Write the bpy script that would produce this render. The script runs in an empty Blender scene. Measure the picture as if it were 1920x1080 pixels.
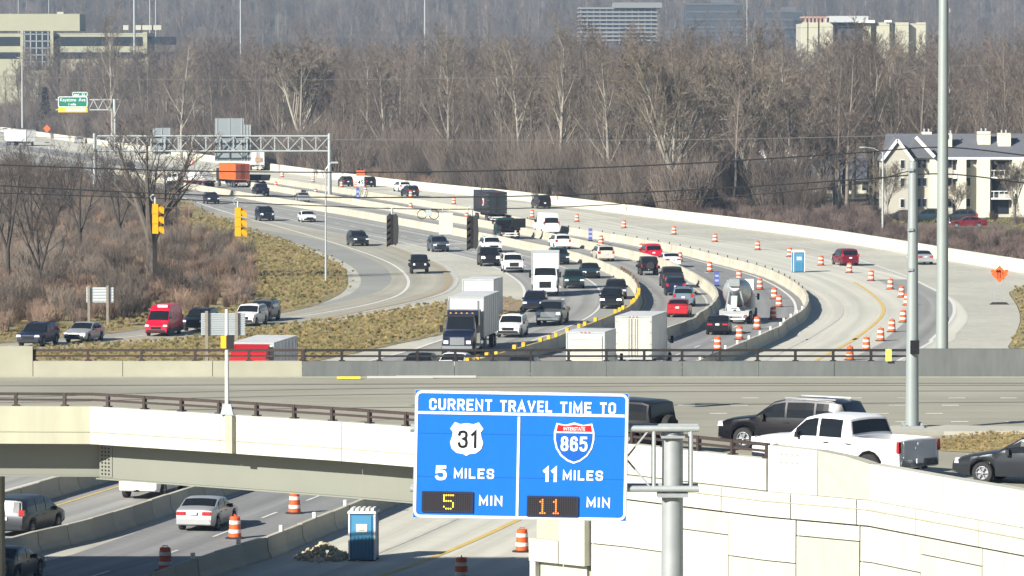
import bpy, math, random
import numpy as np
from mathutils import Vector, Matrix

rnd = random.Random(465)
npr = np.random.RandomState(35)
scene = bpy.context.scene
COL = scene.collection

# ------------------------------------------------------------------ camera, sky, sun, exposure
CAM_H = 21.5                      # metres above the freeway
FPX = 9000.0                      # focal length in pixels of a 1920 wide picture
PITCH = math.atan(430.0 / FPX)
cam_data = bpy.data.cameras.new('camera')
cam = bpy.data.objects.new('camera', cam_data)
COL.objects.link(cam)
cam.location = (0, 0, CAM_H)
cam.rotation_euler = (math.pi / 2 - PITCH, 0, 0)
cam_data.sensor_width = 36.0
cam_data.lens = FPX / 1920.0 * 36.0
cam_data.clip_start = 1.0
cam_data.clip_end = 12000.0
scene.camera = cam

SUN_EL = math.radians(27.8)
SUN_H = Vector((0.70, 0.714, 0)).normalized()      # the way the light travels over the ground
world = bpy.data.worlds.new('World')
scene.world = world
world.use_nodes = True
wn = world.node_tree.nodes
wl = world.node_tree.links
for n in list(wn):
    wn.remove(n)
w_out = wn.new('ShaderNodeOutputWorld')
w_bg = wn.new('ShaderNodeBackground')
w_sky = wn.new('ShaderNodeTexSky')
w_sky.sky_type = 'NISHITA'
w_sky.sun_disc = False
w_sky.sun_elevation = SUN_EL
w_sky.sun_rotation = math.atan2(-SUN_H.x, -SUN_H.y)
w_sky.air_density = 0.75
w_sky.dust_density = 0.3
w_bg.inputs[1].default_value = 0.05
wl.new(w_sky.outputs[0], w_bg.inputs[0])
wl.new(w_bg.outputs[0], w_out.inputs[0])
sun_data = bpy.data.lights.new('sun', 'SUN')
sun_data.energy = 5.0
sun_data.angle = math.radians(0.55)
sun_data.color = (1.0, 0.955, 0.875)
sun = bpy.data.objects.new('sun', sun_data)
COL.objects.link(sun)
sun_dir = Vector((SUN_H.x * math.cos(SUN_EL), SUN_H.y * math.cos(SUN_EL), -math.sin(SUN_EL)))
sun.rotation_euler = sun_dir.to_track_quat('-Z', 'Y').to_euler()
sun.location = (-60, -60, 90)

scene.view_settings.view_transform = 'Standard'
scene.view_settings.look = 'None'
scene.view_settings.exposure = 0.90
scene.view_settings.gamma = 1.0
scene.view_settings.use_curve_mapping = False
scene.render.engine = 'CYCLES'
scene.cycles.max_bounces = 5
scene.cycles.diffuse_bounces = 1
scene.cycles.glossy_bounces = 2
scene.cycles.transmission_bounces = 2
scene.cycles.volume_bounces = 0
scene.cycles.transparent_max_bounces = 4
scene.cycles.caustics_reflective = False
scene.cycles.caustics_refractive = False
scene.cycles.use_denoising = True

# ------------------------------------------------------------------ placing helpers
C_P, S_P = math.cos(PITCH), math.sin(PITCH)

def ray(px, py):
    a, b = (px - 960.0) / FPX, (540.0 - py) / FPX
    return Vector((a, C_P + b * S_P, -S_P + b * C_P))

def G(px, py, z=0.0):
    """the point at height z that shows at this place of the photograph"""
    d = ray(px, py)
    t = (z - CAM_H) / d.z
    return Vector((d.x * t, d.y * t, z))

def AT(px, py, dist):
    """the point at a known distance"""
    d = ray(px, py)
    t = dist / d.y
    return Vector((d.x * t, dist, CAM_H + d.z * t))

def smooth(pts, step=4.0):
    """Catmull-Rom through xy points, resampled at even steps; returns an (n,2) array"""
    P = np.array([(p[0], p[1]) for p in pts], float)
    P = np.vstack([2 * P[0] - P[1], P, 2 * P[-1] - P[-2]])
    out = []
    for i in range(1, len(P) - 2):
        p0, p1, p2, p3 = P[i - 1:i + 3]
        n = max(2, int(np.linalg.norm(p2 - p1) / 1.0))
        for k in range(n):
            t = k / n
            out.append(0.5 * (2 * p1 + (p2 - p0) * t + (2 * p0 - 5 * p1 + 4 * p2 - p3) * t * t + (3 * p1 - p0 - 3 * p2 + p3) * t ** 3))
    out.append(P[-2])
    return resample(np.array(out), step)

def resample(Q, step):
    seg = np.linalg.norm(np.diff(Q, axis=0), axis=1)
    s = np.concatenate([[0], np.cumsum(seg)])
    n = max(2, int(round(s[-1] / step)) + 1)
    t = np.linspace(0, s[-1], n)
    return np.stack([np.interp(t, s, Q[:, 0]), np.interp(t, s, Q[:, 1])], 1)

def normals(Q):
    T = np.gradient(Q, axis=0)
    T /= np.linalg.norm(T, axis=1)[:, None] + 1e-9
    return np.stack([-T[:, 1], T[:, 0]], 1), T

def offset(Q, o):
    N, _ = normals(Q)
    return Q + N * o

def arclen(Q):
    return np.concatenate([[0], np.cumsum(np.linalg.norm(np.diff(Q, axis=0), axis=1))])

# ------------------------------------------------------------------ mesh building
class MB:
    def __init__(s):
        s.v, s.f, s.m, s.uv = [], [], [], None
    def add(s, vs, fs, mi=0):
        b = len(s.v)
        s.v.extend([tuple(v) for v in vs])
        s.f.extend([tuple(i + b for i in f) for f in fs])
        s.m.extend([mi] * len(fs))
        return s
    BF = [(0, 3, 2, 1), (4, 5, 6, 7), (0, 1, 5, 4), (1, 2, 6, 5), (2, 3, 7, 6), (3, 0, 4, 7)]
    def box(s, c, size, rz=0.0, mi=0, top=1.0):
        cx, cy, cz = c
        sx, sy, sz = size[0] / 2, size[1] / 2, size[2] / 2
        ca, sa = math.cos(rz), math.sin(rz)
        vs = []
        for z, k in ((-sz, 1.0), (sz, top)):
            for x, y in ((-sx, -sy), (sx, -sy), (sx, sy), (-sx, sy)):
                x, y = x * k, y * k
                vs.append((cx + x * ca - y * sa, cy + x * sa + y * ca, cz + z))
        return s.add(vs, s.BF, mi)
    def beam(s, a, b, w, h=None, mi=0):
        """a bar of rectangular section from a to b"""
        a, b = Vector(a), Vector(b)
        h = h or w
        d = (b - a).normalized()
        up = Vector((0, 0, 1)) if abs(d.z) < 0.95 else Vector((0, 1, 0))
        r = d.cross(up).normalized() * (w / 2)
        u = r.cross(d).normalized() * (h / 2)
        vs = [a - r - u, a + r - u, a + r + u, a - r + u, b - r - u, b + r - u, b + r + u, b - r + u]
        return s.add(vs, [(0, 1, 2, 3), (7, 6, 5, 4), (0, 4, 5, 1), (1, 5, 6, 2), (2, 6, 7, 3), (3, 7, 4, 0)], mi)
    def tube(s, pts, radii, n=6, mi=0, cap=True):
        pts = [Vector(p) for p in pts]
        if not hasattr(radii, '__len__'):
            radii = [radii] * len(pts)
        vs, fs = [], []
        for i, p in enumerate(pts):
            d = (pts[min(i + 1, len(pts) - 1)] - pts[max(i - 1, 0)]).normalized()
            up = Vector((0, 0, 1)) if abs(d.z) < 0.95 else Vector((0, 1, 0))
            r = d.cross(up).normalized()
            u = r.cross(d)
            for k in range(n):
                a = 2 * math.pi * k / n
                vs.append(p + (r * math.cos(a) + u * math.sin(a)) * radii[i])
        for i in range(len(pts) - 1):
            for k in range(n):
                k2 = (k + 1) % n
                fs.append((i * n + k, i * n + k2, (i + 1) * n + k2, (i + 1) * n + k))
        if cap:
            fs.append(tuple(range(n - 1, -1, -1)))
            fs.append(tuple(range((len(pts) - 1) * n, len(pts) * n)))
        return s.add(vs, fs, mi)
    def lathe(s, prof, n=16, c=(0, 0, 0), axis='z', mi=0, cap=True):
        vs, fs = [], []
        for r, h in prof:
            for k in range(n):
                a = 2 * math.pi * k / n
                p = (r * math.cos(a), r * math.sin(a), h)
                if axis == 'x':
                    p = (p[2], p[0], p[1])
                elif axis == 'y':
                    p = (p[1], p[2], p[0])
                vs.append((p[0] + c[0], p[1] + c[1], p[2] + c[2]))
        m = len(prof)
        for i in range(m - 1):
            for k in range(n):
                k2 = (k + 1) % n
                fs.append((i * n + k, i * n + k2, (i + 1) * n + k2, (i + 1) * n + k))
        if cap:
            fs.append(tuple(range(n - 1, -1, -1)))
            fs.append(tuple(range((m - 1) * n, m * n)))
        return s.add(vs, fs, mi)
    def prism(s, poly, a0, a1, plane='xz', mi=0):
        """polygon (counter-clockwise) pushed from a0 to a1 along the axis left over"""
        n = len(poly)
        def P(u, v, a):
            return {'xz': (u, a, v), 'yz': (a, u, v), 'xy': (u, v, a)}[plane]
        vs = [P(u, v, a0) for u, v in poly] + [P(u, v, a1) for u, v in poly]
        fs = [tuple(range(n)), tuple(range(2 * n - 1, n - 1, -1))]
        fs += [(i, n + i, n + (i + 1) % n, (i + 1) % n) for i in range(n)]
        return s.add(vs, fs, mi)
    def mesh(s, name, mats=(), smooth_angle=None, fix=True):
        me = bpy.data.meshes.new(name)
        me.from_pydata(s.v, [], s.f)
        if s.uv is not None:
            l = me.uv_layers.new(name='UVMap')
            co = np.array(s.uv, np.float32)
            idx = np.zeros(len(me.loops), np.int32)
            me.loops.foreach_get('vertex_index', idx)
            l.data.foreach_set('uv', co[idx].ravel())
        for m in mats:
            me.materials.append(m)
        if any(s.m):
            me.polygons.foreach_set('material_index', s.m)
        if fix and len(s.f) < 20000:
            import bmesh
            bm = bmesh.new(); bm.from_mesh(me)
            bmesh.ops.recalc_face_normals(bm, faces=bm.faces)
            bm.to_mesh(me); bm.free()
        if smooth_angle:
            me.polygons.foreach_set('use_smooth', [True] * len(me.polygons))
            me.update()
            me.set_sharp_from_angle(angle=math.radians(smooth_angle))
        me.update()
        return me
    def build(s, name, mat=None, parent=None, smooth_angle=None, loc=None, rz=0.0, fix=True):
        mats = mat if isinstance(mat, (list, tuple)) else ([mat] if mat else [])
        return obj(name, s.mesh(name, mats, smooth_angle, fix), parent, loc, rz)

def obj(name, me, parent=None, loc=None, rz=0.0, mat=None):
    o = bpy.data.objects.new(name, me)
    COL.objects.link(o)
    if loc is not None:
        o.location = loc
    if rz:
        o.rotation_euler = (0, 0, rz)
    if parent:
        o.parent = parent
    if mat is not None:
        if not me.materials:
            me.materials.append(None)
        o.material_slots[0].link = 'OBJECT'
        o.material_slots[0].material = mat
    return o

def tag(o, label=None, cat=None, group=None, kind=None):
    if label: o['label'] = label
    if cat: o['category'] = cat
    if group: o['group'] = group
    if kind: o['kind'] = kind
    return o

def thing(name, label, cat, loc=(0, 0, 0), rz=0.0, group=None):
    o = bpy.data.objects.new(name, None)
    o.empty_display_size = 0.3
    COL.objects.link(o)
    o.location = loc
    o.rotation_euler = (0, 0, rz)
    return tag(o, label, cat, group)

def copy_tree(o, parent=None):
    c = o.copy()
    COL.objects.link(c)
    if parent:
        c.parent = parent
    for ch in o.children:
        copy_tree(ch, c)
    return c

# ------------------------------------------------------------------ materials
MATS = {}
def mat(name, col, rough=0.8, metal=0.0, var=0.0, scale=1.0, bump=0.0, bscale=None, rand=0.0, coat=0.0, emit=None, spec=0.5, detail=5.0, var2=0.0, scale2=0.1, stretch=None, uvstreak=None, col2=None, tracks=None):
    if name in MATS:
        return MATS[name]
    m = bpy.data.materials.new(name)
    m.use_nodes = True
    nt = m.node_tree
    N, L = nt.nodes, nt.links
    b = N['Principled BSDF']
    b.inputs['Base Color'].default_value = (*col, 1)
    b.inputs['Roughness'].default_value = rough
    b.inputs['Metallic'].default_value = metal
    b.inputs['Coat Weight'].default_value = coat
    b.inputs['Specular IOR Level'].default_value = spec
    if emit:
        b.inputs['Emission Color'].default_value = (*emit[:3], 1)
        b.inputs['Emission Strength'].default_value = emit[3]
    cur = None
    tc = N.new('ShaderNodeTexCoord')
    def noise(sc, det, src='Object', st=None):
        no = N.new('ShaderNodeTexNoise')
        no.inputs['Scale'].default_value = sc
        no.inputs['Detail'].default_value = det
        no.inputs['Roughness'].default_value = 0.62
        if st:
            mp = N.new('ShaderNodeMapping')
            mp.inputs['Scale'].default_value = st
            L.new(tc.outputs[src], mp.inputs[0]); L.new(mp.outputs[0], no.inputs[0])
        else:
            L.new(tc.outputs[src], no.inputs[0])
        return no
    def hsv(val_socket, amount, prev):
        """multiply the running colour by 1 + amount*(2*n-1)"""
        mr = N.new('ShaderNodeMapRange')
        mr.inputs[1].default_value, mr.inputs[2].default_value = 0.25, 0.75
        mr.inputs[3].default_value, mr.inputs[4].default_value = 1 - amount, 1 + amount
        L.new(val_socket, mr.inputs[0])
        mx = N.new('ShaderNodeMix')
        mx.data_type = 'RGBA'; mx.blend_type = 'MULTIPLY'
        mx.inputs[0].default_value = 1.0
        if prev is None:
            mx.inputs[6].default_value = (*col, 1)
        else:
            L.new(prev, mx.inputs[6])
        L.new(mr.outputs[0], mx.inputs[7])
        return mx.outputs[2]
    if col2 is not None:
        no = noise(scale2, 4.0)
        rp = N.new('ShaderNodeMapRange')
        rp.inputs[1].default_value, rp.inputs[2].default_value = 0.4, 0.62
        L.new(no.outputs[0], rp.inputs[0])
        mx = N.new('ShaderNodeMix'); mx.data_type = 'RGBA'
        mx.inputs[6].default_value = (*col, 1); mx.inputs[7].default_value = (*col2, 1)
        L.new(rp.outputs[0], mx.inputs[0])
        cur = mx.outputs[2]
    if var:
        cur = hsv(noise(scale, detail, st=stretch).outputs[0], var, cur)
    if var2:
        cur = hsv(noise(scale2, 3.0).outputs[0], var2, cur)
    if uvstreak:
        amt, su, sv = uvstreak
        cur = hsv(noise(1.0, 4.0, 'UV', (su, sv, 1)).outputs[0], amt, cur)
    if tracks:
        # wheel tracks: two darker bands in each lane, u runs across the road in metres
        amp, lane, off = tracks
        sx_ = N.new('ShaderNodeSeparateXYZ'); L.new(tc.outputs['UV'], sx_.inputs[0])
        m1 = N.new('ShaderNodeMath'); m1.operation = 'MULTIPLY_ADD'; m1.inputs[1].default_value = 4 * math.pi / lane; m1.inputs[2].default_value = off
        L.new(sx_.outputs[0], m1.inputs[0])
        m2 = N.new('ShaderNodeMath'); m2.operation = 'COSINE'; L.new(m1.outputs[0], m2.inputs[0])
        m3 = N.new('ShaderNodeMath'); m3.operation = 'MULTIPLY_ADD'; m3.inputs[1].default_value = .25; m3.inputs[2].default_value = .5; L.new(m2.outputs[0], m3.inputs[0])
        cur = hsv(m3.outputs[0], amp, cur)
    if rand:
        oi = N.new('ShaderNodeObjectInfo')
        mr = N.new('ShaderNodeMapRange')
        mr.inputs[3].default_value, mr.inputs[4].default_value = 0.25, 0.75
        L.new(oi.outputs['Random'], mr.inputs[0])
        cur = hsv(mr.outputs[0], rand, cur)
    if cur is not None:
        L.new(cur, b.inputs['Base Color'])
    if bump:
        no = noise(bscale or scale * 3, 4.0)
        bp = N.new('ShaderNodeBump')
        bp.inputs['Strength'].default_value = bump
        bp.inputs['Distance'].default_value = 0.03
        L.new(no.outputs[0], bp.inputs['Height'])
        L.new(bp.outputs[0], b.inputs['Normal'])
    MATS[name] = m
    return m

M_PAVE = mat('pale_concrete_pavement', (.45, .435, .36), .85, var=.10, scale=1.3, var2=.16, scale2=.06, stretch=(1, .25, 1))
M_NEWPAVE = mat('new_concrete_pavement', (.53, .515, .43), .85, var=.06, scale=.9, tracks=(.055, 3.7, 0.0), uvstreak=(.17, .9, .008), var2=.08, scale2=.03)
M_LANE = mat('worn_grey_lanes', (.285, .28, .255), .8, var=.07, scale=1.5, tracks=(.10, 3.6, 0.5), uvstreak=(.26, 1.1, .007), var2=.10, scale2=.04)
M_ASPH = mat('grey_asphalt_lanes', (.235, .235, .225), .8, var=.08, scale=1.5, tracks=(.10, 3.6, 0.2), uvstreak=(.24, 1.1, .007), var2=.10, scale2=.05)
M_RAMP = mat('tan_ramp_concrete', (.345, .325, .255), .85, var=.08, scale=1.2, uvstreak=(.24, 1.0, .008), var2=.12, scale2=.07)
M_SHOULD = mat('grey_shoulder_asphalt', (.275, .275, .245), .85, var=.09, scale=1.5, var2=.12, scale2=.05)
M_DECK = mat('overpass_deck_pavement', (.32, .305, .235), .8, var=.15, scale=1.1, var2=.14, scale2=.11, stretch=(.06, 1.4, 1))
M_PATCH = mat('dark_tyre_track', (.215, .21, .19), .8, var=.22, scale=.5, stretch=(.2, 1.5, 1))
M_WLINE = mat('white_road_paint', (.66, .65, .60), .7, var=.2, scale=1.2)
M_WLINE_OLD = mat('worn_white_road_paint', (.50, .49, .45), .7, var=.25, scale=.8)
M_YLINE = mat('yellow_road_paint', (.62, .44, .13), .7, var=.2, scale=.9)
M_BARR = mat('cast_barrier_concrete', (.46, .43, .335), .85, var=.10, scale=1.6, rand=.10, bump=.15, stretch=(2, 2, .5))
M_BARR_W = mat('pale_wall_concrete', (.60, .575, .46), .85, var=.06, scale=.5, rand=.03, bump=.1)
M_CREAM = mat('cream_painted_concrete', (.495, .49, .415), .8, var=.15, scale=1.1, stretch=(1.6, 1.6, .22), var2=.09, scale2=.35, rand=.03, bump=.08)
M_PARGREY = mat('grey_weathered_concrete', (.125, .134, .130), .85, var=.16, scale=1.2, stretch=(2.5, 1, .5), var2=.12, scale2=.3, rand=.05)
M_PARCREAM = mat('old_cream_concrete', (.36, .35, .265), .85, var=.08, scale=1.0, var2=.08, scale2=.4, rand=.05)
M_GIRDER = mat('grey_girder_paint', (.205, .212, .175), .55, var=.04, scale=.5)
M_GALV = mat('galvanised_steel', (.42, .45, .44), .45, .35, var=.10, scale=3.0)
M_GALV_D = mat('dull_galvanised_steel', (.33, .35, .35), .55, .3, var=.10, scale=2.0)
M_POLE = mat('pale_green_grey_pole', (.30, .335, .315), .45, .25, var=.07, scale=.6)
M_RAIL = mat('dark_brown_steel_rail', (.055, .038, .033), .55, .2, var=.2, scale=2.0)
M_RAIL_K = mat('black_steel_rail', (.022, .019, .019), .55, .2)
M_BLACK = mat('black_plastic', (.014, .014, .016), .55, spec=.25)
M_DARK = mat('dark_underside', (.02, .02, .021), .9)
M_RUBBER = mat('tyre_rubber', (.022, .022, .023), .85)
M_RIM = mat('alloy_wheel', (.42, .43, .45), .35, .7)
M_RIM_D = mat('dark_wheel', (.07, .07, .075), .4, .5)
M_GLASS = mat('vehicle_glass', (.010, .012, .015), .10, spec=.32)
M_CHROME = mat('chrome', (.62, .65, .68), .18, .9)
M_HEAD = mat('headlamp_lens', (.75, .77, .80), .15, coat=.5)
M_HEAD_ON = mat('lit_headlamp', (.9, .9, .85), .2, emit=(1, .95, .8, 2.2))
M_TAIL = mat('red_tail_lamp', (.40, .016, .02), .25, coat=.4)
M_AMBER = mat('amber_lamp', (.8, .33, .03), .3)
M_PLATE = mat('number_plate', (.72, .73, .74), .5)
M_ORANGE = mat('drum_orange', (.72, .105, .022), .55, var=.08, scale=4.0, rand=.08)
M_DWHITE = mat('drum_white_band', (.78, .76, .72), .5)
M_SIGNORANGE = mat('orange_sign_sheet', (.86, .12, .02), .5)
M_WOODPOST = mat('weathered_post', (.24, .21, .17), .9, var=.2, scale=4.0)
M_ALU = mat('aluminium_sign_back', (.42, .46, .47), .5, .3, var=.06, scale=1.0)
M_ROOF = mat('grey_shingle_roof', (.115, .12, .135), .9, var=.15, scale=2.0, stretch=(1, 1, 4))
M_SIDING = mat('cream_siding', (.64, .62, .49), .8, var=.04, scale=1.0)
M_SIDING2 = mat('beige_siding', (.43, .41, .34), .8, var=.05, scale=1.0)
M_TRIM = mat('white_trim', (.74, .74, .69), .7)
M_WIN = mat('dark_window_glass', (.02, .026, .036), .12)
M_BARK = mat('grey_brown_bark', (.155, .130, .104), .95, var=.25, scale=1.5, rand=.45)
M_BARK_D = mat('dark_wet_bark', (.050, .041, .036), .95, var=.25, scale=1.5, rand=.2)
M_BARK_P = mat('pale_sycamore_bark', (.275, .25, .205), .9, var=.3, scale=.8, rand=.12)
M_TWIG = mat('brown_twigs', (.132, .104, .083), .95, rand=.30)
M_TWIG_P = mat('tan_twigs', (.165, .135, .098), .95, rand=.22)
M_TWIG_R = mat('reddish_brush_stems', (.215, .148, .105), .95, rand=.35)
M_TWIG_G = mat('grey_brush_stems', (.150, .122, .098), .95, rand=.35)
M_STRAW = mat('dry_straw_grass', (.33, .245, .108), .95, rand=.30)
M_GRASSB = mat('olive_winter_grass', (.215, .190, .070), .95, rand=.30)
M_EVER = mat('dark_evergreen_needles', (.028, .042, .030), .95, rand=.2)
PAINT = {}
def paint(name, c, metal=.15, rough=.36):
    if name not in PAINT:
        PAINT[name] = mat(name + '_car_paint', c, rough, metal, coat=.15, spec=.3, var=.05, scale=1.2)
    return PAINT[name]
for n_, c_, m_ in (('white', (.74, .74, .73), 0), ('black', (.010, .010, .013), .1), ('charcoal', (.030, .034, .040), .3), ('navy', (.012, .018, .045), .25),
                   ('teal', (.022, .045, .055), .3), ('silver', (.46, .47, .47), .5), ('grey', (.13, .145, .15), .4), ('red', (.42, .012, .018), .05),
                   ('maroon', (.15, .010, .022), .2), ('cream', (.62, .58, .48), .2), ('orange', (.68, .13, .02), 0), ('bluegrey', (.09, .115, .145), .4),
                   ('steelblue', (.13, .20, .25), .3), ('van_red', (.52, .008, .035), .05), ('darkgreen', (.015, .05, .045), .2)):
    paint(n_, c_, m_)
# ------------------------------------------------------------------ traced lines of the freeway (far end first), on the ground
def trace(px, step=4.0, extra=()):
    return smooth([G(x, y) for x, y in px] + [Vector((a, b, 0)) for a, b in extra], step)

B1 = trace([(0, 292), (100, 308), (180, 321), (240, 331), (300, 343), (353, 354), (420, 365), (487, 377), (560, 389), (640, 402), (740, 420), (820, 435), (900, 450), (1000, 471),
            (1060, 484), (1095, 494), (1130, 507), (1160, 521), (1182, 535), (1195, 551), (1198, 567), (1191, 583), (1173, 598), (1143, 613), (1060, 647), (977, 675)],
           extra=[(-22.6, 235), (-31.0, 196), (-40, 160), (-50, 120)])
B2 = trace([(0, 280), (100, 296), (200, 311), (300, 326), (400, 341), (480, 353), (560, 366), (640, 380), (700, 390), (760, 400), (822, 412), (900, 425), (980, 440), (1040, 453), (1075, 461), (1120, 471), (1160, 480), (1207, 491),
            (1240, 501), (1265, 511), (1295, 526), (1320, 541), (1338, 556), (1345, 570), (1340, 583), (1325, 598), (1300, 613), (1257, 634)],
           extra=[(-15.6, 229.7), (-21.5, 206), (-33.5, 160), (-44, 120)])
B3 = trace([(0, 266), (120, 283), (250, 302), (400, 326), (530, 346), (610, 358), (720, 375), (800, 388), (900, 405), (1000, 426), (1057, 438), (1130, 450), (1200, 462), (1290, 480), (1340, 493), (1395, 507), (1435, 519),
            (1465, 532), (1490, 547), (1508, 563), (1514, 580), (1510, 594), (1495, 608), (1463, 628), (1425, 650)],
           extra=[(-7.8, 220), (-12.7, 198.7), (-22, 160), (-32, 120)])
WW = trace([(-140, 229), (-60, 239), (27, 250), (150, 267), (250, 281), (400, 304), (502, 319), (640, 338), (757, 353), (860, 364), (960, 374), (1040, 384), (1200, 405), (1280, 415), (1480, 440), (1640, 465), (1780, 489), (1920, 512)],
           step=6.0, extra=[(60.5, 430), (68, 385)])

# ------------------------------------------------------------------ terrain
def terrain_z(x, y):
    t = min(1.0, max(0.0, (y - 1750.0) / 2300.0))
    z = 92.0 * t * t * (3 - 2 * t)
    return z - 0.07 + (0.0 if y < 1700 else 3.0 * math.sin(x * .011 + y * .003) * t)

def ground_sheet():
    ys = [-60, 0, 60] + list(range(110, 600, 30)) + list(range(600, 1700, 70)) + list(range(1700, 4300, 100)) + [4600, 5200, 6000]
    xs = [-1500, -1100, -850, -650, -480, -340, -240, -160, -110, -75, -50, -30, -10, 10, 30, 50, 75, 110, 160, 240, 340, 480, 650, 850, 1100, 1500]
    b = MB()
    for y in ys:
        for x in xs:
            b.v.append((x, y, terrain_z(x, y)))
    n = len(xs)
    for j in range(len(ys) - 1):
        for i in range(n - 1):
            b.f.append((j * n + i, j * n + i + 1, (j + 1) * n + i + 1, (j + 1) * n + i)); b.m.append(0)
    g = mat('winter_ground', (.155, .115, .075), .95, var=.25, scale=.35, var2=.25, scale2=.03, col2=(.13, .12, .05))
    return tag(b.build('ground', g, smooth_angle=80), kind='structure')
ground_sheet()

def sheet(name, pts, z, m, parent=None):
    b = MB()
    b.add([(p[0], p[1], z) for p in pts], [tuple(range(len(pts)))])
    me = b.mesh(name, [m], fix=False)
    if me.polygons[0].normal.z < 0:
        me.flip_normals()
    return tag(obj(name, me, parent), kind='structure')

def ribbon(name, Q, o0, o1, z, m, d0=None, d1=None, kind='structure', parent=None):
    """a strip along Q between two side offsets, kept where d0 < distance < d1"""
    A, B = offset(Q, o0), offset(Q, o1)
    S = arclen(Q)
    b = MB(); b.uv = []
    keep = [i for i in range(len(Q)) if (d0 is None or Q[i, 1] > d0) and (d1 is None or Q[i, 1] < d1)]
    for k, i in enumerate(keep):
        b.v += [(A[i, 0], A[i, 1], z), (B[i, 0], B[i, 1], z)]
        b.uv += [(o0, S[i]), (o1, S[i])]
        if k:
            j = 2 * k
            b.f.append((j - 2, j - 1, j + 1, j) if o1 < o0 else (j - 1, j - 2, j, j + 1)); b.m.append(0)
    me = b.mesh(name, [m], fix=False)
    if len(me.polygons) and me.polygons[0].normal.z < 0:
        me.flip_normals()
    return tag(obj(name, me, parent), kind=kind)

def strip_line(name, Q, o, w, m, z=.022, d0=None, d1=None, dash=None, parent=None):
    """a painted line along Q; dash = (length, period)"""
    Q = resample(Q, 1.0)
    A, B = offset(Q, o - w / 2), offset(Q, o + w / 2)
    S = arclen(Q)
    b = MB()
    for i in range(len(Q) - 1):
        if (d0 is not None and Q[i, 1] < d0) or (d1 is not None and Q[i, 1] > d1):
            continue
        if dash and (S[i] % dash[1]) > dash[0]:
            continue
        b.add([(A[i, 0], A[i, 1], z), (A[i + 1, 0], A[i + 1, 1], z), (B[i + 1, 0], B[i + 1, 1], z), (B[i, 0], B[i, 1], z)], [(0, 1, 2, 3)])
    me = b.mesh(name, [m], fix=False)
    if len(me.polygons) and me.polygons[0].normal.z < 0:
        me.flip_normals()
    return tag(obj(name, me, parent), kind='structure')

EDGE_L = [(-60, 300), (60, 318), (170, 338), (260, 356), (345, 376), (400, 403), (470, 432), (540, 455), (600, 478), (640, 500), (652, 520), (645, 545), (610, 565), (567, 579), (503, 590), (320, 607), (240, 622), (80, 637), (-60, 650)]
RIGHT_IN = [(1990, 538), (1925, 539), (1897, 545), (1893, 552), (1906, 572), (1913, 598), (1903, 628), (1890, 650)]
left_e = [G(*p) for p in EDGE_L]
left_s = [Vector((q[0], q[1], 0)) for q in smooth(left_e, 3.0)]
right_i = [Vector((q[0], q[1], 0)) for q in smooth([G(*p) for p in RIGHT_IN], 2.0)]
wall_pts = [Vector((p[0], p[1], 0)) for p in WW]
pave_pts = left_s + [Vector((-62, 300, 0)), Vector((-62, 110, 0)), Vector((20, 110, 0)), Vector((24, 200, 0)), Vector((34, 300, 0))] + right_i[::-1] + wall_pts[::-1]
pavement = sheet('freeway_pavement', pave_pts, 0.0, M_PAVE)

ribbon('new_pavement', B3, .3, 13.5, .008, M_NEWPAVE, d0=105, d1=640)
ribbon('new_pavement', B3, .3, 17.0, .0075, M_NEWPAVE, d0=640, d1=1400)
ribbon('grey_lanes', B3, -8.6, -.3, .009, M_ASPH, d0=105, d1=1300)
ribbon('grey_lanes', B2, -7.6, -.3, .010, M_LANE, d0=105, d1=1300)
ribbon('grey_lanes', B1, -13.2, -.3, .011, M_LANE, d0=560, d1=1300)
ribbon('grey_lanes', B1, -10.2, -3.2, .011, M_LANE, d0=105, d1=560)
ribbon('inner_shoulder', B1, -3.2, -.3, .0105, M_SHOULD, d0=105, d1=560)

# the exit ramp: its left edge line, and the line along the gore
RAMP = trace([(330, 366), (430, 400), (540, 430), (640, 460), (707, 483), (747, 503), (766, 527), (753, 550), (707, 567), (640, 581), (560, 594), (480, 604), (333, 622), (200, 636), (77, 644), (-60, 655)], 2.5)
GORE = trace([(440, 398), (560, 425), (700, 450), (770, 472), (830, 496), (852, 514), (857, 528), (845, 544), (815, 556), (770, 568), (700, 582), (640, 594), (560, 607), (480, 617), (333, 637), (200, 646), (60, 654)], 2.5)
ribbon('exit_ramp', GORE, -.4, -6.4, .012, M_RAMP, d0=330, d1=720)
ribbon('ramp_shoulder', RAMP, -4.6, -.3, .006, M_SHOULD, d0=360, d1=720)

strip_line('edge_line', RAMP, 0.0, .28, M_WLINE)
strip_line('edge_line', GORE, 0.0, .34, M_WLINE_OLD)
strip_line('edge_line', GORE, -.8, .5, mat('tan_stain', (.36, .29, .18), .85, var=.2, scale=.8), d0=380, d1=560)
strip_line('edge_line', B1, -3.3, .22, M_WLINE, d0=110, d1=1200)
strip_line('dashed_lane_line', B1, -6.8, .2, M_WLINE, d0=110, d1=1200, dash=(4, 12))
strip_line('edge_line', B1, -10.3, .28, M_WLINE, d0=110, d1=690)
strip_line('dashed_lane_line', B1, -10.3, .2, M_WLINE, d0=690, d1=1200, dash=(4, 12))
strip_line('edge_line', B2, -.9, .2, M_WLINE_OLD, d0=110, d1=1200)
strip_line('edge_line', B2, -6.3, .2, M_YLINE, d0=110, d1=460)
strip_line('edge_line', B3, -1.0, .24, M_WLINE, d0=110, d1=1200)
strip_line('dashed_lane_line', B3, -4.6, .15, M_WLINE, d0=110, d1=900, dash=(3, 9))
YL = trace([(1200, 440), (1330, 464), (1450, 488), (1540, 508), (1587, 523), (1613, 536), (1640, 556), (1656, 576), (1652, 594), (1633, 613), (1600, 637), (1573, 653)], 3.0, extra=[(.25, 222.9), (-10, 185), (-22, 140)])
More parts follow.
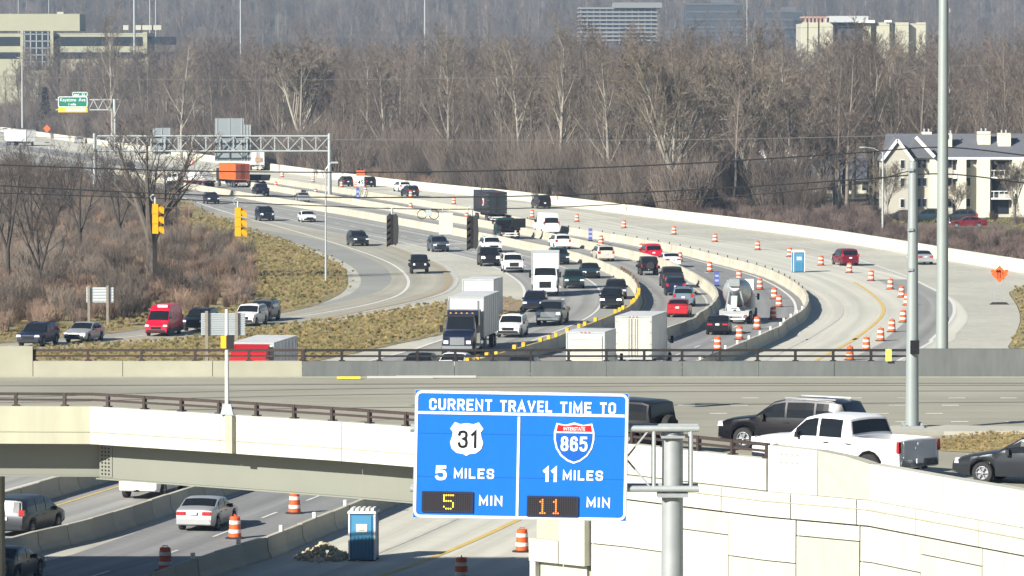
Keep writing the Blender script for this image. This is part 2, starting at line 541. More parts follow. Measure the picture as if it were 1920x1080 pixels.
strip_line('yellow_edge_line', YL, 0, .30, M_YLINE, d0=110, d1=462)
WL1 = trace([(1300, 470), (1420, 496), (1493, 527), (1547, 550), (1573, 567), (1580, 583), (1570, 600), (1513, 637), (1480, 653)], 3.0, extra=[(-2.9, 222), (-14, 180)])
strip_line('edge_line', WL1, 0, .16, M_WLINE_OLD, d0=110)
WL2 = trace([(1400, 445), (1560, 474), (1680, 511), (1747, 541), (1780, 560), (1790, 578), (1783, 600), (1747, 637), (1727, 653)], 3.0, extra=[(12, 260), (8, 225)])
strip_line('edge_line', WL2, 0, .30, M_WLINE, d0=225)
ribbon('travelled_lane', WL2, -3.6, -.2, .013, M_LANE, d0=225, d1=470)

# a grass infield between the ramp and the main lanes, and verges: low swells of real ground
def swell(name, px_pts, height, m, res=2.2, z0=-.03, pts=None):
    P = pts if pts is not None else [(p.x, p.y) for p in (G(*q) for q in px_pts)]
    P = [(p[0], p[1]) for p in P]
    xs = [p[0] for p in P]; ys = [p[1] for p in P]
    A = np.array(P)
    def inside(x, y):
        c = False
        for i in range(len(P)):
            x1, y1 = P[i]; x2, y2 = P[i - 1]
            if (y1 > y) != (y2 > y) and x < (x2 - x1) * (y - y1) / (y2 - y1) + x1:
                c = not c
        return c
    def edge(x, y):
        p = np.array((x, y)); a = A; bb = np.roll(A, -1, 0); d = bb - a
        t = np.clip(((p - a) * d).sum(1) / ((d * d).sum(1) + 1e-9), 0, 1)
        return np.sqrt((((a + d * t[:, None]) - p) ** 2).sum(1)).min()
    import bmesh
    bm = bmesh.new()
    vs = [bm.verts.new((x, y, z0 + .055)) for x, y in P]
    bm.faces.new(vs)
    bmesh.ops.triangulate(bm, faces=bm.faces[:])
    for it in range(9):
        long_e = [e for e in bm.edges if e.calc_length() > res * 2.0]
        if not long_e or len(bm.verts) > 9000:
            break
        bmesh.ops.subdivide_edges(bm, edges=long_e, cuts=1)
        bmesh.ops.triangulate(bm, faces=[f for f in bm.faces if len(f.verts) > 3])
    for v in bm.verts:
        e = edge(v.co.x, v.co.y)
        v.co.z = z0 + .055 + height * (1 - math.exp(-e / 2.5)) * (.6 + .4 * math.sin(v.co.x * .6) * math.cos(v.co.y * .23)) + (rnd.uniform(0, .05) if e > .3 else 0)
    me = bpy.data.meshes.new(name)
    bm.to_mesh(me); bm.free()
    me.materials.append(m)
    me.polygons.foreach_set('use_smooth', [True] * len(me.polygons))
    return tag(obj(name, me), kind='structure'), inside, (min(xs), max(xs), min(ys), max(ys))
M_GRASS = mat('mixed_winter_grass', (.30, .225, .10), .95, var=.22, scale=1.1, col2=(.225, .195, .075), scale2=.12, bump=.4, bscale=6)
M_SCRUBG = mat('brown_scrub_ground', (.15, .098, .066), .95, var=.25, scale=.8, col2=(.17, .13, .055), scale2=.07, bump=.4, bscale=5)
INFIELD = [(640, 601), (740, 584), (827, 569), (960, 563), (984, 571), (975, 591), (900, 609), (820, 629), (700, 655), (600, 676), (480, 700), (330, 740), (100, 800), (60, 700), (60, 656), (200, 648), (333, 639), (480, 619), (560, 609)]
_, in_infield, bb_infield = swell('grass_infield', INFIELD, .25, M_GRASS)
verge_out = [G(*p) for p in [(-60, 470), (120, 450), (300, 395), (352, 379)]]
vp = [v for v in left_s if v.x > -62 and v.y < G(0, 372).y]
_, in_verge, bb_verge = swell('left_verge', None, .35, M_GRASS, res=4.0, pts=[(v.x, v.y) for v in vp] + [(-75, 372), (-110, 470), (-110, 640), (-75, 700)])
gi = [G(*p) for p in RIGHT_IN]
_, in_rv, bb_rv = swell('right_verge', None, .3, M_GRASS, pts=[(v.x + .05, v.y) for v in right_i] + [(36.5, 340), (60, 330), (80, 380), (78, 440)])
# dirt patch at the gore tip
sheet('dirt_patch', [G(*p) for p in [(880, 566), (940, 562), (985, 573), (970, 592), (930, 588), (890, 582)]], .36, mat('bare_dirt', (.26, .19, .125), .95, var=.2, scale=1.0))

# ------------------------------------------------------------------ precast barriers: one thing per row, each precast length a part
def barrier_mesh(name, length, h, base, top, m):
    b = MB()
    pr = [(-base / 2, 0), (base / 2, 0), (base / 2, .09), (base * .29, .33), (top / 2, h), (-top / 2, h), (-base * .29, .33), (-base / 2, .09)]
    b.prism(pr, 0, length, 'xz')
    # two lifting slots on each face, cut as shallow notches
    return b.mesh(name, [m])
def barrier_row(label, Q, seg, h, d0, d1, m, base=.6, top=.22, name='concrete_barrier', gap=.035, lim=300):
    Qs = resample(Q, seg)
    me = barrier_mesh(name + '_segment', 1.0, h, base, top, m)
    idx = [i for i in range(len(Qs) - 1) if d0 < Qs[i, 1] < d1]
    p = Qs[idx[0]]
    root = thing(name, label, 'barrier', (p[0], p[1], 0))
    n = 0
    for i in idx[::-1]:
        a, c = Qs[i], Qs[i + 1]
        d = c - a
        l = np.linalg.norm(d)
        o = obj('barrier_segment', me, root)
        j = rnd.uniform(-.03, .03)
        o.location = (a[0] - p[0] + j, a[1] - p[1], .0)
        o.rotation_euler = (0, 0, math.atan2(-d[0], d[1]) + rnd.uniform(-.004, .004))
        o.scale = (1, (l - gap), rnd.uniform(.985, 1.015))
        n += 1
    return root
bar1 = barrier_row('long pale median barrier beside the oncoming lanes, edged with yellow markers on the bend', B1, 3.05, .92, 150, 900, M_BARR)
bar2 = barrier_row('curving pale barrier between the two streams of departing traffic', B2, 3.05, .92, 150, 900, M_BARR)
bar3 = barrier_row('outer curving barrier with white caps beside the new pale pavement', B3, 3.05, .92, 150, 900, M_BARR)

def wall_strip(b, Q, o0, o1, z0, z1, mi=0):
    """solid wall along Q from side offset o0 to o1; z1 may be a list, one height for each point"""
    Q = np.array(Q, float)
    A, B = offset(Q, o0), offset(Q, o1)
    n = len(Q)
    zt = z1 if hasattr(z1, '__len__') else [z1] * n
    vs, fs = [], []
    for i in range(n):
        vs += [(A[i, 0], A[i, 1], z0), (B[i, 0], B[i, 1], z0), (B[i, 0], B[i, 1], zt[i]), (A[i, 0], A[i, 1], zt[i])]
    for i in range(n - 1):
        for k in range(4):
            k2 = (k + 1) % 4
            fs.append((4 * i + k, 4 * i + k2, 4 * i + 4 + k2, 4 * i + 4 + k))
    fs += [(3, 2, 1, 0), (4 * n - 4, 4 * n - 3, 4 * n - 2, 4 * n - 1)]
    b.add(vs, fs, mi)
    return b

# white outer wall
Qw = resample(WW, 9.0)
ww_root = thing('white_barrier_wall', 'long bright white concrete wall along the far edge of the freeway', 'barrier', (Qw[0][0], Qw[0][1], 0))
for i in range(len(Qw) - 1):
    sub = resample(Qw[i:i + 2], 3.0).copy()
    d = (sub[-1] - sub[0]) / np.linalg.norm(sub[-1] - sub[0])
    sub[-1] -= d * .006
    b = MB(); wall_strip(b, sub, 0, .38, 0, 1.32)
    o = b.build('wall_panel', M_BARR_W, ww_root)
    o.location = (-Qw[0][0], -Qw[0][1], 0)

# yellow marker panels on barrier 1, white reflector caps on barrier 3, small reflectors on barriers 2 and 3
def toppers(root, Q, step, d0, d1, size, m, name, z=.92, jitter=0.0, skip=0.0):
    b = MB(); b.box((0, 0, size[2] / 2), size)
    me = b.mesh(name, [m])
    Qs = resample(Q, step)
    N, T = normals(Qs)
    for i in range(len(Qs)):
        if d0 < Qs[i, 1] < d1 and rnd.random() >= skip:
            o = obj(name, me, root)
            o.location = (Qs[i, 0] - root.location.x, Qs[i, 1] - root.location.y, z)
            o.rotation_euler = (0, 0, math.atan2(-T[i, 0], T[i, 1]) + rnd.uniform(-jitter, jitter))
M_YEL = mat('yellow_marker', (.74, .40, .02), .5, rand=.12)
toppers(bar1, B1, 3.05, 300, 425, (.24, .5, .30), M_YEL, 'yellow_marker', jitter=.1, skip=.25)
toppers(bar1, B1, 3.05, 425, 468, (.20, .30, .34), mat('dark_marker', (.12, .08, .05), .6), 'dark_marker', jitter=.1, skip=.35)
ribbon('yellow_cap_strip', B1, -.112, .112, .932, mat('yellow_cap_paint', (.50, .38, .10), .7, var=.25, scale=1.5), d0=300, d1=430, kind=None, parent=bar1).location = -bar1.location
toppers(bar3, B3, 6.1, 195, 400, (.14, .20, .26), M_TRIM, 'white_cap')
toppers(bar3, B3, 6.1, 430, 620, (.09, .09, .22), M_DARK, 'dark_reflector')

# ------------------------------------------------------------------ the overpass
DZ = 8.70
N_PTS = [(-60, 170.6), (-45, 169.7), (-30, 169.0), (-22, 168.6), (-14.8, 168.2), (-10, 164.5), (-5.7, 161.0), (-1, 156.6), (3.7, 151.8), (7.8, 146.0), (10.8, 143.0), (14.4, 134.7), (18.0, 126.5), (25.0, 111.0)]
FAR_Y = 193.0
def n_at(px):
    """where the near edge shows at this column"""
    for (x0, y0), (x1, y1) in zip(N_PTS, N_PTS[1:]):
        k = (px - 960) / FPX
        # x0+t(x1-x0) = k*(y0+t(y1-y0))
        den = (x1 - x0) - k * (y1 - y0)
        t = (k * y0 - x0) / den
        if -1e-6 <= t <= 1 + 1e-6:
            return np.array((x0 + t * (x1 - x0), y0 + t * (y1 - y0)))
bridge = thing('overpass_bridge', 'wide overpass with a pale parapet, brown railing and grey steel girders', 'bridge', (0, 170, 0))
def part(b, name, m, root, **k):
    o = b.build(name, m, root, **k)
    o.location = -root.location
    return o
b = MB()
pts = [(x, y + .05) for x, y in N_PTS] + [(60, 111), (60, FAR_Y + .3), (-60, FAR_Y + .3)]
b.prism(pts[::-1], 8.12, DZ, 'xy')
part(b, 'deck', M_DECK, bridge)
M_CREAM_SHADED = mat('angle_shaded_cream_concrete', (.40, .39, .285), .85, var=.10, scale=1.0, stretch=(1.6, 1.6, .3), var2=.08, scale2=.4)  # cream darkened in colour, deepening the shade of the face turned from the sun
# near parapet panels
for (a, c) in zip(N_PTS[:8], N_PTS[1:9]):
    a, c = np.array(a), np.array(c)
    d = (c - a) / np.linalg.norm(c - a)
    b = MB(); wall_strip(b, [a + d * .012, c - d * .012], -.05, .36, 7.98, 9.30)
    part(b, 'parapet_panel', M_CREAM if a[0] > -15 else M_CREAM_SHADED, bridge)
    b = MB(); wall_strip(b, [a + d * .012, c - d * .012], -.075, -.045, 8.40, 8.43)
    part(b, 'drip_line', M_PARCREAM, bridge)
a, c = np.array(N_PTS[8]), np.array(N_PTS[9]); d = (c - a) / np.linalg.norm(c - a)
b = MB(); wall_strip(b, [a + d * .012, c - d * .012], -.05, .36, 8.34, 9.30)
part(b, 'parapet_panel', M_CREAM, bridge)
# railings on the near parapet
def rail_along(Q, z, root, m, s_post, posts=True, zr=(.22, .42), w=.07):
    Q = np.array(Q, float)
    b = MB()
    fine = resample(Q, .4)
    S = arclen(Q)
    for k, h in enumerate(zr):
        for p, q in zip(Q, Q[1:]):
            b = MB(); b.beam((p[0], p[1], z + h), (q[0], q[1], z + h), w * 1.1, .10 if k else .075)
            part(b, 'rail', m, root)
    pm = MB(); pm.box((0, 0, .23), (.11, .13, .46)); pm.box((0, 0, .02), (.24, .24, .04))
    me = pm.mesh('rail_post', [m])
    P = resample(Q, s_post)
    for i, p in enumerate(P):
        q = P[min(i + 1, len(P) - 1)] - P[max(i - 1, 0)]
        o = obj('rail_post', me, root)
        o.location = (p[0] - root.location.x, p[1] - root.location.y, z)
        o.rotation_euler = (0, 0, math.atan2(q[1], q[0]))
Nn = np.array(N_PTS)
near_in = offset(Nn, .17)
rail_along([near_in[i] for i in range(1, 9)] + [near_in[9] + (near_in[8] - near_in[9]) * .03], 9.30, bridge, M_RAIL, 1.72)
# far parapet: solid cream end, cream stretch, long grey stretch with rails, solid grey end
def far_panels(x0, x1, step, z1, m, nm='far_parapet_panel'):
    n = max(1, round((x1 - x0) / step))
    for i in range(n):
        a, c = x0 + (x1 - x0) * i / n, x0 + (x1 - x0) * (i + 1) / n
        b = MB(); b.box(((a + c) / 2, FAR_Y + .18, (8.0 + z1) / 2), (c - a - .025, .36, z1 - 8.0))
        part(b, nm, m, bridge)
sF = FPX / FAR_Y
xf = lambda px: (px - 960) / sF
far_panels(-60, xf(60), 6.0, 9.93, M_PARCREAM)
far_panels(xf(60), xf(566), 3.7, 9.33, M_PARCREAM)
far_panels(xf(566), xf(1708), 3.1, 9.32, M_PARGREY)
far_panels(xf(1708), 60, 5.0, 9.82, M_PARGREY)
rail_along([(xf(62), FAR_Y + .18), (xf(566), FAR_Y + .18)], 9.33, bridge, M_RAIL, 2.03, zr=(.20, .43))
rail_along([(xf(569), FAR_Y + .18), (xf(1706), FAR_Y + .18)], 9.32, bridge, M_RAIL_K, 1.56, zr=(.20, .44))
# girders under the deck
GX = [(-60, 170.6 + 1.45), (-14.0, 168.1 + 1.45)]
def girder(Q, z0, z1, m, nm='girder'):
    b = MB()
    wall_strip(b, Q, -.02, .02, z0 + .04, z1)
    wall_strip(b, Q, -.22, .22, z0, z0 + .045)
    part(b, nm, m, bridge)
Nmain = np.array([(-15.15, 168.5), (-10, 164.5), (-5.7, 161.0), (-1, 156.6), (1.2, 154.3)])
girder(GX, 6.72, 8.12, M_GIRDER)
girder(offset(Nmain, .95), 6.66, 8.12, M_GIRDER)
for k in range(1, 7):
    y = 170.6 + 1.7 + 3.1 * k
    girder([(-60, y), (2.5 + .22 * (y - 152), y)], 6.72, 8.12, M_GIRDER)
# splice plate with its bolts at the left end of the main girder
g0, g1 = offset(Nmain, .95)[0], offset(Nmain, .95)[1]
gd = (g1 - g0) / np.linalg.norm(g1 - g0); gn = np.array((gd[1], -gd[0]))
b = MB()
wall_strip(b, [g0 + gd * .02, g0 + gd * .62], -.05, -.022, 6.75, 7.95)
sp = part(b, 'splice_plate', M_GIRDER, bridge)
b = MB()
for i in range(3):
    for j in range(9):
        p = g0 + gd * (.15 + .16 * i) + gn * .06
        b.box((p[0], p[1], 6.85 + j * .13), (.05, .05, .05))
bo = tag(b.build('bolts', M_DARK, sp), kind='stuff')
# pilaster with the base of the small pole
pp = n_at(436); q0 = np.array(N_PTS[5]); q1 = np.array(N_PTS[6])
dd = (q1 - q0) / np.linalg.norm(q1 - q0)
b = MB(); wall_strip(b, [pp - dd * .16, pp + dd * .16], -.24, -.052, 8.0, 9.30)
part(b, 'pilaster', mat('pilaster_old_concrete', (.36, .345, .27), .85, var=.12, scale=2), bridge)  # one concrete tone, darker than the cream panels beside it
# pier at the left, pier cap
b = MB(); b.box((-20.35, 182, 3.0), (2.0, 1.2, 6.2)); b.prism([(-22.5, 5.9), (-19.2, 5.9), (-18.7, 6.7), (-22.5, 6.7)], 181.2, 182.8, 'xz')
part(b, 'pier', M_PARCREAM, bridge)
# deck markings
for d_, x0, x1 in ((177.0, 4.5, 17), (172.9, 5.5, 17), (169.0, 8, 18), (180.8, 9, 19)):
    b = MB(); x = x0
    while x < x1:
        b.box((x, d_, DZ + .01), (.62, .13, .012)); x += 1.95
    tag(part(b, 'dotted_lane_line', M_WLINE_OLD, bridge), kind='stuff')
b = MB(); b.box((0, FAR_Y - .28, DZ + .008), (110, .5, .008))
part(b, 'gutter_strip', mat('pale_green_gutter', (.40, .41, .33), .8, var=.15, scale=.7), bridge)
def skid(name, pts, w, z):
    Q = smooth(pts, .6)
    r = ribbon(name, Q, -w / 2, w / 2, z, M_PATCH, kind='stuff', parent=bridge); r.location = -bridge.location
skid('tyre_track', [(-26, 180), (-19, 181.2), (-14, 183.5), (-6, 186.0), (6, 187.5), (22, 188)], .32, DZ + .010)
skid('tyre_track', [(-26, 177.5), (-18, 178.6), (-12, 180.8), (-4, 183.0), (8, 184.4), (26, 184.8)], .28, DZ + .011)
skid('tyre_track', [(-26, 187.4), (-15, 187.9), (0, 188.8), (26, 189.2)], .45, DZ + .012)
skid('tyre_track', [(-26, 174.0), (-14, 174.6), (0, 176.5), (20, 178.8), (26, 179)], .30, DZ + .013)
M_BOARD = mat('grey_white_board', (.42, .42, .39), .8)
# boards lying along the foot of the far parapet
for k, (pa, pb, w, m, lb) in enumerate(((632, 676, .16, mat('yellow_plastic', (.75, .66, .05), .6), 'short yellow strip lying at the foot of the grey parapet'),
                                        (688, 812, .07, M_BOARD, 'thin white board at the foot of the grey parapet, beside the yellow strip'),
                                        (742, 892, .08, M_BOARD, 'longer white board lying at the foot of the grey parapet'))):
    b = MB(); xa, xb = (pa - 960) / 46.9, (pb - 960) / 46.9
    b.box((0, 0, .05), (xb - xa, w, .09))
    tag(b.build('board', m, loc=((xa + xb) / 2, 191.4 + .3 * k, DZ + .02), rz=.004), lb, 'board')

# grass and kerbed island on the deck at the right
isl = [G(x, y, DZ) for x, y in [(1596, 811), (1700, 803), (1920, 806), (2000, 806), (2000, 814), (1770, 816), (1640, 820)]]
b = MB(); b.prism([(p.x, p.y) for p in isl][::-1], DZ, DZ + .13, 'xy')
tag(b.build('kerbed_island', M_PAVE), kind='structure')
gi = [G(x, y, DZ) for x, y in [(1735, 838), (1760, 826), (1830, 816), (1920, 812), (2010, 810), (2020, 850), (1920, 853), (1840, 850), (1770, 846)]]
_, in_isl, bb_isl = swell('grass_island', None, .18, M_GRASS, res=.8, pts=[(p.x, p.y) for p in gi], z0=DZ - .04)

# ------------------------------------------------------------------ retaining wall under the right of the overpass
rw = thing('retaining_wall', 'tall pale panelled retaining wall under the near side of the overpass', 'wall', (10, 145, 0))
def along(pts_px):
    return [n_at(p) for p in pts_px]
# parapet of the approach, rising over the rail end
ap = [(n_at(1443), 9.73), (n_at(1537), 9.68), (n_at(1590), 9.57), (n_at(1634), 9.40)]
def ap_panel(P, Z, m=M_CREAM):
    P = np.array(P); d0_ = (P[1] - P[0]) / np.linalg.norm(P[1] - P[0]); d1_ = (P[-1] - P[-2]) / np.linalg.norm(P[-1] - P[-2])
    P = P.copy(); P[0] += d0_ * .012; P[-1] -= d1_ * .012
    b = MB(); wall_strip(b, P, -.05, .40, 8.32, Z)
    part(b, 'approach_parapet_panel', m, rw)
M_CREAM_G = mat('rough_grey_cream_panel', (.385, .38, .315), .85, var=.10, scale=2.5, bump=.3, bscale=8)
ap_panel([ap[0][0], ap[1][0]], [ap[0][1], ap[1][1]])
ap_panel([ap[1][0], ap[2][0], ap[3][0]], [ap[1][1], ap[2][1], ap[3][1]], M_CREAM_G)
tail = [n_at(1634)] + [np.array(p) for p in N_PTS[11:]]
ap_panel([tail[0], (tail[0] + tail[1]) / 2], [9.40, 9.37])
ap_panel([(tail[0] + tail[1]) / 2, tail[1]], [9.37, 9.36])
ap_panel([tail[1], tail[2]], [9.36, 9.36]); ap_panel([tail[2], tail[3]], [9.36, 9.36])
# bolt holes on the first approach panel
b = MB()
p0, p1 = n_at(1443), n_at(1537); dd = (p1 - p0) / np.linalg.norm(p1 - p0); nn = np.array((dd[1], -dd[0]))
for i in range(4):
    for zz in (9.5, 9.25):
        p = p0 + dd * (.55 + .22 * i) + nn * .055
        b.box((p[0], p[1], zz), (.045, .045, .045))
tag(part(b, 'bolt_holes', M_PARCREAM, rw), kind='stuff')
def cut(pa, pb):
    """points of the near edge between two columns, bends kept"""
    P = [n_at(pa)]
    for x, y in N_PTS:
        px = 960 + x / y * FPX
        if pa < px < pb:
            P.append(np.array((x, y)))
    P.append(n_at(pb))
    return np.array(P)
def wall_part(pa, pb, o0, o1, z0, z1, nm, m):
    P = cut(pa, pb).copy()
    d0_ = (P[1] - P[0]) / np.linalg.norm(P[1] - P[0]); d1_ = (P[-1] - P[-2]) / np.linalg.norm(P[-1] - P[-2])
    P[0] += d0_ * .02; P[-1] -= d1_ * .02
    b = MB(); wall_strip(b, P, o0, o1, z0, z1)
    return part(b, nm, m, rw)
cop = [1112, 1180, 1270, 1363, 1492, 1616, 1731, 1850, 1975, 2110]
for pa, pb in zip(cop, cop[1:]):
    wall_part(pa, pb, -.20, .30, 7.57, 8.31, 'coping_block', M_CREAM)
wall_part(1112, 2110, -.235, -.19, 8.03, 8.06, 'coping_ledge', M_PARCREAM)
cols = [(1112, 1262, 6.02), (1262, 1371, 6.83), (1371, 1498, 6.20), (1498, 1618, 7.05), (1618, 1734, 6.45), (1734, 1850, 7.0), (1850, 1975, 6.4), (1975, 2110, 7.0)]
M_CREAM_Y = mat('yellowish_cream_panel', (.45, .445, .365), .8, var=.09, scale=1.0, stretch=(1.5, 1.5, .25), rand=.06, bump=.1)
for k, (pa, pb, zj) in enumerate(cols):
    zs = [7.54, zj]
    while zs[-1] > .1:
        zs.append(max(0.0, zs[-1] - 1.5))
    for i, (zt, zb) in enumerate(zip(zs, zs[1:])):
        wall_part(pa, pb, -.08 + rnd.uniform(-.012, .012), .25, zb + .018, zt - .018, 'panel', M_CREAM_G if (k == 3 and i > 0) else (M_CREAM_Y if (k + i) % 2 else M_CREAM))
# stepped end block at the left corner of the wall
wall_part(1005, 1061, -.34, .5, 5.30, 6.02, 'end_block', M_CREAM)
wall_part(1061, 1111, -.34, .5, 5.30, 7.2, 'end_block', M_CREAM)
wall_part(1005, 1017, -.30, .5, 0, 5.28, 'end_post', M_CREAM)
wall_part(1017, 1106, -.10, .5, 0, 5.26, 'recessed_panel', M_CREAM_Y)
wall_part(1005, 2110, .02, .10, 0, 7.5, 'backing', M_PARCREAM)
# fill under the deck behind that wall, and the abutment face along the freeway
ab = [(1.4, 154.5), (11.2, 193.2), (60, 193.2), (60, 111), (26, 111), (19.2, 126.5), (15.6, 134.9), (11.9, 143.5), (8.8, 146.8), (4.6, 152.4)]
b = MB(); b.prism(ab, 0, 8.1, 'xy')
part(b, 'abutment_fill', mat('abutment_concrete', (.40, .38, .32), .85, var=.1, scale=1), rw)
b = MB()
for k, (x0, y0, x1, y1, zt) in enumerate([(30, 193.4, 64, 193.4, 8.0)]):
    b.box(((x0 + x1) / 2, y0 + 9, 2.0), (x1 - x0 + 8, 18, 4.0), top=.55)
tag(b.build('embankment', M_GRASS), kind='structure')
# ------------------------------------------------------------------ vehicles: a lofted shell, glass laid on it, lamps, wheels
class Shell:
    def __init__(s, L, W, top, belt, zb=.24, wheel=.34, axles=(1.4, -1.4), arch=.07, tumble=.22, endk=.12, bed=None, bed_floor=.85, extra=(), crown=.03):
        s.L, s.W, s.belt, s.zb, s.wr, s.axles, s.arch = L, W, belt, zb, wheel, axles, arch
        s.tumble, s.endk, s.bed, s.bed_floor, s.crown = tumble, endk, bed, bed_floor, crown
        t = sorted(top)
        s.ty = [p[0] for p in t]; s.tz = [p[1] for p in t]
        ys = set(s.ty) | set(extra)
        R = wheel + arch
        for a in axles:
            for k in (-1, -.92, -.75, -.45, 0, .45, .75, .92, 1):
                ys.add(round(a + R * k, 4))
        if bed:
            for q in bed:
                ys.add(q - .02); ys.add(q + .02)
        ys = sorted(y for y in ys if -L / 2 - 1e-6 <= y <= L / 2 + 1e-6)
        s.ys = [ys[0]]
        for y in ys[1:]:
            if y - s.ys[-1] > .012:
                s.ys.append(y)
    def zt(s, y):
        return float(np.interp(y, s.ty, s.tz))
    def zbot(s, y):
        z = s.zb + .10 * max(0, (abs(y) - (s.L / 2 - .5)) / .5)
        R = s.wr + s.arch
        for a in s.axles:
            if abs(y - a) < R - .001:
                z = max(z, s.wr + math.sqrt(R * R - (y - a) ** 2))
        return z
    def ring(s, y):
        zt, zb = s.zt(y), s.zbot(y)
        w = s.W / 2 * (1 - s.endk * abs(2 * y / s.L) ** 6)
        zs = max(min(s.belt, zt - .045), zb + .03)
        zt = max(zt, zs + .02)
        h = zs - zb
        in_bed = s.bed and s.bed[0] < y < s.bed[1]
        tw = w * .975 - s.tumble * max(0, zt - zs - .045)
        P = [(w * .93, zb), (w * .99, zb + .35 * h), (w, zb + .7 * h), (w * .975, zs)]
        P.append(((w * .975 + tw) / 2 + .012, (zs + zt) / 2))
        P.append((tw - .015, zt - .03))
        if in_bed:
            P += [(tw - .09, zt - .005), (tw - .10, s.bed_floor), (0, s.bed_floor)]
        else:
            P += [(tw - .10, zt), (tw * .5, zt + s.crown * .7), (0, zt + s.crown)]
        return P
    def body(s, name):
        b = MB()
        n = 17
        for y in s.ys:
            P = s.ring(y)
            full = [(x, z) for x, z in P] + [(-x, z) for x, z in P[-2::-1]]
            b.v += [(x, y, z) for x, z in full]
        for i in range(len(s.ys) - 1):
            for k in range(n):
                k2 = (k + 1) % n
                b.f.append((i * n + k, i * n + k2, (i + 1) * n + k2, (i + 1) * n + k)); b.m.append(0)
        b.f.append(tuple(range(n - 1, -1, -1))); b.m.append(0)
        m = (len(s.ys) - 1) * n
        b.f.append(tuple(range(m, m + n))); b.m.append(0)
        return b.mesh(name, smooth_angle=38)
    def _sel(s, y0, y1):
        ys = [y for y in s.ys if y0 + .01 < y < y1 - .01]
        return [y0] + ys + [y1]
    def side_glass(s, name, y0, y1, sg, lo=.10, hi=.90):
        b = MB()
        ys = s._sel(y0, y1)
        for y in ys:
            P = s.ring(y)
            a, m, c = P[3], P[4], P[5]
            if c[1] - a[1] < .06:
                lo_, hi_ = .4, .6
            else:
                lo_, hi_ = lo, hi
            def at(t):
                if t < .5:
                    q = t * 2; return (a[0] + (m[0] - a[0]) * q, a[1] + (m[1] - a[1]) * q)
                q = t * 2 - 1; return (m[0] + (c[0] - m[0]) * q, m[1] + (c[1] - m[1]) * q)
            for t in (lo_, .5, hi_):
                x, z = at(t)
                b.v.append((sg * (x + .014), y, z))
        for i in range(len(ys) - 1):
            for k in range(2):
                b.f.append((i * 3 + k, i * 3 + k + 1, i * 3 + 3 + k + 1, i * 3 + 3 + k)); b.m.append(0)
        return b.mesh(name)
    def top_glass(s, name, y0, y1, inset=.06, lift=.014):
        b = MB()
        ys = s._sel(y0, y1)
        dy = 1 if s.zt(y0) > s.zt(y1) else -1
        for y in ys:
            P = s.ring(y)
            xs = [-(P[5][0] - inset), -(P[6][0] - inset * .8), -P[7][0] * .9, 0, P[7][0] * .9, P[6][0] - inset * .8, P[5][0] - inset]
            zs = [P[5][1] + .012, P[6][1], P[7][1], P[8][1], P[7][1], P[6][1], P[5][1] + .012]
            for x, z in zip(xs, zs):
                b.v.append((x, y + dy * lift, z + lift))
        for i in range(len(ys) - 1):
            for k in range(6):
                b.f.append((i * 7 + k, i * 7 + k + 1, i * 7 + 7 + k + 1, i * 7 + 7 + k)); b.m.append(0)
        return b.mesh(name)

def wheel_mesh(r, w, spokes=6):
    t = MB(); t.lathe([(r * .62, -w / 2), (r * .93, -w / 2), (r, -w * .32), (r, w * .32), (r * .93, w / 2), (r * .62, w / 2), (r * .60, w * .3), (r * .60, -w * .3)], 20, axis='x')
    q = MB()
    q.lathe([(r * .66, w * .30), (r * .66, w * .44), (r * .56, w * .46), (r * .56, w * .30)], 18, axis='x', cap=False)
    q.lathe([(r * .13, w * .28), (r * .13, w * .47), (.01, w * .48)], 10, axis='x')
    for k in range(spokes):
        a = 2 * math.pi * k / spokes
        q.beam((w * .40, math.cos(a) * r * .1, math.sin(a) * r * .1), (w * .43, math.cos(a) * r * .60, math.sin(a) * r * .60), r * .16, w * .10)
    d = MB(); d.lathe([(r * .6, w * .1), (r * .6, w * .2)], 14, axis='x')
    q.add(d.v, d.f)
    return t.mesh('wheel', smooth_angle=40), q.mesh('rim', smooth_angle=30)

